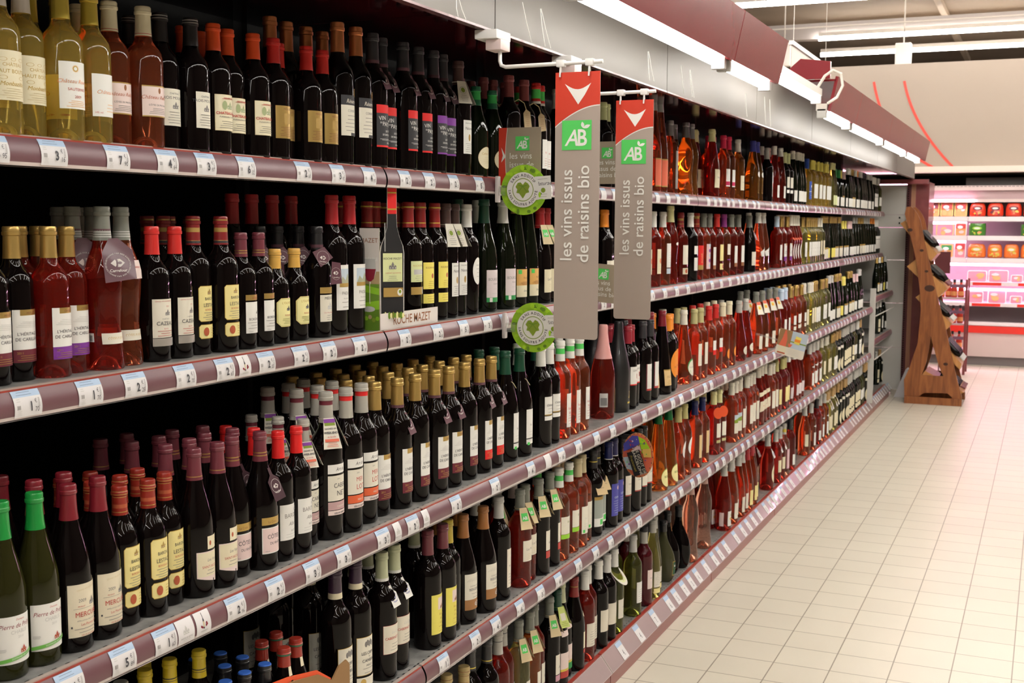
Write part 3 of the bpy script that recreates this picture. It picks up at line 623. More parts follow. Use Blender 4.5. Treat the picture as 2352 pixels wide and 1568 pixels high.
def a_lest(a):
    for z0, z1 in ((.070, .145), (.034, .064)):
        c = .005; a.poly([(-.026 + c, z0), (.030 - c, z0), (.030, z0 + c), (.030, z1 - c), (.030 - c, z1), (-.026 + c, z1), (-.026, z1 - c), (-.026, z0 + c)], 'inkgold'); q = .0012
        a.poly([(-.026 + c, z0 + q), (.030 - c, z0 + q), (.030 - q, z0 + c), (.030 - q, z1 - c), (.030 - c, z1 - q), (-.026 + c, z1 - q), (-.026 + q, z1 - c), (-.026 + q, z0 + c)], 'lemonc')
    house(a, .004, .127, .0065, 'gold_d'); a.text('BARON', .003, .115, .0085, 'ink'); a.text('LESTAC', .003, .101, .0105, 'ink'); a.text('BORDEAUX', .003, .093, .0052, 'inkred'); a.bars(.003, .074, .088, .042, 4, 'softink'); a.ell(-.008, .049, .0075, .009, 'terracotta'); a.bars(.014, .040, .056, .016, 4, 'inkgold')
PAL['lemonc'] = (.84, .74, .32)
T('lest', R_, 'bdx', 'dark', 'red wine bottle with burgundy crested capsule and yellow seal label', 'cap_crest', a_lest, bands=[(.0, .05, 'cap_crest'), (.06, .14, 'charcoal'), (.14, .16, 'gold'), (.45, .60, 'gold_d'), (.85, .90, 'gold')], scale=1.08)
PAL['crest'] = (.24, .018, .02)
T('lests', R_, 'short', 'dark', 'short red wine bottle with crested screw cap and yellow label', 'cap_crestr', a_lest, bands=[(.10, .13, 'gold'), (.25, .38, 'terracotta'), (.62, .64, 'gold_d'), (.72, .74, 'gold_d'), (.82, .84, 'gold_d')], scale=1.04)
PAL['crestr'] = (.30, .025, .014)
def a_bor(a): a.rect(-.024, .040, .030, .118, 'white'); a.rect(-.024, .122, .030, .136, 'gold'); a.text('La Croix', .004, .126, .006, 'inkred'); a.text('BORDEAUX', .006, .072, .0085, 'ink'); house(a, .012, .088, .005); a.bars(0, .052, .066, .04, 3, 'softink'); a.text('12%vol', -.012, .043, .004, 'softink')
T('bord', R_, 'bdx', 'dark', 'red wine bottle with maroon capsule and white label below gold strip', 'cap_mar2', a_bor, bands=[(.14, .18, 'gold'), (.24, .28, 'gold')], scale=.95)
PAL['mar2'] = (.17, .035, .05)
def a_oliv(a):
    c = .012; z0, z1 = .045, .122
    for q, m in ((0, 'inkgold'), (.001, 'paleyellow'), (.003, 'olive'), (.0036, 'paleyellow')):
        a.poly([(-.032 + c, z0 + q), (.032 - c, z0 + q), (.032 - q, z0 + c), (.032 - q, z1 - c), (.032 - c, z1 - q), (-.032 + c, z1 - q), (-.032 + q, z1 - c), (-.032 + q, z0 + c)], m)
    a.text("L'OLIVIER", 0, .106, .0085, 'inkgold'); house(a, .004, .088, .007, 'ink'); a.text('ROUGE', 0, .074, .006, 'inkred'); a.bars(0, .054, .066, .04, 4, 'olive')
T('oliv', R_, 'short', 'dark', 'short red wine bottle with gold screw cap and octagonal yellow label', 'cap_scr', a_oliv, bands=[(.55, .57, 'gold_d'), (.68, .70, 'gold_d'), (.80, .82, 'gold_d')], scale=.93)
PAL['scr'] = (.72, .42, .09)
T('medoc', R_, 'bdx', 'dark', 'red wine bottle with black capsule and ivory label, mauve neck tag', 'cap_black', lambda a: (a.rect(-.028, .042, .030, .112, 'ivory'), a.rect(-.028, .116, .030, .132, 'gold_d'), a.text('MÉDOC', .002, .100, .010, 'ink'), house(a, .004, .074, .010, 'lightgrey'), a.text('Cru Vieux Bourdieu', .002, .064, .0048, 'inkred'), a.bars(0, .047, .058, .03, 3, 'softink')), collar='tag_diamond')
def a_pad(a): a.rect(-.026, .052, .032, .146, 'white'); a.rect(-.018, .100, .028, .138, 'sky'); a.poly([(-.018, .106), (-.010, .122), (.0, .114), (.010, .128), (.028, .112), (.028, .100), (-.018, .100)], 'landscape'); a.rect(-.018, .100, .028, .108, 'gold_d'); a.text('PADUC', .004, .084, .0095, 'softink'); a.text('Vin de France', .004, .075, .004, 'softink'); a.bars(.004, .058, .068, .04, 2, 'softink')
T('pad', R_, 'bdx', 'dark', 'red wine bottle with red capsule and landscape picture label', 'cap_red2', a_pad, scale=1.03)
PAL['red2'] = (.42, .02, .025)
def a_rm(a):
    a.rect(-.028, .100, .030, .150, 'palegreen'); a.text('ROCHE MAZET', 0, .137, .0065, 'inkgold'); a.rect(-.02, .118, .02, .130, 'lightgrey'); a.bars(0, .104, .114, .04, 3, 'softink'); a.rect(-.028, .070, .030, .088, 'gold_d'); a.ell(.018, .079, .007, .0085, 'white'); a.ell(.018, .080, .003, .004, 'leaf')
T('rmz', R_, 'bdx', 'dark', 'red wine bottle with gold-ringed red capsule and pale green label', 'cap_red3', a_rm, bands=[(.16, .20, 'gold_y'), (.78, .84, 'gold_y')])
PAL['red3'] = (.30, .02, .02)
T('rmy', R_, 'bdx', 'dark', 'red wine bottle with gold-ringed red capsule and yellow label', 'cap_red3', lambda a: (a.rect(-.028, .080, .028, .145, 'yellow'), a.rect(-.028, .045, .028, .068, 'yellow'), a.text('ROCHE MAZET', 0, .130, .0062, 'brown'), a.ell(.004, .112, .005, .006, 'terracotta'), a.bars(0, .084, .098, .034, 4, 'inkgold'), a.bars(0, .050, .062, .034, 3, 'inkgold')), bands=[(.16, .20, 'gold_y'), (.78, .84, 'gold_y')])
T('moon', R_, 'bdx', 'dark', 'black bottle with white screw cap and round white side label', 'cap_white', lambda a: (a.ell(.004, .115, .022, .036, 'white'), a.bars(.004, .10, .13, .02, 4, 'softink')))
def a_bour(a): a.rect(-.038, .038, .036, .110, 'lilacp'); a.rect(-.038, .026, .036, .038, 'green'); a.text('BOURGOGNE', 0, .082, .0105, 'softink'); a.text('Chardonnay', 0, .072, .006, 'softink'); a.bars(.002, .048, .060, .045, 2, 'lightgrey'); a.rect(-.028, .0265, -.018, .0375, 'white')
PAL['lilacp'] = (.72, .64, .66)
T('bourg', W_, 'brg', 'darkgreen', 'dark burgundy bottle with black-green capsule and lilac label', 'cap_darkgreen', a_bour, scale=1.04)
T('bourw', W_, 'brg', 'darkgreen', 'dark burgundy bottle with white capsule and lilac label', 'cap_lightgrey', a_bour, scale=1.04)
T('als', W_, 'flute', 'darkgreen', 'long-necked dark bottle with tan capsule and orange-cream label', 'cap_tan', lambda a: (a.rect(-.034, .030, .034, .064, 'cream'), a.rect(-.034, .064, .034, .112, 'peachy'), a.rect(-.028, .098, -.016, .110, 'abgreen'), a.text('Riesling', .002, .084, .008, 'brown', shear=.2), a.bars(0, .066, .074, .05, 5, 'brown'), a.text('Domaine', .006, .046, .008, 'ink', shear=.3)), scale=.98)
PAL['tan'] = (.55, .35, .14); PAL['peachy'] = (.72, .42, .13)
T('pins', R_, 'brg', 'dark', 'dark bottle with red capsule, green collar and cream script label', 'cap_red2', plain(.064, .034, .105, 'cream', 'beige', 'Les Pins', 'ink', .012), collar='collar_ab', scale=.98)
T('orcap', R_, 'bdx', 'dark', 'dark bottle with bright orange capsule and gold-crested label', 'cap_orange', lambda a: (a.rect(-.026, .07, .026, .115, 'ivory'), a.ell(0, .085, .008, .010, 'gold_d'), a.rect(-.026, .045, .026, .066, 'orange')))
T('redfl', V_, 'bdx', 'deeprose', 'rosé bottle with white capsule and cream label with red flower', 'cap_white', plain(.044, .05, .145, 'cream', 'beige', extra=lambda a: a.ell(.002, .10, .010, .010, 'orangep')), scale=1.0)
PAL['orangep'] = (.75, .25, .12)
T('wlong', V_, 'bdx', 'rose', 'rosé bottle with white capsule and long plain white label', 'cap_white', plain(.046, .07, .165, 'white', 'lightgrey', extra=lambda a: a.rect(-.023, .045, .023, .066, 'sky')), scale=1.0)
T('glass2', V_, 'prov', 'deeprose', 'waisted rosé bottle with pale olive capsule and no front label', 'cap_paley', lambda a: a.ell(0, .155, .012, .006, 'white'), scale=1.05)
T('crest2', V_, 'bdx', 'deeprose', 'rosé bottle with gold-crested burgundy capsule and seal label', 'cap_crest', lambda a: (a.rect(-.028, .075, .028, .155, 'ivory'), a.ell(.01, .1, .008, .006, 'lightgrey'), a.rect(-.028, .034, .028, .060, 'cream'), a.ell(-.006, .047, .009, .009, 'terracotta')), bands=[(.2, .24, 'gold'), (.45, .6, 'gold_d')])
T('twow', R_, 'bdx', 'dark', 'dark bottle with white capsule and two stacked white labels', 'cap_white', lambda a: (a.rect(-.022, .115, .022, .150, 'white'), a.rect(-.022, .045, .022, .100, 'white'), a.bars(0, .06, .09, .02, 4, 'pink')))
T('redlab', V_, 'bdx', 'deeprose', 'rosé bottle with gold-patterned red capsule and scarlet label', 'cap_crestr', lambda a: (a.rect(-.030, .045, .030, .150, 'brightred'), a.rect(-.030, .045, .030, .065, 'gold_d'), a.text('ROSÉ', 0, .095, .018, 'orangep', rot=1.57, bold=.03), a.ell(.018, .125, .006, .010, 'white')), bands=[(.2, .24, 'gold'), (.6, .8, 'gold_d')])
T('patt', V_, 'bdx', 'rose', 'rosé bottle with grey capsule and pink patterned label', 'cap_greyg', lambda a: (a.rect(-.024, .045, .024, .155, 'pink'), [a.ell(0, .06 + k * .022, .010, .008, ('sky', 'purple')[k % 2]) for k in range(5)]))
T('greyw', V_, 'bdx', 'deeprose', 'rosé bottle with grey capsule and white label above brown', 'cap_greyg', plain(.048, .058, .14, 'white', 'lightgrey', extra=lambda a: a.rect(-.024, .04, .024, .058, 'brown')))
T('yelseal', V_, 'bdx', 'deeprose', 'rosé bottle with red capsule and pale yellow seal label', 'cap_red', lambda a: (a.rect(-.026, .075, .026, .15, 'lemonc'), a.rect(-.026, .034, .026, .062, 'lemonc'), a.ell(0, .048, .009, .010, 'terracotta')))
T('purc', V_, 'bdx', 'rose', 'rosé bottle with purple capsule and short white label', 'cap_violet', plain(.05, .10, .15, 'ivory', 'lightgrey', extra=lambda a: (a.rect(-.025, .075, .025, .079, 'purple'), a.ell(0, .05, .009, .013, 'white'))))
PAL['violet'] = (.30, .04, .25)
T('wide', R_, 'brg', 'dark', 'dark bottle with grey capsule, mauve tag and wide white label', 'cap_greyg', plain(.070, .034, .105, 'ivory', 'lightgrey', 'Réserve', 'lightgrey', .010), collar='tag_mauve', scale=.98)
T('flagw', V_, 'swirl', 'rose', 'rosé bottle with white capsule and white pennant label', 'cap_white', lambda a: (a.poly([(-.038, .10), (.03, .135), (.034, .08), (-.03, .075)], 'white'), a.text('Rosé', 0, .095, .010, 'magenta')))
T('oval', V_, 'prov', 'deeprose', 'rosé bottle with white capsule and tall oval label', 'cap_ivory', lambda a: (a.ell(.0, .085, .014, .045, 'white'), a.poly([(-.03, .17), (.03, .15), (.03, .135), (-.03, .16)], 'coral')))
# ---- third shelf
def a_cha(a):
    a.rect(-.040, .028, .036, .108, 'white'); a.text('Domaine', .004, .100, .0048, 'inkred', shear=.2); a.text('Pierre de Préhy', -.002, .088, .0105, 'wine', shear=.3); a.text('CHABLIS', .002, .078, .0088, 'lightgrey'); a.text('2010', .004, .070, .006, 'lightgrey')
    house(a, .010, .044, .0068, 'terracotta', 'inkred'); a.poly([(-.040, .036), (.036, .046), (.036, .040), (-.040, .030)], 'limeg'); a.text('DOMAINES BROCARD', .006, .0375, .0042, 'white', rot=.12); a.bars(-.030, .050, .054, .014, 3, 'lightgrey')
PAL['limeg'] = (.16, .48, .08)
T('chab', W_, 'brg', 'olivedark', 'green-glass bottle with bright green capsule and white church label', 'cap_vgreen', a_cha)
GLASS['olivedark'] = mat('dark_olive_glass', (.030, .030, .007), .03, 0, 0, .30, 1.33); PAL['vgreen'] = (.01, .27, .045)
def a_mer(a):
    a.rect(-.040, .028, .038, .122, 'cream2'); a.text('GRAND VIN DE BOURGOGNE', .006, .112, .0042, 'beige', rot=.08); a.text('2009', -.012, .090, .0082, 'softink'); a.text('PRODUIT', -.014, .081, .0035, 'inkred'); house(a, .012, .082, .0075, 'softink'); a.rect(-.03, .0785, .008, .079, 'softink')
    a.text('MERCUREY', .004, .064, .0125, 'inkred'); a.text('APPELLATION MERCUREY CONTRÔLÉE', .006, .056, .0034, 'softink'); a.text('Les Plantes de Paris', .008, .048, .0062, 'inkred'); a.bars(0, .036, .042, .06, 2, 'softink'); a.text('MIS EN BOUTEILLE', 0, .0295, .0040, 'inkred'); a.rect(-.035, .045, -.032, .0485, 'ink')
PAL['cream2'] = (.74, .68, .52)
T('merc', R_, 'brg', 'dark', 'red burgundy bottle with wine-red capsule and large cream label', 'cap_winer', a_mer)
PAL['winer'] = (.20, .012, .022)
def a_stn(a):
    a.poly([(-.036, .040), (.020, .040), (.020, .028), (.036, .028), (.036, .092), (-.036, .092)], 'rosepaper'); a.poly([(-.034, .042), (.022, .042), (.022, .030), (.034, .030), (.034, .090), (-.034, .090)], 'cream'); a.rect(-.010, .096, .034, .122, 'cream'); a.ell(-.002, .108, .003, .005, 'terracotta'); a.ring(.020, .109, .006, .0066, 'gold_d')
    a.text('Les Vaux', .004, .072, .0085, 'softink', shear=.3); a.text('SAINT-NICOLAS', .002, .059, .0072, 'inkred'); a.bars(.0, .047, .054, .04, 2, 'softink')
T('stn', R_, 'brg', 'dark', 'burgundy-shaped bottle with maroon capsule and notched cream label', 'cap_mar2', a_stn, bands=[(.10, .13, 'gold')], scale=1.02)
def a_cdr(a): a.rect(-.036, .036, .036, .092, 'white'); a.rect(-.034, .038, .034, .090, 'rosep'); a.rect(-.036, .098, .036, .114, 'gold'); a.text('La Croix', -.008, .102, .007, 'brown'); a.text('CÔTES', -.004, .068, .0125, 'ink'); a.text('DU RHÔNE', .004, .055, .008, 'ink'); a.ring(.022, .082, .005, .0056, 'inkred'); a.text('14%vol', -.024, .040, .004, 'softink')
PAL['rosep'] = (.80, .62, .60)
T('cdr', R_, 'brg', 'dark', 'burgundy-shaped bottle with maroon capsule and gold-stripped pink label', 'cap_mar2', a_cdr, bands=[(.18, .22, 'gold'), (.28, .32, 'gold')], scale=1.02)
T('cdrt', R_, 'brg', 'dark', 'burgundy-shaped bottle with dark neck tag and gold-stripped pink label', 'cap_mar2', a_cdr, bands=[(.18, .22, 'gold'), (.28, .32, 'gold')], collar='tag_dark', scale=1.02)
T('baron', R_, 'bdx', 'dark', 'red wine bottle with vivid red capsule and white baron label', 'cap_brightred', lambda a: (a.rect(-.032, .048, .036, .128, 'white'), a.text('BARON', .002, .098, .0135, 'softink'), a.text('Albert', .006, .080, .012, 'softink', shear=.4), a.text('BUZET', .008, .066, .006, 'softink'), a.bars(0, .054, .060, .04, 2, 'lightgrey'), house(a, .016, .112, .006, 'lightgrey')))
def art_de(col, t1, t2, tc):
    def f(a):
        a.rect(-.030, .132, .034, .150, 'white'); a.text('Art de', .002, .137, .010, 'ink', shear=.3); a.rect(-.030, .078, .034, .128, 'ivory'); a.text('2010', -.004, .120, .004, 'softink'); a.text(t1, .002, .104, .0125, tc); a.text(t2, .004, .088, .0145, tc); a.rect(-.030, .060, .034, .076, col); a.text(t1 + t2, .004, .065, .0055, 'ivory'); a.rect(-.030, .050, .034, .059, 'rosepaper'); a.text('GÉRARD BERTRAND', .004, .052, .0045, 'ink', bold=.02)
    return f
T('artm', R_, 'bdx', 'dark', 'red wine bottle with red-ringed silver capsule and orange-banded label', 'cap_silv', art_de('orangem', 'MER', 'LOT', 'inkred'), bands=[(.58, .74, 'brightred')], scale=1.02)
T('artc', R_, 'bdx', 'dark', 'red wine bottle with maroon-ringed silver capsule and pink-banded label', 'cap_silv', art_de('pinkc', 'CABER', 'NET', 'ink'), bands=[(.58, .72, 'maroon')], collar='collar_week', scale=1.02)
PAL['silv'] = (.42, .41, .36); PAL['orangem'] = (.78, .14, .05); PAL['pinkc'] = (.55, .36, .36)
T('grcap', R_, 'brg', 'dark', 'black burgundy bottle with dark green capsule and right-hand white label', 'cap_greend', plain(.040, .035, .13, 'white', 'lightgrey', 'Vin', 'softink', .009, extra=lambda a: (a.rect(-.02, .048, .02, .051, 'black'), a.rect(-.016, .032, -.006, .040, 'abgreen'))), collar='twine')
PAL['greend'] = (.01, .075, .04)
T('chato', R_, 'bdx', 'dark', 'black bottle with white capsule and white gold-edged label', 'cap_white', lambda a: (a.rect(-.026, .095, .034, .145, 'white'), a.rect(-.026, .092, .034, .095, 'gold_d'), a.rect(-.026, .078, .034, .090, 'white'), a.text('Château Jolys', .004, .118, .0085, 'ink', shear=.3), a.bars(.004, .10, .11, .04, 2, 'softink')), bands=[(.15, .40, 'white')])
T('rosab', V_, 'bdx', 'rose', 'rosé bottle with green-logo white capsule and long white label', 'cap_white', plain(.034, .035, .135, 'white', 'inkred', 'Rosé|Bio', 'inkred', .010), bands=[(.35, .62, 'abgreen')])
T('pinkch', Sp, 'champ', 'deeprose', 'rosé sparkling bottle with long pale pink foil', 'cap_pinkf', lambda a: (a.rect(-.060, .040, -.030, .085, 'lightgrey'), [a.rect(-.056 + k * .0026, .045, -.0545 + k * .0026, .07, 'ink') for k in range(9)], a.rect(.012, .02, .016, .10, 'gold_d')))
PAL['pinkf'] = (.72, .36, .34)
T('blackch', Sp, 'champ', 'matt', 'matt black sparkling bottle with black foil', 'cap_black', lambda a: (a.rect(-.01, .03, .02, .036, 'gold_y'), a.text('Brut', .006, .06, .014, 'gold_y', rot=1.57)))
T('gran', R_, 'bdx', 'dark', 'red wine bottle with ruby capsule and white label with red square', 'cap_ruby', lambda a: (a.rect(-.034, .085, .034, .150, 'white'), a.text('GRANDES', 0, .133, .0105, 'softink', bold=0), a.rect(.000, .108, .020, .124, 'inkred'), a.rect(.004, .111, .016, .121, 'black'), a.rect(-.034, .085, .034, .089, 'brightred'), a.bars(0, .092, .10, .05, 2, 'pink')), scale=.98)
PAL['ruby'] = (.30, .02, .035)
T('grayc', R_, 'bdx', 'dark', 'red wine bottle with charcoal capsule and white red-edged label', 'cap_charcoal', lambda a: (a.rect(-.026, .045, .034, .140, 'white'), a.rect(-.026, .045, .034, .052, 'inkred'), a.rect(-.026, .045, -.022, .140, 'maroon'), a.text('Cru', .006, .115, .011, 'softink')))
T('occh', R_, 'cone', 'dark', 'dark tapering bottle with brown capsule and parchment label', 'cap_winer', lambda a: (a.rect(-.036, .035, .036, .095, 'lemonb'), a.text("OCCHIO", 0, .065, .012, 'brown'), a.bars(0, .04, .055, .05, 5, 'gold_d'), a.rect(-.036, .094, .036, .098, 'gold_d')), scale=.96)
PAL['lemonb'] = (.72, .52, .26)
T('orlab', R_, 'bdx', 'dark', 'dark bottle with orange capsule and rounded orange label', 'cap_orange', lambda a: (a.ell(0, .105, .034, .052, 'orange'), a.text('CAHORS', .004, .09, .010, 'brown')))
T('ovlab', V_, 'pear', 'rose', 'rosé bottle with white capsule and tilted white oval label', 'cap_ivory', lambda a: (a.ell(0, .065, .038, .032, 'green'), a.ell(0.002, .062, .037, .030, 'ivory'), a.text('LES EMBRUNS', 0, .062, .008, 'softink')), scale=1.05)
T('goldro', V_, 'bdx', 'rose', 'rosé bottle with pale gold capsule and tall ivory label', 'gold_y2', plain(.044, .06, .15, 'ivory', 'lightgrey'))
PAL['gold_y2'] = (.50, .46, .22)
T('redsq', V_, 'bdx', 'rose', 'rosé bottle with red capsule and red-and-white label', 'cap_red', lambda a: (a.rect(-.024, .105, .03, .145, 'white'), a.rect(-.024, .085, .03, .105, 'brightred'), a.ell(.003, .13, .004, .004, 'inkred')))
T('circo', V_, 'bdx', 'rose', 'rosé bottle with cream capsule and orange side circle', 'cap_cream', lambda a: (a.ell(.0, .065, .016, .022, 'orange'), a.rect(.012, .075, .034, .155, 'cream')))
T('pearo', V_, 'pear', 'deeprose', 'round-bellied rosé bottle with small oval white label', 'cap_steelb', lambda a: (a.ell(0, .050, .026, .020, 'ivory'), a.text('ROSÉ', 0, .048, .008, 'inkred')))
PAL['steelb'] = (.45, .44, .40)
T('wcol', V_, 'swirl', 'rose', 'red-orange rosé bottle with white and red neck collar', 'cap_greyg', plain(.05, .025, .09, 'ivory', 'lightgrey'), collar='collar_sun')
T('bluero', V_, 'bdx', 'deeprose', 'rosé bottle with sky blue capsule and white label', 'cap_skyblue', plain(.044, .045, .13, 'white', 'sky'))
T('goldv', V_, 'bdx', 'rose', 'rosé bottle with gold capsule and two white labels', 'gold', lambda a: (a.rect(-.023, .08, .023, .13, 'white'), a.rect(-.023, .05, .023, .07, 'ivory')))
# ---- fourth shelf
T('yelt', R_, 'bdx', 'dark', 'dark bottle with bright yellow capsule', 'cap_yellow2', plain(.05, .04, .12, 'ivory'), bands=[(.22, .24, 'ink'), (.30, .34, 'ink')])
PAL['yellow2'] = (.72, .55, .03)
T('whit', R_, 'bdx', 'dark', 'dark bottle with dull white capsule', 'cap_lightgrey', plain(.05, .04, .12, 'ivory'))
T('blut', Sp, 'small', 'dark', 'small black bottle with blue-topped black cap', 'cap_black', plain(.04, .03, .10, 'ivory'), bands=[(.97, 1.2, 'bluetop')])
PAL['bluetop'] = (.03, .13, .55)
T('redt', Sp, 'small', 'dark', 'small bottle with red cap and green collar ring', 'cap_crestr', lambda a: (a.rect(-.02, .03, .02, .10, 'crestr'), a.rect(-.006, .175, .012, .195, 'cream')), bands=[(.62, .70, 'greenc')], scale=1.08)
T('ormes', R_, 'bdx', 'dark', 'red wine bottle with violet capsule and large ivory tree label', 'cap_viol', lambda a: (a.rect(-.034, .050, .034, .132, 'inkgold'), a.rect(-.033, .051, .033, .131, 'ivory'), [a.ell(-.010 + .005 * k, .116 + .003 * (k % 2), .004, .006, 'softink') for k in range(5)], a.text('LES ORMES', 0, .094, .0095, 'ink'), a.text('DE', 0, .088, .004, 'ink'), a.text('CAMBRAS', 0, .078, .0095, 'ink'), a.text('MERLOT', 0, .069, .0055, 'ink'), a.bars(0, .055, .064, .04, 2, 'softink'), a.rect(-.034, .026, .034, .046, 'ivory'), a.ell(-.018, .036, .007, .007, 'gold')), bands=[(.0, .20, 'cream')], scale=1.06)
PAL['viol'] = (.045, .02, .05)
T('cabn', R_, 'bdx', 'dark', 'red wine bottle with pale green capsule and white cabernet label', 'cap_palegr', lambda a: (a.rect(-.032, .062, .034, .128, 'inkred'), a.rect(-.0315, .0625, .0335, .1275, 'cream3'), a.text('Le Caz', .004, .108, .010, 'lightgrey', shear=.3), a.text('CABERNET SAUV', .004, .095, .0082, 'inkred', bold=.01), a.bars(.004, .070, .084, .04, 3, 'softink')), collar='tag_white', scale=1.02)
PAL['cream3'] = (.74, .70, .58); PAL['palegr'] = (.52, .56, .36)
T('yelc', R_, 'bdx', 'dark', 'red wine bottle with maroon capsule and tall bright yellow label', 'cap_mar2', lambda a: (a.rect(-.030, .038, .034, .136, 'yellowl'), a.rect(-.010, .098, .024, .128, 'rosepaper'), house(a, .006, .100, .007, 'brown'), a.text('Roche', .004, .084, .0085, 'inkgold', shear=.2), a.text('de la', .004, .074, .0085, 'inkgold', shear=.2), a.text('Lune', .004, .064, .0085, 'inkgold', shear=.2), a.bars(.004, .044, .056, .04, 2, 'inkgold')), scale=1.02)
PAL['yellowl'] = (.80, .72, .14)
T('yelb', R_, 'bdx', 'dark', 'plain black bottle with mustard yellow capsule', 'cap_must', lambda a: a.ell(.030, .120, .006, .018, 'lemonc'))
PAL['must'] = (.55, .42, .05)
T('berg', R_, 'brg', 'dark', 'red wine bottle with copper-brown capsule and white and brown label', 'cap_copperb', lambda a: (a.rect(-.036, .068, .036, .138, 'ivory'), a.rect(-.036, .040, .036, .068, 'brownl'), a.text('BERGERAC', .0, .092, .0095, 'softink', bold=.02), a.text('CHÂTEAU LA MILLE', 0, .103, .0048, 'softink'), a.ring(.010, .054, .006, .008, 'lightgrey'), a.ring(.002, .054, .003, .005, 'lightgrey'), a.ring(.018, .054, .003, .005, 'lightgrey'), [a.poly([(-.03 + .007 * k, .118), (-.029 + .007 * k, .118), (-.012 + .003 * k, .130)], 'softink') for k in range(8)], a.bars(0, .074, .084, .04, 2, 'softink')), scale=.98)
PAL['copperb'] = (.34, .14, .04); PAL['brownl'] = (.36, .17, .06)
T('slimc', R_, 'bdx', 'dark', 'black bottle with grey-white capsule and slim cream label', 'cap_lightgrey', plain(.026, .035, .145, 'cream3', 'softink', 'M', 'softink', .010))
T('redab', V_, 'bdx', 'deeprose', 'rosé bottle with green-logo paper collar and cream script label', 'cap_greyg', plain(.056, .080, .142, 'cream3', 'beige', 'Les Pins', 'softink', .011), collar='collar_ab', scale=.98)
T('blkab', R_, 'bdx', 'dark', 'black bottle with green-logo paper collar and white-red label', 'cap_greyg', lambda a: (a.rect(-.012, .075, .032, .135, 'ivory'), a.rect(-.012, .052, .032, .073, 'inkred'), a.text('Alice', .010, .095, .010, 'ink', shear=.3)), collar='collar_ab')
T('gwro', V_, 'bdx', 'rose', 'rosé bottle with white green-logo capsule and lime-banded label', 'cap_white', lambda a: (a.rect(-.032, .085, .032, .140, 'ivory'), a.rect(-.032, .070, .032, .084, 'limegreen'), a.text('Bio', 0, .12, .010, 'olive')), bands=[(.35, .62, 'abgreen')])
T('crro', V_, 'bdx', 'rose', 'rosé bottle with beige capsule and long white label', 'cap_beigec', plain(.046, .045, .135, 'ivory', 'lightgrey', 'Terre', 'lightgrey', .009, extra=lambda a: a.rect(-.018, .048, -.008, .058, 'abgreen')))
PAL['beigec'] = (.58, .50, .30)
T('dgr', R_, 'bdx', 'dark', 'dark bottle with gold-ringed black capsule and grey-green label', 'cap_black', lambda a: (a.rect(-.034, .062, .034, .125, 'greyg2'), a.rect(-.034, .125, .034, .136, 'gold_d'), a.rect(-.034, .034, .034, .062, 'white'), a.rect(-.010, .040, .010, .058, 'abgreen')), bands=[(.35, .40, 'gold_y')], collar='tag_beige')
PAL['greyg2'] = (.34, .38, .34)
T('blul', R_, 'bdx', 'dark', 'dark bottle with navy capsule and violet-blue label', 'cap_navy', lambda a: (a.rect(-.028, .040, .032, .150, 'bluel'), a.text('CATALA', .002, .10, .009, 'sky', bold=.02), a.ell(.006, .135, .007, .007, 'pink'), a.bars(0, .05, .09, .04, 6, 'sky')), bands=[(.0, .04, 'white')], scale=1.03)
PAL['navy'] = (.012, .018, .10); PAL['bluel'] = (.08, .08, .40)
T('vineb', R_, 'bdx', 'dark', 'dark bottle with black capsule and square white vineyard label', 'cap_black', plain(.060, .080, .150, 'ivory', 'lightgrey', 'Domaine', 'softink', .009, extra=lambda a: a.rect(-.03, .076, .03, .079, 'inkred')))
T('cone', V_, 'cone', 'orange', 'tapering orange rosé bottle with green capsule and yellow-green label', 'cap_greenm', lambda a: (a.ell(.0, .052, .034, .036, 'olivel'), a.ell(.0, .050, .034, .034, 'paleyellow'), a.text('BOISSE', .0, .052, .012, 'olive', bold=.02)))
PAL['greenm'] = (.01, .16, .045); PAL['olivel'] = (.30, .38, .08)
T('waist', V_, 'prov', 'rose', 'waisted rosé bottle with long white oval label', 'cap_gold2', lambda a: (a.ell(.006, .125, .024, .036, 'white'), a.text('Rosé', .006, .12, .009, 'inkred')))
PAL['gold2'] = (.52, .48, .20)
T('strips', V_, 'bdx', 'rose', 'rosé bottle with blue capsule and two-column cream label', 'cap_navy', lambda a: (a.rect(-.020, .045, .0, .145, 'lemonb'), a.rect(.003, .075, .03, .150, 'ivory'), a.ell(.016, .135, .005, .005, 'terracotta')))
T('redcol', V_, 'bdx', 'deeprose', 'rosé bottle with cream capsule, red disc and white label', 'cap_paley', lambda a: (a.rect(-.028, .08, .03, .145, 'ivory'), a.rect(-.028, .055, .03, .068, 'gold_y2')), collar='disc_red')
T('landsc', V_, 'bdx', 'rose', 'rosé bottle with cream capsule and landscape label', 'cap_ivory', lambda a: (a.rect(-.028, .045, .028, .095, 'cream3'), a.rect(-.028, .095, .028, .135, 'sky'), a.poly([(-.028, .095), (-.028, .110), (0, .118), (.028, .106), (.028, .095)], 'leaf')))
T('plainw', V_, 'bdx', 'rose', 'rosé bottle with cream capsule and plain tall white label', 'cap_ivory', plain(.05, .05, .145, 'ivory', 'lightgrey'))
T('bigro', V_, 'swirl', 'deeprose', 'broad rosé bottle with torn cream shoulder label', 'cap_ivory', lambda a: (a.poly([(-.034, .07), (.03, .085), (.034, .135), (-.03, .125)], 'cream2'), a.poly([(-.032, .150), (.03, .165), (.03, .180), (-.03, .172)], 'cream'), a.text('Rosé', 0, .10, .010, 'terracotta')))
T('paleyl', V_, 'bdx', 'deeprose', 'rosé bottle with olive-gold capsule and pale yellow label', 'cap_gold2', plain(.050, .045, .13, 'lemonc', 'beige'))
T('lilac', V_, 'swirl', 'deeprose', 'rosé bottle with white capsule and pale lilac label', 'cap_white', plain(.052, .035, .10, 'lilacp', 'sky'))
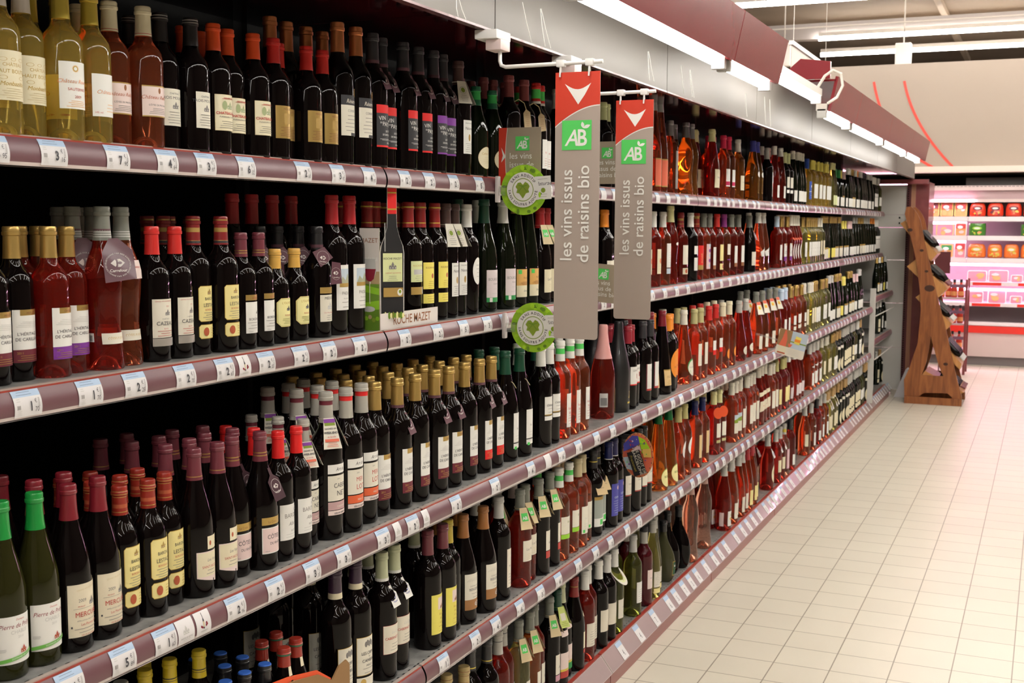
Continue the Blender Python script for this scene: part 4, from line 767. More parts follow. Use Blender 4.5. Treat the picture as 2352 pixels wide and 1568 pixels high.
# ---- bottom shelf
T('scrw', W_, 'short', 'darkgreen', 'short bottle with tan banded screw cap', 'cap_scr2', plain(.05, .04, .12, 'lemonb'), bands=[(.3, .32, 'brown'), (.6, .62, 'brown'), (.8, .82, 'brown')], scale=1.08)
PAL['scr2'] = (.55, .42, .18)
T('blkgr', R_, 'bdx', 'dark', 'black bottle with black capsule and thin gold ring', 'cap_charcoal', None, bands=[(.08, .12, 'gold_y')], scale=1.04)
T('greyro', V_, 'bdx', 'deeprose', 'rosé bottle with banded grey-beige capsule', 'cap_steelb', plain(.04, .04, .13, 'ivory'), bands=[(.55, .58, 'ink')], scale=1.04)
def a_ali(c, low):
    return lambda a: (a.rect(-.016, .060, .034, .120, 'ivory'), a.rect(-.016, .040, .034, .058, low), a.ell(.016, .104, .006, .008, c), a.text('Alice', .008, .078, .0105, 'softink', shear=.3))
T('aliw', W_, 'bdx', 'lemon', 'yellow white wine bottle with green-logo paper collar', 'cap_greyg', a_ali('limegreen', 'limegreen'), collar='collar_ab')
T('alio', V_, 'bdx', 'orange', 'orange rosé bottle with green-logo paper collar', 'cap_greyg', a_ali('limegreen', 'limegreen'), collar='collar_ab')
T('alir', V_, 'bdx', 'deeprose', 'deep rosé bottle with grey capsule and pink-banded label', 'cap_greyg', a_ali('inkred', 'pinkl'))
T('alid', R_, 'bdx', 'dark', 'dark bottle with green-logo paper collar and pink-banded label', 'cap_greyg', a_ali('inkred', 'pinkl'), collar='collar_ab')
PAL['pinkl'] = (.62, .34, .42)
def a_san(low): return lambda a: (a.rect(-.036, .055, .036, .105, 'rosepaper'), a.rect(-.036, .048, .036, .055, 'gold_y'), a.rect(-.036, .028, .036, .048, low), a.text('Sarg', .008, .085, .010, 'softink', shear=.2), a.text('Bio', .010, .070, .009, 'softink', shear=.2), a.rect(-.030, .155, .030, .172, 'rosepaper'))
T('sanr', R_, 'brg', 'dark', 'dark bottle with lime paper collar and red-footed label', 'cap_darkgreen', a_san('inkred'), collar='collar_lime')
T('sang', R_, 'brg', 'dark', 'dark bottle with white cap ring and green-footed label', 'cap_palegr', a_san('green'))
T('brnc', R_, 'brg', 'dark', 'black burgundy bottle with red-brown capsule and cream side label', 'cap_crest', lambda a: (a.rect(-.006, .070, .034, .122, 'cream'), a.rect(-.006, .055, .034, .067, 'inkred'), a.ell(.016, .175, .014, .008, 'cream')), bands=[(.5, .54, 'gold_d')])
def a_des(c): return lambda a: (a.rect(-.036, .058, .036, .130, 'cream3'), a.poly([(.0, .058), (.028, .058), (.030, .075), (.020, .10), (.018, .115), (.012, .095), (.004, .075)], c), a.text('Or', .016, .120, .006, 'gold_d'))
T('desr', R_, 'bdx', 'dark', 'dark bottle with white capsule and cream label with brown swirl', 'cap_white', a_des('brownl'), scale=1.0)
T('desg', R_, 'bdx', 'dark', 'dark bottle with white capsule and cream label with olive swirl', 'cap_white', a_des('gold2'), scale=1.0)
T('desro', V_, 'bdx', 'deeprose', 'deep rosé bottle with white capsule and cream label', 'cap_white', plain(.060, .05, .125, 'cream3'))
T('collw', W_, 'bdx', 'olive', 'olive bottle with white capsule and large white oval collar', 'cap_white', plain(.06, .055, .12, 'ivory', 'lightgrey', 'Vino', 'softink', .008), collar='disc_white')
T('ptg', R_, 'bdx', 'deep2', 'dark ruby bottle with stamped capsule and white label', 'cap_steelb', plain(.048, .065, .135, 'rosepaper', 'lightgrey', 'Douro', 'softink', .008), bands=[(.7, 1.1, 'charcoal')])
GLASS['deep2'] = mat('ruby_glass', (.10, .006, .012), .03, 0, 0, .4, 1.4)
T('ptw', W_, 'flute', 'lemon', 'pale yellow bottle with stamped capsule and white back label', 'cap_steelb', lambda a: (a.rect(-.03, .05, .03, .115, 'ivory'), a.bars(0, .06, .11, .045, 8, 'softink'), a.rect(-.03, .025, .03, .045, 'lemonc')), scale=.9)
T('flask', W_, 'flask', 'oliveb', 'flat round flask bottle with green emblem label', 'cap_black', lambda a: (a.rect(-.024, .03, .034, .085, 'inkgold'), a.rect(-.022, .032, .032, .083, 'greend'), a.text('MESSIAS', .004, .064, .0098, 'white', bold=.03), a.text('Vinho Verde', .004, .052, .006, 'gold_y', shear=.2), a.bars(.004, .036, .046, .04, 2, 'brightgreen')), scale=1.0)
GLASS['oliveb'] = mat('brown_green_glass', (.10, .10, .05), .04, 0, 0, .35, 1.4)
T('blfl', R_, 'flask', 'dark', 'black round-bellied bottle with copper-labelled black neck', 'cap_black', lambda a: a.rect(-.010, .165, .010, .195, 'copperb'), scale=1.06)
T('clearo', V_, 'prov', 'palerose', 'large clear rosé bottle with white wave label', 'clearcap', lambda a: a.ell(.020, .095, .014, .040, 'ivory'), scale=1.18)
PAL['clearcap'] = (.62, .40, .34)
T('darkro', V_, 'swirl', 'deeprose', 'broad deep rosé bottle with grey-white capsule and white label', 'cap_steelw', lambda a: (a.rect(-.030, .022, .036, .090, 'white'), a.rect(-.075, .022, -.052, .085, 'rosep'), a.ell(.0, .055, .018, .006, 'gold_y'), a.ell(.008, .047, .014, .005, 'coral'), a.ell(.004, .072, .016, .004, 'gold_y2')), scale=1.0)
PAL['steelw'] = (.60, .60, .56)
T('whr', V_, 'swirl', 'rose', 'slim rosé bottle with white capsule and low white label', 'cap_steelw', plain(.054, .025, .10, 'ivory', 'lightgrey'), scale=.98)
T('rdr', V_, 'swirl', 'rose', 'slim rosé bottle with red capsule and pale yellow label', 'cap_ruby2', plain(.054, .025, .10, 'lemonc', None), scale=.98)
PAL['ruby2'] = (.45, .03, .04)
T('ovl', V_, 'brg', 'deeprose', 'broad rosé bottle with white capsule and half-oval cream label', 'cap_steelw', lambda a: (a.ell(.008, .085, .032, .048, 'lemonc2'), a.ell(.0, .095, .01, .012, 'gold_y2')), collar='tag_white')
PAL['lemonc2'] = (.78, .72, .50)
T('crl', V_, 'bdx', 'deeprose', 'rosé bottle with white neck tag and square cream label', 'cap_steelw', plain(.060, .060, .125, 'lemonc2', 'beige'), collar='tag_white')
T('pnk', V_, 'bdx', 'palerose', 'rosé bottle with orange-white capsule and pink script label', 'cap_steelw', lambda a: (a.rect(-.026, .04, .026, .150, 'pinkl'), a.rect(-.02, .045, .02, .145, 'pink')), bands=[(.2, .5, 'gold_y')])
T('lwh', V_, 'bdx', 'deeprose', 'deep rosé bottle with charcoal capsule and low white label', 'cap_charcoal', plain(.054, .03, .09, 'white', 'lightgrey'))
T('widero', V_, 'brg', 'rose', 'wide rosé bottle with white capsule and paired cream labels', 'cap_steelw', lambda a: (a.rect(-.052, .055, -.026, .125, 'cream'), a.rect(-.006, .050, .034, .130, 'cream'), a.bars(.014, .06, .12, .03, 5, 'beige')), scale=1.04)
T('whrd', V_, 'bdx', 'rose', 'rosé bottle with white capsule and white label with red emblem', 'cap_steelw', plain(.052, .03, .11, 'white', None, extra=lambda a: (a.ell(.006, .075, .008, .012, 'inkred'), a.poly([(-.03, .15), (.03, .165), (.02, .135)], 'white'))))
T('yww', W_, 'bdx', 'lemon', 'pale wine bottle with tan capsule and pale yellow label', 'cap_tan', plain(.056, .035, .125, 'lemonc2', 'beige'), collar='tag_white')
T('dgv', W_, 'bdx', 'darkgreen', 'dark green bottle with tan capsule and half-oval pale label', 'cap_tan', lambda a: (a.ell(.0, .055, .030, .046, 'lemonc2'), a.rect(-.03, .165, .03, .185, 'ivory')))
T('dgl', W_, 'bdx', 'darkgreen', 'dark green bottle with pewter capsule and square pale label', 'cap_steelw', plain(.056, .06, .135, 'lemonc2', 'beige', extra=lambda a: a.rect(-.028, .02, .028, .052, 'lemonc2')))

# ---- neck tags and paper collars, all parts of the bottle they hang on
def card(mb, P, u, v, outline, m, t=.0006):
    P = Vector(P); u = Vector(u).normalized(); v = Vector(v); v = (v - u * v.dot(u)).normalized(); n = u.cross(v)
    fr = [P + u * a + v * b for a, b in outline]; bk = [p - n * t for p in fr]; k = len(fr)
    mb.add(fr, [tuple(range(k))], m); mb.add(bk, [tuple(range(k))[::-1]], m); mb.add(fr + bk, [(i, (i + 1) % k, k + (i + 1) % k, k + i) for i in range(k)], m)
    return lambda x, y, d: tuple(P + u * x + v * y + n * (d + .0002))
m_tagm = mat('mauve_card', (.125, .050, .068), .45, 0, .05)
m_tagd = mat('dark_mauve_card', (.055, .018, .028), .35, 0, .3)
def emblem(a, s, c, bg):
    a.poly([(-s, 0), (-s * .35, s * .55), (-s * .2, s * .3), (-s * .2, -s * .3), (-s * .35, -s * .55)], c); a.poly([(s, 0), (s * .35, s * .6), (-.05 * s, s * .6), (s * .2, s * .25), (s * .05, 0), (s * .2, -s * .25), (-.05 * s, -s * .6), (s * .35, -s * .6)], c); a.ell(s * .32, 0, s * .28, s * .2, bg)
def add_collar(kind, r0, H):
    mb = MB(); n = 'neck_tag'; nz = H - .085; a = Art()
    if kind in ('tag_mauve', 'tag_black', 'tag_dark', 'tag_white'):
        m = {'tag_mauve': m_tagm, 'tag_black': m_tagd, 'tag_dark': m_tagd, 'tag_white': M('white')}[kind]; c = 'blue' if kind == 'tag_white' else 'offwhite'
        big = 1.45 if kind == 'tag_dark' else 1
        mb.lathe([(.0168, nz + .012), (.0172, nz + .026)], m, 20)
        P = Vector((.020, .000, nz + .012))
        dn = Vector((.40, .10, -.9)).normalized(); side = Vector((.05, 1, .12)).normalized(); side = (side - dn * side.dot(dn)).normalized(); nn = side.cross(-dn)
        C_ = P + dn * .034 * big; hw = .0135 * big
        out = [(-.004, .030 * big), (.004, .030 * big), (.005, .018 * big), (hw, .010 * big), (hw, -.022 * big), (-hw, -.022 * big), (-hw, .010 * big), (-.005, .018 * big)]
        fn = card(mb, C_ + nn * .001, side, -dn, out, m)
        emblem(a, .0062 * big, c, m); a.ring(0, 0, .0105 * big, .0110 * big, c); a.text('Carrefour', 0, -.0098 * big, .0036 * big, c, bold=.02); a.into(mb, fn)
    elif kind == 'tag_big':
        mb.lathe([(.0168, nz + .030), (.0172, nz + .040)], m_tagm, 20)
        side = Vector((.62, .78, .04)).normalized(); fn = card(mb, (.047, -.010, nz - .028), side, (-.25, .18, 1), [(-.028, -.040), (.034, -.034), (.032, .026), (.006, .052), (-.012, .052), (-.028, .024)], m_tagm)
        emblem(a, .014, 'offwhite', m_tagm); a.text('Carrefour', 0, -.0185, .0082, 'offwhite', bold=.02); a.arctext('SÉLECTIONNÉ PAR NOS EXPERTS', 0, -.004, .0225, .0040, 'offwhite'); a.arctext('SÉLECTIONNÉ PAR NOS EXPERTS', 0, -.004, .0225, .0040, 'offwhite', mid=270, top=False); a.into(mb, fn)
    elif kind == 'tag_diamond':
        mb.lathe([(.0160, nz + .028), (.0166, nz + .038)], m_tagm, 20)
        fn = card(mb, (.030, -.016, nz + .004), (.45, .88, -.12), (-.15, .2, 1), [(-.030, .012), (.004, .030), (.030, .004), (-.006, -.026)], m_tagm)
        emblem(a, .009, 'offwhite', m_tagm); a.text('Carrefour', 0, -.012, .005, 'offwhite', bold=.02); a.ring(0, 0, .0175, .018, 'offwhite'); a.into(mb, fn)
        fn = card(mb, (.052, .010, nz - .036), (.30, .95, 0), (-.1, 0, 1), [(-.018, -.030), (.018, -.028), (.018, .026), (-.010, .030)], m_tagm); b = Art(); emblem(b, .0085, 'offwhite', m_tagm); b.text('Carrefour', 0, -.013, .0048, 'offwhite', bold=.02); b.ring(0, -.002, .0155, .016, 'offwhite'); b.into(mb, fn)
    elif kind == 'tag_beige':
        mb.lathe([(.0165, nz + .012), (.0170, nz + .018)], M('beigec'), 20)
        fn = card(mb, (.032, -.006, nz - .030), (.45, .88, 0), (-.45, .1, .9), [(-.020, -.034), (.026, -.034), (.022, .012), (.008, .030), (-.012, .028), (-.022, .008)], M('tan2')); a.ring(.002, -.008, .013, .0136, 'beige'); a.text('CARREFOUR', .002, -.012, .004, 'ink'); a.into(mb, fn)
    elif kind in ('collar_ab', 'collar_white', 'collar_week', 'collar_lime', 'collar_sun'):
        n = 'paper_collar'; c = {'collar_ab': 'kraft', 'collar_white': 'ivory', 'collar_week': 'ivory', 'collar_lime': 'limep', 'collar_sun': 'ivory'}[kind]
        zt, zb = nz + .034, nz - .024
        for sgn in (-1, 1):
            x0, x1 = .0185, .046
            dir_ = Vector((math.cos(-.55 if sgn < 0 else .85), math.sin(-.55 if sgn < 0 else .85), 0)); tng = Vector((-dir_.y, dir_.x, 0))
            top = dir_ * x0 + Vector((0, 0, zt)); bot = dir_ * x1 + Vector((0, 0, zb)); ax = (top - bot).normalized(); L = (top - bot).length; mid = (top + bot) / 2
            fn = card(mb, mid, tng, ax, [(-.021, -L / 2), (.021, -L / 2), (.0125, L / 2), (-.0125, L / 2)], M(c)); b = Art()
            if kind == 'collar_ab': b.rect(-.011, -.008, .011, .016, 'abgreen'); b.text('AB', 0, -.003, .013, 'white', bold=.03); b.bars(0, -.024, -.013, .024, 3, 'beige')
            elif kind == 'collar_white': b.ring(0, .006, .0095, .0102, 'softink'); b.ell(0, .006, .006, .007, 'leaf'); b.bars(0, -.026, -.010, .024, 4, 'softink')
            elif kind == 'collar_week':
                b.rect(-.012, .016, .012, .030, 'leaf'); b.rect(-.013, .022, .013, .030, 'purple'); b.text('GAGNEZ UN', 0, .008, .0046, 'ink', bold=.02); b.text('WEEK-END', 0, -.001, .0062, 'ink', bold=.03); b.text('en famille', 0, -.009, .005, 'inkred', shear=.2); b.rect(-.016, -.018, .016, -.012, 'coral'); b.bars(0, -.028, -.021, .028, 3, 'coral')
            elif kind == 'collar_lime': b.rect(-.010, -.010, .010, .012, 'ivory'); b.bars(0, -.026, -.016, .03, 3, 'olive')
            else: b.rect(-.0125, .018, .0125, .034, 'coral'); b.rect(-.009, -.006, .009, .012, 'gold_y'); b.rect(-.007, -.002, .007, .004, 'orange')
            b.into(mb, fn)
        mb.lathe([(.0165, zt - .003), (.0178, zt - .001)], M(c), 20)
    elif kind == 'neck_band':
        n = 'neck_band'; mb.lathe([(.0185, H - .082), (.0172, H - .066)], M('cream'), 24)
    elif kind == 'raffia':
        n = 'raffia_tag'; mb.tube([(.0168 * math.cos(t), .0168 * math.sin(t), nz + .012) for t in [k * .524 for k in range(13)]], .0012, M('beige'), 5); mb.tube([(.017, 0, nz + .012), (.028, .012, nz + .020), (.040, .026, nz + .010), (.045, .032, nz - .01)], .0012, M('beige'), 5)
        fn = card(mb, (.048, .034, nz - .034), (.55, .8, 0), (-.2, -.1, 1), [(-.012, -.028), (.014, -.024), (.010, .020), (-.004, .028), (-.014, .016)], M('cardc')); a.bars(0, -.018, .014, .016, 7, 'brown'); a.into(mb, fn)
    elif kind == 'twine':
        n = 'twine'; mb.tube([(.0172 * math.cos(t), .0172 * math.sin(t), nz + .006 + .002 * math.sin(t)) for t in [k * .524 for k in range(13)]], .0011, M('beigec'), 5); mb.tube([(.017, -.004, nz + .006), (.028, -.006, nz + .001), (.034, .004, nz - .014)], .001, M('beigec'), 5)
    elif kind == 'disc_white':
        n = 'oval_collar'; pts = [(.052 * math.cos(t), .034 * math.sin(t)) for t in [k * math.tau / 28 for k in range(28)]]; fn = card(mb, (.014, -.0, nz + .0), (.72, -.3, -.62), (.3, 1, 0), pts, M('ivory')); a.ell(.024, 0, .016, .02, 'palegreen'); a.text('Gratuit', .02, .0, .009, 'inkred'); a.ell(-.014, 0, .017, .017, 'black'); a.into(mb, fn)
    elif kind == 'disc_red':
        n = 'disc_tag'; fn = card(mb, (.030, -.020, nz - .012), (.72, .69, 0), (-.2, 0, 1), [(.024 * math.cos(t), .026 * math.sin(t)) for t in [k * math.tau / 24 for k in range(24)]], M('orangered'))
    return n, mb
PAL['kraft'] = (.66, .54, .32); PAL['limep'] = (.58, .68, .20); PAL['tan2'] = (.66, .50, .28); PAL['cardc'] = (.46, .34, .18)

PROTO = {}
def proto(key):
    if key in PROTO: return PROTO[key]
    t = TYPES[key]; prof, capmm = SHAPE[t['shape']]; sc = t['scale']; prof = [(r * (1 + (sc - 1) * .5), z * sc) for r, z in prof]; H = prof[-1][1]; flat = FLAT.get(t['shape'], 1)
    rf = radius_fn(prof); parts = []
    mb = MB(); gz = prof
    mb.lathe(prof, GLASS[t['glass']], 32, sy=flat); parts.append(('glass', mb.mesh('bottle_glass'), None))
    # capsule
    cz = H - capmm / 1000 * sc; pts = [(rf(cz) + .0006, cz)]; br = sorted({cz + f * (H - cz) for b in t['bands'] for f in b[:2] if f < 1})
    zs = sorted(set([z for r, z in prof if z > cz + .001 and r > .004] + [z for z in br if z > cz + .0005]))
    pts += [(rf(z) + .0007, z) for z in zs if z < H - .0013]; pts += [(rf(H - .001) + .0004 - .0008, H + .0004), (0, H + .0006)]
    pts = [(rf(cz) - .0002, cz)] + pts
    cm = M(t['cap'])
    def bandm(z):
        f = (z - cz) / (H - cz)
        for b in t['bands']:
            if b[0] <= f < b[1] and not (f > .985 and b[1] < 1): return M(b[2])
        return cm
    mb = MB(); mb.lathe(pts, cm, 24, bands=bandm); parts.append(('capsule', mb.mesh('bottle_capsule'), None))
    if t['art']:
        a = Art(); t['art'](a); mb = MB()
        rx = lambda u, v, d: (((rf(v * 1.0) + .0005 + d) * math.cos(u / max(.03, rf(v))), flat * (rf(v) + .0005 + d) * math.sin(u / max(.03, rf(v))), v))
        a.into(mb, lambda u, v, d: rx(u, v * sc, d), step=.0045, lift=.00010, vstep=.02 if t['shape'] in ('prov', 'swirl', 'cone', 'pear', 'flask', 'flute') or sc else None)
        parts.append(('label', mb.mesh('bottle_label'), None))
    if t['collar']:
        n, mb = add_collar(t['collar'], rf(H - .05), H); parts.append((n, mb.mesh('bottle_' + n), None))
    PROTO[key] = (parts, max(r for r, z in prof), H)
    return PROTO[key]

LASTPX = {}
def size_of(sh, px, key):
    """half bottles fill the left of the three upper shelves, full-size bottles everything else: (radial, height) factors"""
    if sh == 'A': return (1.04, .985) if px < 770 and key != 'reine' or key == 'cell' else (1.13, 1.22)
    if sh == 'B': return (1.0, 1.0) if px < 765 and key != 'pad' else (1.13, 1.25)
    if sh == 'C': return (.92 if key == 'lests' else .95, 1.05) if px < 735 else (1.13, 1.25)
    if sh == 'D': return (1.0, 1.0) if key in ('yelt', 'whit', 'blut', 'redt') else (1.11, 1.18)
    return (1.13, 1.26)
ITEMS = []     # dict(shelf, key, x, y, row, rot)
rng = random.Random(3)
DX = {'A': -1.712, 'B': -1.762, 'C': -1.632, 'D': -1.620, 'E': -1.645}
def put(sh, px, key, rows=1, rot=0, x=None, back=None, gap=.0, yoff=0, zoff=0):
    """a facing: the front bottle's base centre at picture column px, then its followers behind"""
    sc = size_of(sh, px, key); r = proto(key)[1] * sc[0]; X0 = (x if x is not None else DX[sh] - max(0, r - .038)) + rng.uniform(-.006, .006)
    if x is None:     # a neighbour hides the left part of a bottle: step back from the seen middle to the true one
        Yc = y_at(px, X0, SH[sh]['z']); d = Vector((X0, Yc, SH[sh]['z'] - CAM_Z)).dot(_fwd); dia = 2 * r * F_PX / d
        sp_ = min(dia, px - LASTPX.get(sh, -999)); LASTPX[sh] = px; px = px - (dia - sp_) / 2
    Y = y_at(px, X0, SH[sh]['z'] + zoff) + yoff
    for k in range(rows):
        X = X0 - k * (2 * r + .004 + rng.uniform(0, .004)) - (gap if k else 0)
        ITEMS.append(dict(s=sh, key=(back if back and k else key), x=X, y=Y + (rng.uniform(-.004, .004) if k else 0), row=k, rot=rot + rng.uniform(-.10, .10) - .04, r=r, zoff=zoff, sc=sc, front=ITEMS[-k] if k else None, dx=X0 - X, dy=rng.uniform(-.003, .003)))
def fill(sh, px0, px1, key, rows=1, rot=0, x=None, zoff=0):
    if TYPES[key if isinstance(key, str) else key[0]]['kind'] == W_: rows = 1
    r = proto(key if isinstance(key, str) else key[0])[1] * size_of(sh, px0, key if isinstance(key, str) else key[0])[0]; X0 = x if x is not None else DX[sh]
    ya, yb = y_at(px0, X0, SH[sh]['z']), y_at(px1, X0, SH[sh]['z']); n = max(1, int((yb - ya) / (2 * r + .006))); st = (yb - ya) / n
    for k in range(n):
        kk = key if isinstance(key, str) else key[k * len(key) // n]
        Y = ya + st * (k + .5); px = pixel_of(X0, Y, SH[sh]['z'])[0]; put(sh, px, kk, rows, rot, x, zoff=zoff)
# ------------------------------------------------------------------ which bottle stands where
# top shelf
for px, k, rows in ((22, 'hautb', 2), (92, 'hautb', 2), (168, 'roum', 2), (246, 'roum2', 2), (309, 'reil', 2), (360, 'reil', 1), (408, 'trois', 2), (450, 'trois', 1), (499, 'bran', 2), (543, 'bran', 2), (585, 'bran', 1),
                    (637, 'moul', 1), (706, 'moul', 1), (748, 'moul', 1), (789, 'reine', 2), (830, 'reine', 1), (871, 'vdpr', 1), (908, 'vdpr', 1), (942, 'vdpr', 2), (976, 'vdpr', 1), (1011, 'vdpp', 1), (1042, 'vdpp', 1), (1068, 'natur', 1),
                    (1104, 'cell', 1), (1140, 'cell', 1), (1178, 'raff', 2), (1212, 'raff', 1), (1244, 'abred', 2), (1264, 'abred', 2), (1290, 'stripw', 1), (1312, 'abred', 1), (1336, 'darkw', 1), (1360, 'stripw', 1), (1392, 'darkw', 2), (1412, 'darkw', 2),
                    (1440, 'stripw', 1), (1462, 'darkw', 1), (1485, 'stripw', 1), (1507, 'tallpink', 1), (1524, 'tallpink', 2), (1545, 'silverl', 2)):
    put('A', px, k, rows)
for px in (632, 668, 697, 738): put('A', px, 'reine', 1, x=-1.835)
put('A', 672, 'moul', 1, x=-1.755)
for px in (1112, 1135, 1152): put('A', px, 'raff', 2, x=-1.82)
for px, k, rows in ((1576, 'greyros', 2), (1594, 'greyros', 2), (1634, 'creamros', 2), (1650, 'creamros', 2), (1668, 'pinkcap', 2), (1682, 'pinkcap', 2), (1700, 'whitecap', 1), (1729, 'bluecap', 2), (1744, 'bluecap', 1), (1765, 'stripw', 1), (1775, 'redsq', 1)):
    put('A', px, k, rows)
fill('A', 1781, 1803, 'flutew', 2); fill('A', 1804, 1820, 'darkw', 1); fill('A', 1824, 1856, 'greenfl', 2); fill('A', 1857, 1869, 'bluelab', 1); fill('A', 1869, 1908, 'yelcap', 2); fill('A', 1908, 1922, 'limelab', 1)
fill('A', 1923, 1984, ('fg', 'fy', 'fp', 'fw', 'fgo', 'fw', 'fo', 'fgr'), 2); fill('A', 1984, 2006, ('fb', 'fgr'), 1); fill('A', 2006, 2026, ('endw', 'grn'), 1)
# second shelf
for px, k, rows in ((4, 'herm', 2), (66, 'herm', 2), (130, 'herp', 2), (189, 'herp', 2), (250, 'flor', 2), (309, 'florp', 2), (371, 'caz', 1), (430, 'caz', 1), (480, 'lest', 2), (521, 'lest', 2), (563, 'bord', 1), (603, 'bord', 1), (645, 'oliv', 1), (688, 'oliv', 1),
                    (742, 'medoc', 1), (779, 'pad', 3), (822, 'pad', 3), (944, 'rmz', 1), (985, 'rmy', 2), (1014, 'rmy', 1), (1032, 'natur', 1), (1055, 'natur', 1), (1083, 'moon', 1), (1122, 'bourg', 2), (1163, 'bourw', 2), (1194, 'als', 1), (1222, 'als', 1), (1248, 'pins', 2), (1272, 'pins', 1),
                    (1300, 'redfl', 1), (1325, 'wlong', 1), (1350, 'orcap', 1), (1388, 'orcap', 2), (1408, 'orcap', 1), (1435, 'twow', 1), (1460, 'wlong', 1), (1484, 'redfl', 1), (1506, 'redfl', 2), (1528, 'wlong', 2), (1547, 'glass2', 1), (1568, 'crest2', 2), (1590, 'twow', 1),
                    (1606, 'redlab', 2), (1622, 'patt', 1), (1636, 'greyw', 2), (1652, 'yelseal', 1), (1668, 'purc', 1), (1684, 'greyw', 1), (1700, 'greyw', 1), (1723, 'wide', 2), (1744, 'flagw', 1), (1758, 'flagw', 2), (1784, 'bluero', 1)):
    put('B', px, k, rows)
for px in (853, 880, 905, 928, 960): put('B', px, 'rmz', 2, x=-1.84)
for px, k in ((600, 'medoc'), (640, 'medoc'), (695, 'medoc'), (716, 'medoc')): put('B', px, k, 1, x=-1.85)
for px, k in ((345, 'lest'), (395, 'lest'), (440, 'lest'), (150, 'florp'), (205, 'florp'), (545, 'pad'), (580, 'pad'), (625, 'pad'), (672, 'pad')): put('B', px, k, 1, x=-1.94)
put('B', 1207, 'als', 1, x=-1.82)
fill('B', 1791, 1818, 'herp', 1); fill('B', 1819, 1846, 'oval', 2); fill('B', 1847, 1882, 'wgold', 2); fill('B', 1882, 1893, 'wwhite', 1); fill('B', 1893, 1925, ('fgo', 'fyl', 'fyl', 'fgo'), 2); fill('B', 1926, 1986, ('fgo', 'fy', 'fp', 'fgr', 'fgo'), 2); fill('B', 1987, 2020, ('fgr', 'fo', 'endw'), 2)
# third shelf
for px, k, rows in ((28, 'chab', 2), (112, 'chab', 1), (190, 'merc', 3), (265, 'merc', 2), (320, 'lests', 3), (366, 'lests', 3), (406, 'lests', 2), (459, 'stn', 4), (512, 'stn', 4), (557, 'cdr', 3), (606, 'cdrt', 3), (648, 'baron', 3), (697, 'baron', 1), (730, 'artc', 3), (768, 'artc', 3),
                    (811, 'artm', 3), (850, 'artm', 3), (890, 'herm', 4), (928, 'hermt', 4), (967, 'herm', 4), (1009, 'hermt', 4), (1044, 'hermt', 4), (1079, 'herm', 3), (1113, 'hermr', 3), (1142, 'hermr', 2), (1174, 'grcap', 2), (1206, 'grcap', 2), (1232, 'grcap', 1), (1247, 'chato', 2), (1272, 'chato', 2),
                    (1296, 'rosab', 2), (1320, 'rosab', 2), (1342, 'rosab', 2), (1388, 'pinkch', 1), (1426, 'blackch', 2), (1450, 'gran', 2), (1468, 'gran', 2), (1486, 'grayc', 2), (1504, 'grayc', 1), (1516, 'occh', 2), (1533, 'occh', 1), (1546, 'orlab', 2), (1558, 'orlab', 2),
                    (1580, 'ovlab', 2), (1600, 'goldro', 2), (1616, 'goldro', 2), (1634, 'redsq', 2), (1650, 'redsq', 2), (1666, 'circo', 2), (1681, 'circo', 2), (1703, 'pearo', 2), (1720, 'pearo', 1), (1740, 'wcol', 2), (1756, 'wcol', 2), (1772, 'wcol', 1), (1786, 'wcol', 1)):
    put('C', px, k, rows, x=(-1.70 if k == 'grcap' and px > 1220 else None))
fill('C', 1796, 1820, 'bluero', 2); fill('C', 1821, 1850, 'goldv', 2); fill('C', 1851, 1888, ('wwhite', 'wgold'), 2); fill('C', 1889, 1906, 'wgold', 2); fill('C', 1907, 1950, ('fgr', 'fgo', 'fyl', 'fy'), 2); fill('C', 1951, 1984, ('fgo', 'fp', 'fgr'), 2)
# fourth shelf (the front-left bottles stand below the frame edge)
def top_at(sh, px, py, key, rows=1, **kw):
    sc = size_of(sh, px, key); H = proto(key)[2] * sc[1]; z = SH[sh]['z'] + H - CAM_Z; d = (px - 1176) / F_PX * _r2 + (784 - py) / F_PX * _u2 + _fwd; t = z / d.z
    X, Y = d.x * t, d.y * t; r = proto(key)[1] * 1.0
    for k in range(1): ITEMS.append(dict(s=sh, key=key, x=X - k * (2 * r + .005), y=Y, row=k, rot=rng.uniform(-.15, .1), r=r * sc[0], zoff=0, sc=sc))
for px, py, k, n in ((468, 1478, 'yelt', 1), (409, 1497, 'yelt', 1), (376, 1524, 'yelt', 1), (345, 1500, 'yelt', 1), (318, 1545, 'whit', 1), (612, 1520, 'blut', 1), (565, 1541, 'blut', 1), (551, 1511, 'blut', 1), (510, 1531, 'blut', 1), (503, 1500, 'blut', 1), (524, 1560, 'blut', 1), (447, 1521, 'blut', 1),
                     (648, 1497, 'redt', 1), (605, 1468, 'redt', 1), (675, 1472, 'redt', 1), (580, 1492, 'redt', 1)):
    top_at('D', px, py, k, n)
for px, x in ((772, None), (827, None), (636, -1.80), (712, -1.76), (560, -1.92), (660, -1.93)): put('D', px, 'ormes', 1, x=x)
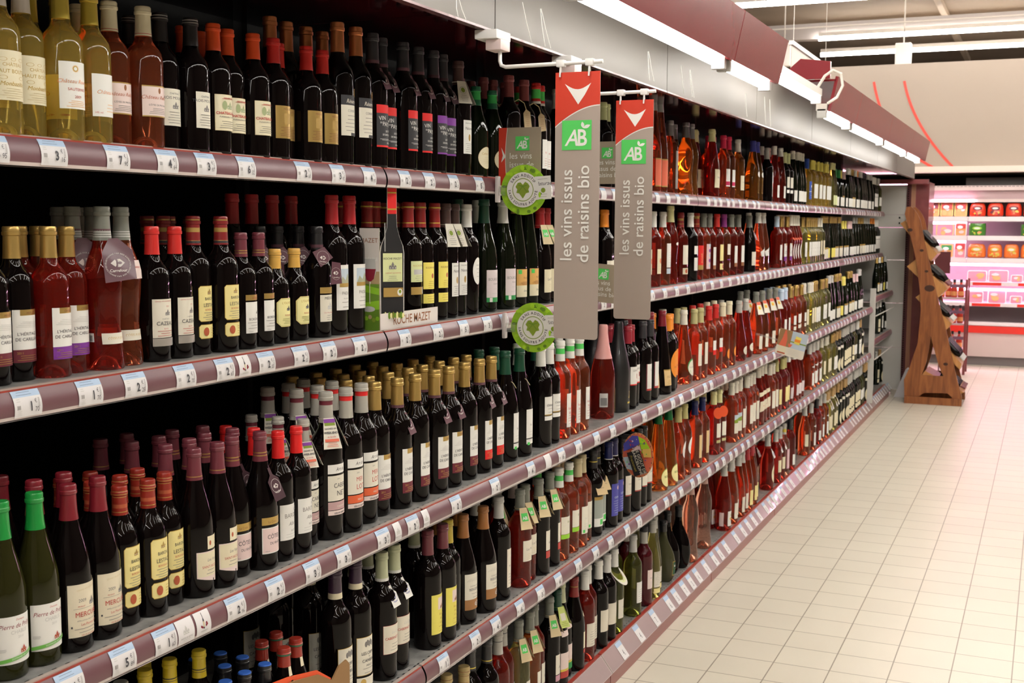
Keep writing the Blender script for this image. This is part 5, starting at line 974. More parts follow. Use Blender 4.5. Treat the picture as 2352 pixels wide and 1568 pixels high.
for px, k, rows in ((884, 'cabn', 2), (926, 'cabn', 2), (960, 'cabn', 1), (986, 'yelc', 1), (1026, 'yelc', 2), (1052, 'yelb', 1), (1080, 'berg', 2), (1120, 'berg', 2), (1155, 'slimc', 2), (1178, 'slimc', 2), (1200, 'redab', 2), (1226, 'redab', 2), (1250, 'blkab', 2), (1274, 'blkab', 1),
                    (1296, 'gwro', 2), (1318, 'gwro', 1), (1340, 'crro', 2), (1358, 'crro', 2), (1376, 'dgr', 2), (1392, 'dgr', 1), (1409, 'blul', 2), (1423, 'blul', 2), (1440, 'vineb', 2), (1461, 'vineb', 2), (1477, 'vineb', 1), (1490, 'vineb', 1), (1519, 'cone', 2), (1544, 'cone', 2),
                    (1564, 'waist', 1), (1580, 'waist', 2), (1601, 'strips', 2), (1619, 'strips', 1), (1642, 'redcol', 2), (1658, 'redcol', 2), (1682, 'landsc', 2), (1696, 'landsc', 2)):
    put('D', px, k, rows, x=(-1.70 if (k, px) in (('cabn', 960), ('slimc', 1178)) else None))
fill('D', 1703, 1742, 'plainw', 2); fill('D', 1745, 1768, 'bigro', 2); fill('D', 1770, 1786, 'plainw', 2); fill('D', 1788, 1812, 'paleyl', 2); fill('D', 1814, 1846, 'lilac', 2); fill('D', 1862, 1890, 'whrd', 2); fill('D', 1891, 1922, ('wwhite', 'wwhite', 'wgold'), 2); fill('D', 1924, 1950, ('dgv', 'dgl'), 2); fill('D', 1951, 1986, ('dgl', 'grn', 'endw', 'dgv'), 2)
# bottom shelf
for px, py, k, n in ((1030, 1562, 'scrw', 1), (1055, 1540, 'scrw', 1), (1078, 1520, 'scrw', 1), (1110, 1497, 'blkgr', 1), (1134, 1477, 'blkgr', 1), (1159, 1458, 'greyro', 1), (1181, 1441, 'greyro', 1), (1200, 1424, 'aliw', 1), (1226, 1405, 'alio', 1), (1246, 1390, 'alir', 1), (1269, 1371, 'alid', 1), (1297, 1350, 'sanr', 1), (1314, 1343, 'sang', 1), (1340, 1328, 'brnc', 1),
                     (1357, 1311, 'desro', 1), (1371, 1300, 'desro', 1), (1388, 1288, 'desr', 1), (1408, 1274, 'desg', 1), (1428, 1262, 'collw', 1)):
    top_at('E', px, py, k, n)
for px, k, rows in ((1452, 'grn', 2), (1482, 'ptg', 2), (1505, 'ptw', 2), (1519, 'ptw', 1), (1541, 'flask', 1), (1560, 'blfl', 1), (1577, 'blfl', 1), (1594, 'clearo', 2), (1620, 'clearo', 2), (1661, 'darkro', 3), (1677, 'darkro', 2)):
    put('E', px, k, rows)
fill('E', 1684, 1718, 'whr', 2); fill('E', 1719, 1748, 'rdr', 2); put('E', 1766, 'ovl', 2); put('E', 1784, 'crl', 2); put('E', 1796, 'crl', 2); put('E', 1807, 'pnk', 1); put('E', 1819, 'lwh', 2); put('E', 1847, 'widero', 1); put('E', 1864, 'whrd', 2); put('E', 1878, 'lwh', 2)
fill('E', 1884, 1902, 'whrd', 2); fill('E', 1903, 1927, 'yww', 2); fill('E', 1928, 1950, 'dgv', 2); fill('E', 1951, 1975, 'dgl', 2); fill('E', 1976, 2004, ('grn', 'dgv', 'endw'), 2)
# narrow end section, one little group on each shifted shelf
for px, k in ((2011, 'fgo'), (2017, 'fw'), (2023, 'fyl'), (2030, 'fgr')): put('C', px, k, 1, x=-1.66, zoff=.075)
for px, k in ((2012, 'dgl'), (2019, 'endw'), (2027, 'fw'),): put('D', px, k, 1, x=-1.66, zoff=.09)
for px, k in ((2010, 'dgl'), (2018, 'dgv'), (2026, 'endw')): put('E', px, k, 1, x=-1.70)

# let crowded neighbours stand beside each other instead of inside each other: fronts slide along the shelf, followers line up behind them
FIX = {'B': [(-1.725, 2.906, .020)]}
def clash(p, q): return math.hypot(p['x'] - q['x'], p['y'] - q['y']) < p['r'] + q['r'] - .0003
out = []
for s in SH:
    fr = [i for i in ITEMS if i['s'] == s and i['row'] == 0]
    for i in fr:
        i['x'] = min(i['x'], SH[s]['x'] - i['r'] - (.022 if s == 'D' and i['key'] in ('yelt', 'whit', 'blut', 'redt', 'ormes') else .006)); i['x'] = max(i['x'], XB + .036 + i['r'])
    fr.sort(key=lambda i: i['y']); prev = None
    for i in fr:                                      # too close for one line: the next one stands a little further back
        if prev is not None and i['y'] > 0:
            gap_, need = i['y'] - prev['y'], i['r'] + prev['r'] + .0006
            if 0 < gap_ < need and abs(i['x'] - prev['x']) < .02 and prev.get('st', 0) < .01:
                dx = min(.020, math.sqrt(need * need - gap_ * gap_)); i['st'] = dx; i['x'] -= dx
        prev = i
    for it in range(260):
        fr.sort(key=lambda i: i['y']); moved = False
        for a in range(len(fr)):
            A = fr[a]
            for fx_, fy_, fr_r in FIX.get(s, ()):
                if math.hypot(A['x'] - fx_, A['y'] - fy_) < A['r'] + fr_r: A['y'] += .003 if A['y'] > fy_ else -.003; moved = True
            for b in range(a + 1, len(fr)):
                B = fr[b]
                if B['y'] - A['y'] > .13: break
                dx = B['x'] - A['x']; need = A['r'] + B['r'] + .0006
                if abs(dx) >= need: continue
                ny = math.sqrt(need * need - dx * dx) - (B['y'] - A['y'])
                if ny > 0:
                    moved = True
                    if abs(dx) > .55 * need:          # nearly behind each other: give way in depth
                        A['x'] -= math.copysign(ny * .3, dx); B['x'] += math.copysign(ny * .3, dx)
                        for q in (A, B): q['x'] = min(max(q['x'], XB + .036 + q['r']), SH[s]['x'] - q['r'] - .006)
                    A['y'] -= ny * .5; B['y'] += ny * .5
        if not moved: break
    keep = list(fr)
    for i in [i for i in ITEMS if i['s'] == s and i['row'] > 0]:
        f = i['front']; i['y'] = f['y'] + i['dy']; i['x'] = f['x'] - i['dx']
        if i['x'] < XB + .036 + i['r']: continue
        if any(abs(i['y'] - q['y']) < .13 and clash(i, q) for q in keep):
            ok = False
            for dy in (.004, -.004, .008, -.008, .013, -.013):
                i['y'] = f['y'] + dy
                if not any(abs(i['y'] - q['y']) < .13 and clash(i, q) for q in keep): ok = True; break
            if not ok: continue
        keep.append(i)
    out += keep
ITEMS = out
# the labels: ordinal within the look, the shelf and the row
byk = {}
for i in ITEMS: byk.setdefault((TYPES[i['key']]['look'], i['s'], i['row']), []).append(i)
ROWN = ['front row', 'second row', 'third row', 'fourth row', 'back row']
for (look, s, row), L in byk.items():
    L.sort(key=lambda i: i['y'])
    for n, i in enumerate(L):
        pos = '' if len(L) == 1 else ('leftmost' if n == 0 else 'rightmost' if n == len(L) - 1 else f'{ordinal(n + 1)} from left')
        i['label'] = look.replace(' with ', ', ').replace(' and ', ', ').replace('red wine bottle', 'red wine') + ', ' + SH[s]['n'] + (', ' + pos if pos else '') + (', ' + ROWN[row] if row else '')
        i['group'] = f"{look}, {SH[s]['n']}"
for i in ITEMS:
    parts, r, H = proto(i['key']); t = TYPES[i['key']]
    e = empty(t['kind'], (i['x'], i['y'], SH[i['s']]['z'] + i['zoff'] + .0003), i['rot']); e.scale = (i['sc'][0], i['sc'][0], i['sc'][1])
    for n, me, _ in parts: link(n, me, e)
    tag(e, i['label'], 'wine bottle' if t['kind'] != 'sparkling_wine_bottle' else 'sparkling wine', i['group'])
print('BOTTLES', len(ITEMS), {k: sum(1 for i in ITEMS if TYPES[i['key']]['kind'] == k) for k in (R_, W_, V_, Sp)})

# ------------------------------------------------------------------ price tags slid into the rails
TAGP = {}
def price_mesh(price, w, style):
    key = (price, round(w, 4), style)
    if key in TAGP: return TAGP[key]
    a = Art(); hh = RH * .90
    a.rect(-w / 2, 0, w / 2, hh, 'tagw')
    if style == 'blank': pass
    elif style == 'pict': a.poly([(-.002, .012), (.002, .012), (.0022, .030), (.0008, .034), (.0008, .044), (-.0008, .044), (-.0008, .034), (-.0022, .030)], 'ink'); a.rect(-.0018, .016, .0018, .027, 'beige'); [a.ell(u, v, .0022, .0024, 'wine') for u, v in ((-.008, .018), (-.005, .016), (.007, .018), (.0095, .020), (.008, .023))]; a.ell(.0, .008, .012, .002, 'lightgrey')
    elif style == 'logo': house(a, 0, .018, .009, 'lightgrey'); a.text('BARON DE LESTAC', 0, .010, .0042, 'softink'); a.bars(0, .003, .007, .03, 2, 'lightgrey')
    else:
        a.rect(-w / 2, hh * .76, w / 2, hh, 'tagblue')
        if style == 'near':
            a.bars(-w * .08, hh * .83, hh * .93, w * .74, 2, 'bluink', h=.0007, seed=int(w * 1e5) + len(price))
            a.bars(-w * .34, hh * .60, hh * .68, w * .16, 2, 'lightgrey'); [a.rect(-w * .41 + k * .0016, hh * .30, -w * .41 + k * .0016 + .0008, hh * .46, 'softink') for k in range(int(w * .15 / .0016))]; a.bars(-w * .33, hh * .08, hh * .24, w * .18, 4, 'lightgrey', h=.0006)
            [a.rect(w * .34, hh * (.34 + .045 * k), w * .40, hh * (.34 + .045 * k) + .0008, 'softink') for k in range(8)]
        if price:
            e, c = price.split('.')
            a.text(e, w * .06, hh * .22, hh * .50, 'ink', bold=.03, sx=.78); a.text('€', w * .06 + hh * .26, hh * .50, hh * .22, 'ink', sx=.85)
            if c: a.text(c, w * .06 + hh * .30, hh * .16, hh * .27, 'ink', sx=.8)
    mb = MB()
    def fn(u, v, d):
        dx, dz = rail_pt(.06 + v / RH); return (dx + .0012 + d, u, dz)
    a.into(mb, fn, step=.03, vstep=.006, lift=.00012)
    TAGP[key] = mb.mesh('price_tag'); return TAGP[key]
def flat_tag(seed):
    key = ('flat', seed)
    if key not in TAGP:
        a = Art(); w, h = .064, .058; a.rect(-w / 2, 0, w / 2, h, 'tagw'); a.rect(-w / 2, h * .74, w / 2, h, 'tagblue'); a.text(str(seed) + '.', .002, h * .18, h * .5, 'ink', sx=.8); a.bars(-w * .3, h * .1, h * .5, w * .2, 5, 'lightgrey')
        mb = MB(); a.into(mb, lambda u, v, d: (.054 - v * .80 + (.0012 + d) * .8, u, -.0625 + v * 1.05 + (.0012 + d) * .6), lift=.00012); TAGP[key] = mb.mesh('price_tag')
    return TAGP[key]
PAL['tagw'] = (.74, .73, .74); PAL['tagblue'] = (.42, .56, .74); PAL['bluink'] = (.16, .22, .34)
TAGS = []
def price(sh, px, p, w=.064, style='near'):
    d = SH[sh]; X = d['x'] + .004; Y = y_at(px, X, d['z'] - .026)
    TAGS.append((sh, Y, p, w, style))
for px, p in ((-12, '2.95'), (125, '3.16'), (272, '7.90'), (386, '4.64'), (475, '3.97'), (568, '6.32'), (699, '2.60'), (778, '3.92'), (850, '4.95'), (932, '2.35'), (988, '2.35'), (1044, '2.35'), (1103, '5.10'), (1220, '3.20'), (1262, '4.15')): price('A', px, p)
for px, p in ((65, '1.70'), (209, '1.70'), (313, '2.28'), (428, '2.70'), (519, '2.63'), (614, '2.03'), (693, '2.03'), (758, '2.59'), (829, '2.80'), (932, '2.53'), (1007, '2.80'), (1067, '5.10'), (1121, '3.35'), (1160, '3.35')): price('B', px, p)
price('B', 563, None, .044, 'pict')
for px, p in ((164, '4.75'), (286, '5.89'), (382, '1.60'), (544, '2.96'), (635, '2.07'), (720, '3.33'), (791, '3.03'), (882, '3.03'), (950, '2.10'), (1049, '2.10'), (1139, '2.35'), (1221, '4.60'), (1291, '6.85'), (1330, '6.85'), (1372, '4.20'), (1409, '5.15'), (1446, '3.20'), (1481, '4.10')): price('C', px, p)
price('C', 428, None, .050, 'logo'); price('C', 468, None, .046, 'pict'); price('C', 1260, None, .052, 'blank'); price('C', 915, None, .035, 'logo'); price('C', 980, None, .035, 'logo')
for px, p in ((1021, '1.45'), (1094, '2.30'), (1141, '4.25'), (1196, '6.85'), (1243, '3.95'), (1284, '4.10'), (1330, '5.30'), (1370, '4.20'), (1404, '3.85')): price('D', px, p)
def far_tags(sh, px0, px1, seed):
    r = random.Random(seed); X = SH[sh]['x']; y, y1 = y_at(px0, X, SH[sh]['z'] - .03), y_at(px1, X, SH[sh]['z'] - .03)
    while y < y1:
        if all(abs((y - j)) > .045 for j in JN): TAGS.append((sh, y, f'{r.randint(2, 7)}.' if sh != 'A' else '', .062, 'far'))
        y += r.choice((.12, .14, .16, .17, .20, .23))
far_tags('A', 1385, 2025, 1); far_tags('B', 1385, 2018, 2); far_tags('C', 1515, 1990, 3); far_tags('D', 1440, 1996, 4); far_tags('E', 1375, 2036, 5)
TAGS.sort(key=lambda t: (t[0], t[1])); cnt = {}; seen = {}
for sh, Y, p, w, st in TAGS:
    me = price_mesh(p or '', w, st) if sh != 'E' else flat_tag(int(p[0]))
    cnt[sh] = cnt.get(sh, 0) + 1; d = SH[sh]
    o = link('price_tag', me, None, (d['x'], Y, d['z']))
    what = {'pict': 'bottle-picture rail card', 'logo': 'pale crest-printed rail card', 'blank': 'blank white rail card'}.get(st, 'white price tag reading ' + p + ' euros' if st == 'near' else 'small white price tag')
    tag(o, f"{what}, {d['n']} rail, {ordinal(cnt[sh])} tag from left", 'price tag', f"price tags on the {d['n']} rail")

# ------------------------------------------------------------------ hanging banners and signs
def upright_card(name, x0, x1, z0, z1, Y, m, draw, rc=.0, t=.0012, parent=None):
    """card in the X-Z plane facing the camera side (-Y); u runs along +X, v along +Z, origin lower left"""
    mb = MB(); W_c, H_c = x1 - x0, z1 - z0
    pts = []
    if rc:
        for cx, cz, a0 in ((rc, rc, 180), (W_c - rc, rc, 270), (W_c, H_c, None), (0, H_c, None)):
            if a0 is None: pts.append((cx, cz))
            else: pts += [(cx + rc * math.cos(math.radians(a0 + 15 * k)), cz + rc * math.sin(math.radians(a0 + 15 * k))) for k in range(7)]
    else: pts = [(0, 0), (W_c, 0), (W_c, H_c), (0, H_c)]
    mb.prism([(p[0], p[1]) for p in pts], 1, 0, t, m); a = Art(); draw(a, W_c, H_c)
    a.into(mb, lambda u, v, d: (u, -.0002 - d, v)); o = mb.build(name, parent, (x0, Y, z0) if not parent else (x0, Y, z0)); return o
m_taupe = mat('taupe_card', (.40, .335, .29), .5)
def ab_logo(a, u, v, s):
    a.rect(u, v, u + s, v + s * .93, 'abgreen'); a.text('A', u + s * .33, v + s * .14, s * .72, 'white', shear=.22, bold=.012, sx=.9); a.text('B', u + s * .68, v + s * .14, s * .72, 'white', bold=.02, sx=.85)
    for ang, L in ((.5, .17), (1.7, .17)):
        c, n = math.cos(ang), math.sin(ang); p = []
        for k in range(13):
            t = k / 12; wdt = math.sin(math.pi * t) * .055
            p.append((u + s * (.72 + c * L * t * 1.6 - n * wdt), v + s * (.68 + n * L * t * 1.2 + c * wdt)))
        for k in range(13):
            t = 1 - k / 12; wdt = -math.sin(math.pi * t) * .055
            p.append((u + s * (.72 + c * L * t * 1.6 - n * wdt), v + s * (.68 + n * L * t * 1.2 + c * wdt)))
        a.poly(p, 'white')
def banner_art(a, W, H):
    n = 16; arc_ = [(W * k / n, H * (.800 + .078 * math.sin(math.pi * .5 * k / n) ** .9)) for k in range(n + 1)]
    a.poly([(0, H)] + [(u, v - .0030) for u, v in arc_] + [(W, H)], 'white'); a.poly([(0, H)] + arc_ + [(W, H)], 'signred')
    q = [(W * .21, H * .958)] + [(W * (.21 + .59 * k / 10), H * (.958 - .022 * math.sin(math.pi * k / 10))) for k in range(1, 10)] + [(W * .80, H * .958)]
    a.poly(q + [(W * .66, H * .915), (W * .515, H * .880), (W * .36, H * .92)], 'white')
    ab_logo(a, W * .16, H * .712, W * .66)
    a.text('les vins issus', W * .40, H * .295, W * .375, 'white', 'l', math.pi / 2, bold=.008, sx=1.02); a.text('de raisins bio', W * .78, H * .290, W * .375, 'white', 'l', math.pi / 2, bold=.008, sx=1.02)
for n, (Y, x0, x1, z0, z1, lab) in enumerate(((2.96, -1.196, -1.072, 1.578, 2.272, 'long taupe hanging banner with green AB logo, nearer and left of two'), (3.50, -1.216, -1.098, 1.592, 2.252, 'long taupe hanging banner with green AB logo, further and right of two'))):
    b = empty('hanging_banner', (x0, Y, z0))
    o = upright_card('panel', 0, x1 - x0, 0, z1 - z0, 0, m_taupe, banner_art, .009, parent=b)
    m_hook = mat('white_plastic', (.75, .74, .72), .35, 0, .2)
    for u in (.014, x1 - x0 - .030):
        MB().tube([(u, -.006, z1 - z0 - .012), (u + .002, -.008, z1 - z0 + .006), (u, -.001, z1 - z0 + .022), (u - .002, .006, z1 - z0 + .005), (u, .004, z1 - z0 - .008)], .0026, m_hook, 6).build('hook', b)
    tag(b, lab, 'banner', 'organic wine banners')
    r = empty('banner_arm', (-1.38, Y, 2.394)); zr = z1 + .022 - 2.394
    mb = MB(); mb.box((-.03, -.045, -.030), (.035, .045, -.006), m_hook, .003); mb.box((-.005, -.03, -.058), (.04, .03, -.03), mat('pinkish_plastic', (.62, .50, .48), .4), .003); mb.build('clamp', r)
    MB().tube([(.024, 0, -.05), (.024, 0, zr + .016), (.028, 0, zr + .005), (.040, 0, zr), (x1 + 1.38 + .006, 0, zr + .002)], .0052, m_hook, 10).build('rod', r)
    mb = MB()
    for u in (x0 + 1.38 + .014, x1 + 1.38 - .030): mb.box((u - .010, -.009, zr - .008), (u + .012, .009, zr + .010), m_hook, .002)
    mb.build('slider', r)
    tag(r, 'white rod arm clamped under the canopy, holding the ' + ('nearer' if n == 0 else 'further') + ' taupe banner', 'sign arm')
# small cards on the shelf edges
def small_ab(a, W, H):
    n = 10; a.poly([(0, 0)] + [(W * (.20 - .045 * math.sin(math.pi * k / n)) + .0015, H * k / n) for k in range(n + 1)] + [(0, H)], 'white'); a.poly([(0, 0)] + [(W * (.20 - .045 * math.sin(math.pi * k / n)), H * k / n) for k in range(n + 1)] + [(0, H)], 'signred')
    a.poly([(W * .06, H * .66), (W * .17, H * .50), (W * .06, H * .40), (W * .10, H * .52)], 'white')
    ab_logo(a, W * .40, H * .60, W * .33); a.text('les vins', W * .26, H * .46, W * .185, 'white', 'l', bold=.004); a.text('issus de', W * .26, H * .31, W * .185, 'white', 'l', bold=.004); a.text('raisins bio', W * .26, H * .16, W * .185, 'white', 'l', bold=.004)
def shelf_card(px0, py0, px1, py1, Y, lab, tilt=0):
    x0, z1 = world_on_y(px0, py0, Y); x1, z0 = world_on_y(px1, py1, Y)
    e = empty('shelf_sign', (x0, Y, z0)); upright_card('card', 0, x1 - x0, 0, z1 - z0, 0, mat('khaki_card', (.36, .30, .22), .5), small_ab, .004, parent=e)
    MB().box((-.004, -.002, -.016), (.05, .006, .004), GLASS['clear'], .001).build('clip', e); e.rotation_euler = (0, tilt, 0)
    return tag(e, lab, 'sign', 'small organic wine signs')
shelf_card(1146, 294, 1242, 425, 3.64, 'small taupe sign with green AB logo on the top shelf edge, left of the banners')
shelf_card(1352, 326, 1428, 422, 4.62, 'small taupe sign with green AB logo on top shelf, seen between the two banners')
shelf_card(1340, 602, 1414, 692, 4.62, 'small taupe sign with green AB logo on second shelf, between the two banners', .07)
def disc_art(a, r):
    for k in range(26):
        q = random.Random(k); t = q.uniform(0, math.tau); rr = q.uniform(.72, .93) * r; a.ell(rr * math.cos(t), rr * math.sin(t), r * q.uniform(.05, .12), r * q.uniform(.05, .12), ('leafd', 'limeb', 'limeb2')[k % 3], 8)
    a.ell(0, 0, r * .70, r * .70, 'white', 40); a.ring(0, 0, r * .43, r * .46, 'leaf'); 
    a.arctext('SANS ADDITIF', 0, 0, r * .535, r * .150, 'ink', bold=.02); a.arctext('SANS SOUFRE AJOUTÉ', 0, 0, r * .535, r * .140, 'ink', mid=268, top=False, bold=.02)
    a.poly([(r * x, r * y) for x, y in ((0, .20), (.10, .32), (.22, .26), (.30, .14), (.24, .02), (.28, -.10), (.14, -.14), (.04, -.30), (0, -.34), (-.06, -.26), (-.16, -.14), (-.28, -.12), (-.24, .02), (-.32, .12), (-.22, .28), (-.10, .30))], 'leaf')
    for p in ((.2, .2), (-.2, .2), (.18, -.06), (-.18, -.06)): a.poly([(0, r * .16), (r * p[0], r * p[1]), (r * p[0] * .96, r * (p[1] - .025)), (0, r * .12)], 'leafd')
PAL['leafd'] = (.13, .26, .02); PAL['limeb'] = (.42, .72, .03); PAL['limeb2'] = (.26, .55, .02); PAL['limeg2'] = (.34, .62, .03)
for n, (cx_, cy_, Y, lab) in enumerate(((1203, 436, 3.60, 'round green leaf sign with small white card on the top shelf rail'), (1226, 752, 3.66, 'round green leaf sign with small white card on the second shelf rail'))):
    x, z = world_on_y(cx_, cy_, Y); x2, _ = world_on_y(cx_ + 53, cy_, Y); r = abs(x2 - x); e = empty('leaf_sign', (x, Y, z)); mb = MB()
    mb.prism([(r * math.cos(k * math.tau / 40), r * math.sin(k * math.tau / 40)) for k in range(40)], 1, 0, .0012, M('limeg2')); a = Art(); disc_art(a, r); a.into(mb, lambda u, v, d: (u, -.0002 - d, v)); mb.build('disc', e)
    mb = MB(); fn = card(mb, (r * .86, -.004, r * .08), (1, 0, .06), (-.06, 0, 1), [(-r * .34, -r * .46), (r * .34, -r * .46), (r * .34, r * .46), (-r * .34, r * .46)], M('white')); b = Art(); b.text('Naturae', 0, r * .10, r * .22, 'ink', shear=.3); b.ell(0, -r * .10, r * .10, r * .10, 'leaf', 9); b.bars(0, -r * .36, -r * .26, r * .4, 2, 'softink'); b.bars(0, r * .32, r * .34, r * .5, 1, 'softink'); b.into(mb, fn); mb.build('white_card', e)
    sx = SH['A']['x'] - x; mb = MB(); mb.box((sx + .010, -.006, -.018), (-r * .8, .004, .012), GLASS['clear'], .001); mb.box((sx + .006, -.008, -.04), (sx + .018, .012, .045), mat('frosted_clip', (.62, .58, .57), .35), .003); mb.build('clip', e)
    tag(e, lab, 'sign', 'round leaf signs')
# mosaic disc
PAL['copper_p'] = (.72, .26, .10); PAL['amberl'] = (.75, .50, .12)
x, z = world_on_y(1465, 1045, 4.62); x2, _ = world_on_y(1508, 1045, 4.62); r = abs(x2 - x) * 1.02; e = empty('mosaic_sign', (x, 4.62, z)); mb = MB(); e.rotation_euler = (0, 0, -.25)
mb.prism([(r * .92 * math.cos(k * math.tau / 40), r * 1.14 * math.sin(k * math.tau / 40)) for k in range(40)], 1, 0, .0012, M('copper_p'))
a = Art(); a.ell(0, 0, r * .86, r * 1.07, 'coral', 40); q = random.Random(5)
for k in range(24):
    t = k * math.tau / 24; a.ell(r * .885 * math.cos(t), r * 1.10 * math.sin(t), r * .03, r * .03, 'ink', 6)
a.poly([(r * .05, r * .98), (r * .45, r * .85), (r * .75, r * .45), (r * .82, r * .1), (r * .3, r * .15), (r * .2, r * .5)], 'limeb'); a.poly([(r * .3, r * .35), (r * .8, r * .45), (r * .85, 0), (r * .4, -.05 * r)], 'amberl'); a.poly([(-r * .3, r * .98), (r * .05, r), (r * .15, r * .6), (-r * .1, r * .45), (-r * .8, r * .1), (-r * .8, r * .5)], 'bluel'); a.poly([(-r * .82, -r * .2), (-r * .4, -r * .1), (-r * .2, -r * .8), (-r * .6, -r * .75)], 'sky'); a.poly([(0, r * .5), (r * .15, r * .55), (r * .25, r * .3), (-r * .5, -r * .05), (-r * .45, .05 * r)], 'pink')
for k in range(46):
    t = q.uniform(0, math.tau); rr = q.uniform(.1, .8) * r; u, v = rr * math.cos(t), rr * 1.15 * math.sin(t); s_ = r * q.uniform(.03, .09); w0 = q.uniform(0, 6)
    a.poly([(u + s_ * math.cos(w0 + j * 2.1), v + s_ * math.sin(w0 + j * 2.1)) for j in range(3)], q.choice(('purple', 'sky', 'olive', 'terracotta', 'pink', 'inkred', 'abgreen', 'cobalt')))
c_, n_ = math.cos(-1.13), math.sin(-1.13); R2 = lambda u, v: (u * c_ - v * n_, u * n_ + v * c_)
a.poly([R2(-r * .30, -r * .42), R2(r * .95, -r * .48), R2(r * 1.0, r * .30), R2(-r * .22, r * .36)], 'black')
for t_, vv in (('LE GOUT DE', .12), ('BARCELONE', -.10)): u, v = R2(r * .34, r * vv); a.text(t_, u, v, r * .24, 'ivory', 'c', -1.13)
u, v = R2(r * .30, -r * .33); a.text('Freixenet', u, v, r * .22, 'gold_y', 'c', -1.13, shear=.3)
a.into(mb, lambda u, v, d: (u, -.0002 - d, v)); mb.build('disc', e)
MB().box((-.075, .001, r * .72), (-r * .40, .006, r * .98), M('black')).build('clip', e)
tag(e, 'round mosaic-patterned cardboard sign with black panel under the third shelf rail', 'sign')
# holiday card near the middle
e = empty('bottle_card_sign', (*[world_on_y(1818, 790, 7.0)[0]], 7.0, world_on_y(1818, 790, 7.0)[1])); mb = MB(); hw = abs(world_on_y(1852, 790, 7.0)[0] - world_on_y(1784, 790, 7.0)[0]) / 2; hh = hw * .98
mb.prism([(-hw, -hh * .9), (hw * .9, -hh * .9), (hw, -hh * .8), (hw, hh * .9), (-hw, hh * .9)], 1, 0, .0015, M('ivory')); a = Art()
a.rect(-hw, -hh * .28, hw, hh * .9, 'sky'); a.rect(-hw, -hh * .28, -hw * .1, hh * .9, 'cardboard'); a.rect(-hw * .1, hh * .12, hw, hh * .2, 'leaf'); a.poly([(-hw * .85, -hh * .28), (-hw * .35, -hh * .28), (-hw * .35, hh * .25), (-hw * .52, hh * .85), (-hw * .62, hh * .85), (-hw * .7, hh * .25)], 'coral'); a.rect(-hw * .85, -hh * .75, -hw * .3, -hh * .28, 'cream'); a.rect(-hw * .85, -hh * .82, -hw * .3, -hh * .72, 'terracotta')
a.poly([(-hw * .25, -hh * .02), (hw * .08, -hh * .02), (-hw * .02, -hh * .24), (-hw * .15, -hh * .24)], 'coral'); a.poly([(hw * .2, hh * .62), (hw * .6, hh * .58), (hw * .52, hh * .05), (hw * .15, hh * .1)], 'yellow'); a.rect(hw * .16, hh * .22, hw * .56, hh * .42, 'orange'); a.bars(hw * .3, -hh * .75, -hh * .42, hw * 1.0, 6, 'lightgrey')
a.into(mb, lambda u, v, d: (u, -.0002 - d, v)); mb.build('card', e); MB().box((-hw * 2.6, .002, -.004), (-hw * .6, .006, .006), GLASS['clear']).build('clip', e)
e.rotation_euler = (0, .22, -.1); tag(e, 'tilted picture card with rosé bottle and sea view sticking out from the third shelf', 'sign')

# ------------------------------------------------------------------ cardboard bottle display on the second shelf
zB = SH['B']['z'] + .001; e = empty('cardboard_display', (-1.684, 2.905, zB)); mc = mat('printed_card_cream', (.62, .56, .44), .55)
mb = MB(); mb.box((-.075, 0, 0), (-.012, .0015, .285), mc); a = Art()
a.rect(0, 0, .063, .285, 'cardc'); a.rect(0, .165, .063, .285, 'offwhite'); a.text('MAZET', .030, .245, .018, 'brown'); a.text('AGRÉABLE', .030, .195, .012, 'white', bold=.04)
a.poly([(.014, .20), (.050, .20), (.053, .165), (.046, .145), (.034, .135), (.022, .142), (.012, .162)], 'lightgrey'); a.poly([(.013, .172), (.052, .172), (.046, .145), (.034, .135), (.022, .142)], 'wine'); a.rect(.032, .06, .036, .137, 'ivory'); a.rect(0, 0, .063, .13, 'leafd'); a.poly([(0, .13), (.063, .118), (.063, .10), (0, .11)], 'limeb2'); a.poly([(0, .075), (.063, .085), (.063, .06), (0, .055)], 'limeb2'); a.ell(.03, .06, .02, .008, 'lightgrey'); [a.ell(.01 + .012 * k, .03 + .004 * (k % 3), .006, .006, ('leaf', 'limeb2', 'cardc')[k % 3]) for k in range(5)]; a.rect(.033, .075, .035, .137, 'ivory')
a.into(mb, lambda u, v, d: (-.075 + u, -.0002 - d, v)); mb.build('side_panel', e)
mb = MB(); mb.box((-.012, 0, 0), (-.0105, .345, .047), mc); a = Art(); a.rect(0, 0, .345, .047, 'offwhite'); a.text('ROCHE MAZET', .185, .012, .036, 'brown', bold=.01, sx=.92); a.into(mb, lambda u, v, d: (-.0103 + d, u, v), step=.1); mb.build('front_strip', e)
mb = MB(); P = [(-.036, .035), (.036, .035), (.037, .215), (.034, .235), (.024, .258), (.016, .285), (.0145, .31), (.0145, .405), (-.0145, .405), (-.0145, .31), (-.016, .285), (-.024, .258), (-.034, .235), (-.037, .215)]
P = [(u * 1.0, v) for u, v in P]; th = -.62; cc, nn = math.cos(th), math.sin(th)      # turned towards the aisle's near end
g = lambda u, v, d: (-.006 + u * -nn * 1.0 + d * cc * 1.0, .060 + u * cc + d * nn, v)
fr = [g(u * 1.02, v, -.0012) for u, v in P]; fr2 = [g(u * 1.02, v, 0) for u, v in P]; k = len(P)
mb.add(fr + fr2, [tuple(range(k)), tuple(range(k, 2 * k))[::-1]] + [(i, (i + 1) % k, k + (i + 1) % k, k + i) for i in range(k)], M('offwhite'))
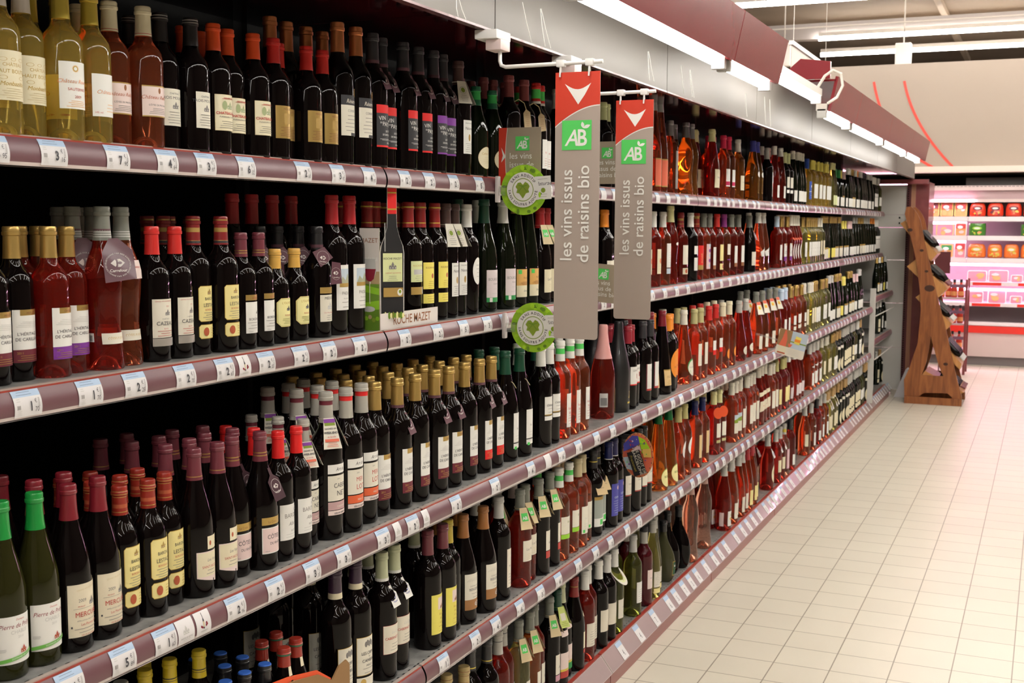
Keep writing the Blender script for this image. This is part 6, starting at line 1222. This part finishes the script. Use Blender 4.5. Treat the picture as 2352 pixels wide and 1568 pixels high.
a = Art(); a.poly([(u * .95, v + (.002 if v > .1 else 0)) for u, v in P], 'black'); a.rect(-.0138, .325, .0138, .4, 'brightred'); a.rect(-.0138, .336, .0138, .340, 'gold_y'); a.rect(-.0138, .382, .0138, .386, 'gold_y'); a.rect(-.029, .135, .031, .215, 'palegreen'); a.text('ROCHE MAZET', .001, .197, .0082, 'ink'); house(a, .001, .170, .011, 'softink'); a.text('CABERNET SAUVIGNON', .001, .158, .0044, 'inkred'); a.bars(0, .139, .150, .04, 3, 'softink'); a.rect(-.029, .092, .031, .118, 'gold_d'); a.ell(.022, .105, .008, .010, 'white'); a.ell(.022, .107, .004, .005, 'leaf'); a.rect(-.026, .22, -.022, .30, 'grey'); [a.ell(-.03 + .006 * k, .04, .004, .008 + .003 * (k % 2), ('leafd', 'paleyellow', 'olive')[k % 3], 7) for k in range(11)]
a.into(mb, lambda u, v, d: g(u, v, .0004 + d)); mb.build('bottle_cutout', e)
tag(e, 'cardboard bottle-shaped display with ROCHE MAZET strip standing on the second shelf', 'display')
# orange-red tray at the bottom of the frame
e = empty('cardboard_tray', (-1.568, 2.08, SH['D']['z'] + .001)); m_cb = mat('brown_cardboard', (.30, .17, .07), .8)
MB().prism([(0, 0), (.44, 0), (.44, .135), (.425, .150), (.39, .145), (.36, .120), (.30, .155), (.20, .175), (.05, .19), (0, .18)], 0, 0, .004, m_cb).build('front_wall', e)
MB().prism([(-.02, .01), (.33, .01), (.36, .125), (.30, .165), (.18, .190), (.05, .205), (-.02, .19)], 0, -.004, -.0004, M('orangered')).build('lining', e)
MB().box((-.018, .436, 0), (-.001, .44, .135), m_cb).build('side_wall', e)
tag(e, 'torn brown cardboard tray front with orange-red lining on the fourth shelf', 'box')

# ------------------------------------------------------------------ meat refrigerator across the far end
YF = 17.45
def fx(px, Y=YF): return world_on_y(px, 600, Y)[0]
def fz(py, Y=YF, px=2230): return world_on_y(px, py, Y)[1]
m_fr = mat('fridge_pale_enamel', (.62, .50, .48), .35, 0, .2); m_frp = mat('fridge_mauve_panel', (.42, .28, .29), .35, 0, .2); m_fwhite = mat('fridge_white_shelf', (.80, .74, .76), .35, 0, .2)
m_pinklamp = mat('pink_meat_lamp', (1, .8, .9), .5, emit=(1.0, .50, .74), estr=8)
m_fback = mat('fridge_back_panel', (.50, .42, .45), .5); m_fred = mat('fridge_red_band', (.75, .03, .02), .35, 0, .2); m_fplinth = mat('fridge_grey_plinth', (.20, .17, .17), .5)
FX0, FX1 = -3.6, 3.0
fr_ = empty('refrigerated_cabinet', (0, YF, 0)); D_ = .9
mb = MB(); mb.box((FX0, .0, .12), (FX1, D_, fz(760)), m_fr); mb.box((FX0, D_ - .05, fz(760)), (FX1, D_, 2.42), m_fback); mb.build('body', fr_)
MB().box((FX0, .05, 0), (FX1, D_, .13), m_fplinth).build('plinth', fr_)
MB().box((FX0, -.03, fz(763)), (FX1, .01, fz(747)), m_fred).build('red_band', fr_)
MB().box((FX0, -.04, fz(746)), (FX1, .12, fz(738)), m_fwhite, .006).build('lip', fr_)
mb = MB(); mb.box((FX0, .08, fz(457)), (FX1, D_, fz(437)), m_frp); mb.box((FX0, .02, fz(437)), (FX1, D_, fz(426)), m_fr); mb.box((FX0, 0.06, fz(464)), (FX1, .14, fz(457)), m_fr)
for k in range(60): mb.box((fx(2101) + k * .05, .016, fz(428.5)), (fx(2101) + k * .05 + .035, .021, fz(427.6)), m_blackgap)
mb.build('canopy', fr_)
MB().box((FX0, .9, 2.42), (FX1, .94, 2.60), m_blackgap).build('dark_recess', fr_)
MB().box((fx(2206), .5, fz(424)), (fx(2352), .56, fz(405)), mat('dim_panel', (.10, .08, .07), .4)).build('dim_panel', fr_)
for x0, x1, z, n in ((FX0, fx(2232), fz(460.5), 'lamp_tube'), (FX0, fx(2215), fz(512), 'lamp_tube'), (FX0, FX1, fz(608), 'lamp_tube'), (FX0, FX1, fz(665), 'lamp_tube'), (FX0, fx(2215), fz(556), 'lamp_tube')):
    MB().tube([(x0, .16 if z < fz(470) else .05, z), (x1, .16 if z < fz(470) else .05, z)], .016, m_pinklamp, 8).build(n, fr_)
for (py0, py1) in ((498, 508), (542, 552), (593, 603), (648, 655), (696, 703)):
    mb = MB()
    for xa, xb in ((FX0, fx(2219) - .004), (fx(2219) + .004, FX1)):
        mb.box((xa, .05, fz(py0) - .012), (xb, D_ - .05, fz(py0)), m_fwhite); mb.box((xa, .04, fz(py1)), (xb, .055, fz(py0) + .005), m_fwhite)
    if py0 > 640:
        for k in range(4): mb.box((fx(2236) + k * .57, .033, fz(py1) + .004), (fx(2236) + k * .57 + .36, .041, fz(py0) - .002), m_fred)
    mb.build('shelf', fr_)
tag(fr_, 'long pink-lit open meat refrigerator with red band across the far end', 'refrigerator')
def tray(px0, px1, py0, py1, rim, fill_, lab, cover=None, lean=.25, top=None):
    """meat tray standing tilted on a shelf: rim tray, filling, printed film"""
    x0, x1 = fx(px0), fx(px1); z0, z1 = fz(py1), fz(py0); e = empty('meat_tray', ((x0 + x1) / 2, YF + .10, z0 + .002)); w_, h_ = (x1 - x0) / 2 - .004, z1 - z0
    mb = MB(); o = []
    def ro(w_, h_, y, rr):
        pts = []
        for cx, cz, a0 in ((w_ - rr, h_ - rr, 0), (-w_ + rr, h_ - rr, 90), (-w_ + rr, rr, 180), (w_ - rr, rr, 270)):
            pts += [(cx + rr * math.cos(math.radians(a0 + 30 * k)), y, cz + rr * math.sin(math.radians(a0 + 30 * k))) for k in range(4)]
        return pts
    A_, B_, C_ = ro(w_, h_, 0, .02), ro(w_ - .010, h_ - .010, .0, .015), ro(w_ - .02, h_ - .02, .045, .015)
    B_ = [(p[0], p[1], p[2] + .010 * 0) for p in B_]; n = len(A_)
    sh = lambda P: [(x, y + (z / h_) * lean * h_, z) for x, y, z in P]
    mb.add(sh(A_) + sh(B_), [(i, (i + 1) % n, n + (i + 1) % n, n + i) for i in range(n)], M(rim)); mb.add(sh(A_) + sh([(x, .05, z) for x, y, z in C_]), [(i, (i + 1) % n, n + (i + 1) % n, n + i) for i in range(n)], M(rim)); mb.add(sh([(x, .05, z) for x, y, z in C_]), [tuple(range(n))], M(rim)); mb.build('tray', e)
    mb = MB(); q = random.Random(int(px0)); pts = sh([(x * .98, .004, z) for x, y, z in B_]); mb.add(pts, [tuple(range(n))], M(fill_))
    for k in range(4):
        u, v, a_, b_ = q.uniform(-.5, .5) * w_, q.uniform(.2, .7) * h_, w_ * q.uniform(.2, .45), h_ * q.uniform(.1, .22)
        mb.add(sh([(u + a_ * math.cos(t * .5236), .001 - .004 * k, v + b_ * math.sin(t * .5236)) for t in range(12)]), [tuple(range(12))], M(('peach2', fill_, 'rosep')[k % 3]))
    mb.build('meat', e)
    if cover:
        a = Art(); a.rect(-w_ * .8, h_ * .55, w_ * .8, h_ * .93, cover); a.ell(-w_ * .1, h_ * .66, w_ * .45, h_ * .13, top or 'white'); mb = MB(); a.into(mb, lambda u, v, d: (u, v * lean - .018 - d * 4, v)); mb.build('film_label', e)
    return tag(e, lab, 'meat tray', 'packed meat trays in the refrigerator')
PAL['peach2'] = (.80, .38, .14); PAL['chick'] = (.80, .34, .12); PAL['yrim'] = (.85, .62, .18); PAL['meatpink'] = (.78, .25, .32); PAL['bagred'] = (.72, .05, .02); PAL['bagor'] = (.85, .20, .04); PAL['packg'] = (.06, .22, .03)
tray(2100, 2119, 464, 497, 'yrim', 'chick', 'yellow-rimmed chicken tray on the top refrigerator shelf, leftmost, half hidden', 'maroon')
for k, (a_, b_) in enumerate(((2120, 2152), (2153, 2184), (2185, 2216))): tray(a_, b_, 464, 497, 'yrim', 'chick', f'yellow-rimmed chicken tray on the top refrigerator shelf, {ordinal(k + 2)} from left', 'inkred' if k else 'maroon')
tray(2145, 2187, 515, 541, 'yrim', 'meatpink', 'yellow-rimmed pink meat tray on the second refrigerator shelf', None); tray(2188, 2217, 512, 541, 'white', 'chick', 'white-rimmed tray of orange meat on the second refrigerator shelf', 'inkred')
tray(2076, 2100, 562, 592, 'white', 'meatpink', 'white meat tray on the third refrigerator shelf beside the wooden rack', None); tray(2156, 2187, 562, 592, 'yrim', 'chick', 'yellow tray on the third refrigerator shelf behind the wooden rack', 'green'); tray(2188, 2217, 557, 592, 'white', 'meatpink', 'white tray with red label on the third refrigerator shelf', 'inkred')
for k, (a_, b_, c_, d_) in enumerate(((2221, 2268, 622, 647), (2270, 2318, 620, 647), (2322, 2352, 630, 647), (2224, 2262, 670, 695), (2270, 2315, 664, 695), (2322, 2352, 678, 695))): tray(a_, b_, c_, d_, 'white', 'meatpink', f'white tray of pink meat low in the refrigerator, {("upper" if k < 3 else "lower")} row, {ordinal(k % 3 + 1)} from left', None, lean=.3)
def bag(px0, px1, py0, py1, c1, c2, lab, sq=0):
    x0, x1 = fx(px0), fx(px1); z0, z1 = fz(py1), fz(py0); e = empty('food_pack', ((x0 + x1) / 2, YF + .17, z0 + .002)); w_, h_ = (x1 - x0) / 2 - .003, z1 - z0; mb = MB(); n = 16; rings = []
    prof = [(.86, .0), (1.0, .08), (.99, .55), (.90, .82), (.74, .97), (.5, 1.0)] if not sq else [(.95, 0), (1, .05), (1, .9), (.97, 1.0), (.9, 1)]
    vs = [(w_ * s_ * (abs(math.cos(k * math.tau / n)) ** .55) * (1 if math.cos(k * math.tau / n) >= 0 else -1), .10 * s_ * (abs(math.sin(k * math.tau / n)) ** .55) * (1 if math.sin(k * math.tau / n) >= 0 else -1), h_ * z) for s_, z in prof for k in range(n)]
    mb.add(vs, [(j * n + k, j * n + (k + 1) % n, (j + 1) * n + (k + 1) % n, (j + 1) * n + k) for j in range(len(prof) - 1) for k in range(n)], mat('film_' + c1, PAL[c1], .25, 0, .4), True); mb.add(vs[-n:], [tuple(range(n))], M(c1)); mb.build('wrapper', e)
    a = Art(); a.ell(0, h_ * .60, w_ * .55, h_ * .15, c2); a.ell(0, h_ * .60, w_ * .36, h_ * .08, 'white'); q = random.Random(int(px0) + 1)
    for k in range(7): a.ell(q.uniform(-.55, .55) * w_, h_ * q.uniform(.12, .42), w_ * q.uniform(.08, .2), h_ * q.uniform(.05, .1), q.choice(('chick', 'gold_y', 'peach', c2)), 9)
    mb = MB(); a.into(mb, lambda u, v, d: (u, -.104 - d * 3, v)); mb.build('print', e); return tag(e, lab, 'food pack', 'wrapped packs in the refrigerator')
for k, (a_, b_) in enumerate(((2220, 2259), (2261, 2300), (2303, 2342), (2344, 2372))): bag(a_, b_, 466, 497, 'bagred', 'maroon', f'red film pack on the top refrigerator shelf, {ordinal(k + 1)} of the red packs from left')
bag(2220, 2261, 513, 541, 'packg', 'limegreen', 'green and yellow pack on the second refrigerator shelf, left one', 1); bag(2340, 2372, 515, 541, 'packg', 'orange', 'green and yellow pack at the right edge of the second refrigerator shelf', 1)
for k, (a_, b_) in enumerate(((2219, 2263), (2265, 2301), (2303, 2340), (2342, 2375))): bag(a_, b_, 560, 592, 'bagor', 'gold_y', f'orange film pack on the third refrigerator shelf, {ordinal(k + 1)} of the orange packs from left')

# ------------------------------------------------------------------ burgundy rack of small sauce bottles before the refrigerator
YR = 16.2; rx = lambda px: world_on_y(px, 700, YR)[0]; rz = lambda py: world_on_y(2140, py, YR)[1]
rk = empty('sauce_rack', (0, YR, 0)); X0_, X1_ = rx(2050), rx(2222)
mb = MB(); mb.box((X1_ - .03, -.02, 0), (X1_, .02, rz(640)), m_burg); mb.box((X1_ - .03, .38, 0), (X1_, .42, rz(640)), m_burg); mb.box((X0_, -.02, 0), (X0_ + .03, .02, rz(640)), m_burg); mb.box((X0_, .38, 0), (X0_ + .03, .42, rz(640)), m_burg); mb.build('frame', rk)
m_bar = mat('mauve_bar', (.16, .07, .11), .35)
for py in (682, 741, 800): mb = MB(); mb.box((X0_ + .03, .0, rz(py) - .02), (X1_ - .03, .40, rz(py)), mat('rack_board', (.45, .33, .33), .5)); mb.box((X0_ + .03, -.035, rz(py) + .13), (X1_ - .03, -.02, rz(py) + .17), m_bar); mb.build('shelf', rk)
tag(rk, 'burgundy metal rack of small red sauce bottles before the refrigerator', 'rack')
def small_bottle(x, y, z, lab, grp):
    e = empty('sauce_bottle', (x, y, z)); mb = MB(); mb.lathe([(0, 0), (.034, 0), (.037, .006), (.037, .10), (.030, .14), (.015, .17), (.013, .19)], mat('red_sauce', (.55, .05, .03), .15, 0, .4), 14); mb.build('glass', e)
    MB().lathe([(.014, .185), (.016, .19), (.016, .225), (0, .227)], M('black'), 12).build('cap', e); mb = MB(); mb.lathe([(.0378, .02), (.0378, .075)], M('chick'), 14); mb.build('label', e); return tag(e, lab, 'sauce bottle', grp)
for r_, py in enumerate((682, 741, 800)):
    for k in range(8):
        px = (2082, 2101, 2120, 2140, 2160, 2175, 2189, 2204)[k]
        small_bottle(rx(px), YR + .12 + .05 * (k % 2), rz(py) + .001, f'small red sauce bottle on the {("upper", "middle", "lower")[r_]} board of the burgundy rack, {ordinal(k + 1)} from left', 'small sauce bottles on the burgundy rack')
x0, z0 = world_on_y(2146, 627, 15.4); x1, z1 = world_on_y(2184, 578, 15.4); e = empty('burgundy_sign', (x0, 15.4, 0)); MB().box((0, 0, z0), (x1 - x0, .01, z1), mat('burgundy_card', (.09, .012, .015), .5)).build('plate', e); MB().tube([((x1 - x0) / 2, .02, 0), ((x1 - x0) / 2, .02, z0 + .05)], .008, m_bar, 6).build('stem', e); tag(e, 'plain dark burgundy plate on a stem behind the wooden rack', 'sign')
e = empty('grey_base', (0, 13.75, 0)); q0 = world_on_y(2058, 905, 13.75); MB().prism([(-1.50, 0), (-1.385, 0), (-1.36, .30), (-1.385, .31)], 1, .0, .35, mat('pale_plastic', (.6, .6, .62), .4)).build('wedge', e); tag(e, 'pale grey slanted plastic foot left of the wooden rack', 'stand')

# ------------------------------------------------------------------ wooden wine rack
def wood(name, c0, c1, sc=(1, 1, 14)):
    m = mat(name, c0, .42, 0, .15); n, l, b = nodes_of(m); tc = n.new('ShaderNodeTexCoord'); mp = n.new('ShaderNodeMapping'); mp.inputs['Scale'].default_value = (9, 9, 1.1); nz = n.new('ShaderNodeTexNoise'); nz.inputs['Scale'].default_value = 2.2; nz.inputs['Detail'].default_value = 6; nz.inputs['Distortion'].default_value = 1.2
    cr = n.new('ShaderNodeValToRGB'); cr.color_ramp.elements[0].color = (*c0, 1); cr.color_ramp.elements[1].color = (*c1, 1); cr.color_ramp.elements[0].position = .35; cr.color_ramp.elements[1].position = .65
    l.new(tc.outputs['Object'], mp.inputs[0]); l.new(mp.outputs[0], nz.inputs['Vector']); l.new(nz.outputs['Fac'], cr.inputs[0]); l.new(cr.outputs[0], b.inputs['Base Color']); return m
m_w1 = wood('brown_stained_pine', (.20, .060, .016), (.34, .115, .032)); m_w2 = wood('light_stained_pine', (.42, .19, .055), (.52, .25, .08)); m_knot = mat('pine_knot', (.05, .015, .006), .5); m_screw = mat('steel_screw', (.8, .78, .74), .25, .9)
YW = 13.35; e = empty('wooden_wine_rack', (0, YW, 0))
W2 = lambda x, y: world_on_y(x, y, YW)
def zero(p): return (p[0], max(0.0, p[1]))
left = [(2082, 476), (2092, 474), (2101, 482), (2108, 492), (2114, 506), (2120, 535), (2126, 565), (2138, 617), (2152, 676), (2171, 750), (2182, 798), (2200, 879), (2209, 912), (2209, 926), (2190, 926), (2186, 912), (2176, 903), (2122, 902), (2108, 912), (2104, 923), (2077, 922), (2077, 905), (2076, 872), (2088, 846), (2108, 787), (2115, 713), (2112, 657), (2102, 587), (2088, 528), (2078, 491)]
hole = [(2138, 772), (2145, 800), (2156, 840), (2167, 864), (2117, 861), (2128, 830), (2134, 800)]
def panel_with_hole(mb, y0, y1, m):
    O = [zero(W2(*p)) for p in left]; H_ = [W2(*p) for p in hole]
    for yy in (y0, y1):
        bm = bmesh.new(); vo = [bm.verts.new((x, yy, z)) for x, z in O]; vh = [bm.verts.new((x, yy, z)) for x, z in H_]
        eo = [bm.edges.new((vo[i], vo[(i + 1) % len(vo)])) for i in range(len(vo))]; eh = [bm.edges.new((vh[i], vh[(i + 1) % len(vh)])) for i in range(len(vh))]
        bmesh.ops.triangle_fill(bm, edges=eo + eh, use_beauty=True); bm.verts.index_update(); mb.add([v.co[:] for v in bm.verts], [[v.index for v in f.verts] for f in bm.faces], m); bm.free()
    for P in (O, H_):
        n = len(P); mb.add([(x, y0, z) for x, z in P] + [(x, y1, z) for x, z in P], [(i, (i + 1) % n, n + (i + 1) % n, n + i) for i in range(n)], m)
for y0, y1 in ((0, .03), (.50, .53)):
    mb = MB(); panel_with_hole(mb, y0, y1, m_w1)
    for px, py, r_ in ((2090, 528, .018), (2117, 575, .014), (2128, 623, .013), (2135, 662, .035), (2172, 836, .016)):
        x, z = W2(px, py); mb.add([(x + r_ * 1.5 * math.cos(k * .524), y0 - .0006, z + r_ * math.sin(k * .524)) for k in range(12)], [tuple(range(12))], m_knot)
    mb.build('side_panel', e)
mb = MB(); b0, b1 = W2(2077, 924)[0], W2(2209, 924)[0]; mb.box((b0, -.03, 0), (b1, -.002, .075), m_w1); mb.box((b0, .532, 0), (b1, .56, .075), m_w1); mb.build('base_board', e)
for px, py in ((2105, 548), (2126, 636), (2144, 713), (2164, 802), (2161, 877), (2148, 908)):
    x, z = W2(px, py); MB().lathe([(0, .004), (.012, .003), (.014, 0)], m_screw, 10).build('screw', e, None).matrix_world = Matrix.Translation((x, YW - .0005, z)) @ Matrix.Rotation(math.radians(90), 4, 'X')
for o in e.children:
    if o.name.startswith('screw'): o.matrix_parent_inverse = e.matrix_world.inverted(); o.location = (o.matrix_world.translation.x, o.location.y, o.location.z)
TR = [((2067, 513), (2079, 506), (2152, 583), (2137, 600)), ((2082, 612), (2102, 596), (2175, 663), (2155, 683)), ((2102, 683), (2112, 676), (2186, 744), (2172, 759)), ((2120, 760), (2132, 752), (2208, 836), (2204, 850)), ((2117, 861), (2124, 852), (2214, 902), (2206, 905))]
for k, Q in enumerate(TR):
    P = [W2(*p) for p in Q]; MB().prism(P, 1, .034, .496, m_w2).build('shelf_board', e)
tag(e, 'tall A-shaped brown wooden wine rack with slanted boards at the aisle end', 'rack')
# bottles lying on the slanted boards, necks towards the lower right
for k, Q in enumerate(TR):
    p0, p1 = Vector(W2(*Q[1])), Vector(W2(*Q[2])); d = (p1 - p0).normalized(); nrm = Vector((-d.y, d.x)); nrm = nrm if nrm.y > 0 else -nrm
    key = ('slimc', 'stn', 'slimc')[k % 3]; parts, r, H = proto(key)
    for j in range(4):
        y = YW + .09 + j * .115; st = p1 - d * (H - .055) + nrm * (r * .86 + .002)
        st -= d * .05; b = empty('red_wine_bottle', (st.x, y, st.y)); b.rotation_euler = (0, math.atan2(d.x, d.y), 0)
        b.scale = (.86, .86, .95)
        for n, me, _ in parts: link(n, me, b)
        tag(b, f'red wine bottle lying neck down on wooden rack, {ordinal(k + 1)} board from top, {ordinal(j + 1)} from front', 'wine bottle', 'bottles lying on the wooden rack')

# ------------------------------------------------------------------ hanging aisle sign
Ys0, Ys1 = 7.6, 9.6
def onx(px, py, X):
    d = (px - 1176) / F_PX * _r2 + (784 - py) / F_PX * _u2 + _fwd; t = X / d.x; return d.y * t, CAM_Z + d.z * t
XS = -2.4; (ya, za), (yb, zb) = onx(1818, 98, XS), onx(1903, 142, XS); (yc, zc) = onx(1872, 130, XS)
e = empty('aisle_sign', (XS, ya, za)); zlow = 2.50 - za
mb = MB(); mb.box((-.02, -.02, -.02), (.02, yb - ya, .02), m_house); mb.build('top_rail', e)
mb = MB(); mb.box((-.004, 0, zlow), (.004, (yc - ya), -.02), mat('grey_sign_face', (.42, .37, .30), .5)); a = Art(); a.text('cave à vins', (yc - ya) * .62, (zlow - .02) * .62, .10, 'ivory', bold=.01); a.into(mb, lambda u, v, d: (.0046 + d, u, v)); mb.build('grey_panel', e)
mb = MB(); mb.box((-.004, (yc - ya) + .03, zlow), (.004, yb - ya, -.02), mat('red_sign_face', (.55, .09, .06), .5)); a = Art(); w_ = yb - yc
for u0 in (.38, .72): a.poly([(u0 * w_ - .03, -.04), (u0 * w_ + .03, -.04), (u0 * w_ + .012, -.20), (u0 * w_ - .012, -.20)], 'ivory'); a.ell(u0 * w_, -.27, .018, .045, 'ivory')
a.into(mb, lambda u, v, d: (.0046 + d, (yc - ya) + u, v)); mb.build('red_panel', e)
for u in (.1, yb - ya - .2): MB().tube([(0, u, .02), (0, u, 5.6 - za)], .003, m_house, 5).build('wire', e)
tag(e, 'grey and red aisle sign hanging on wires behind the canopy fascia', 'sign')

# ------------------------------------------------------------------ bring the whole place to real size (a wine bottle is 30 cm tall)
K = .813
for o in list(S.objects):
    if o.parent is None:
        o.location = o.location * K
        if o.type != 'CAMERA': o.scale = o.scale * K
cam_d.dof.focus_distance *= K
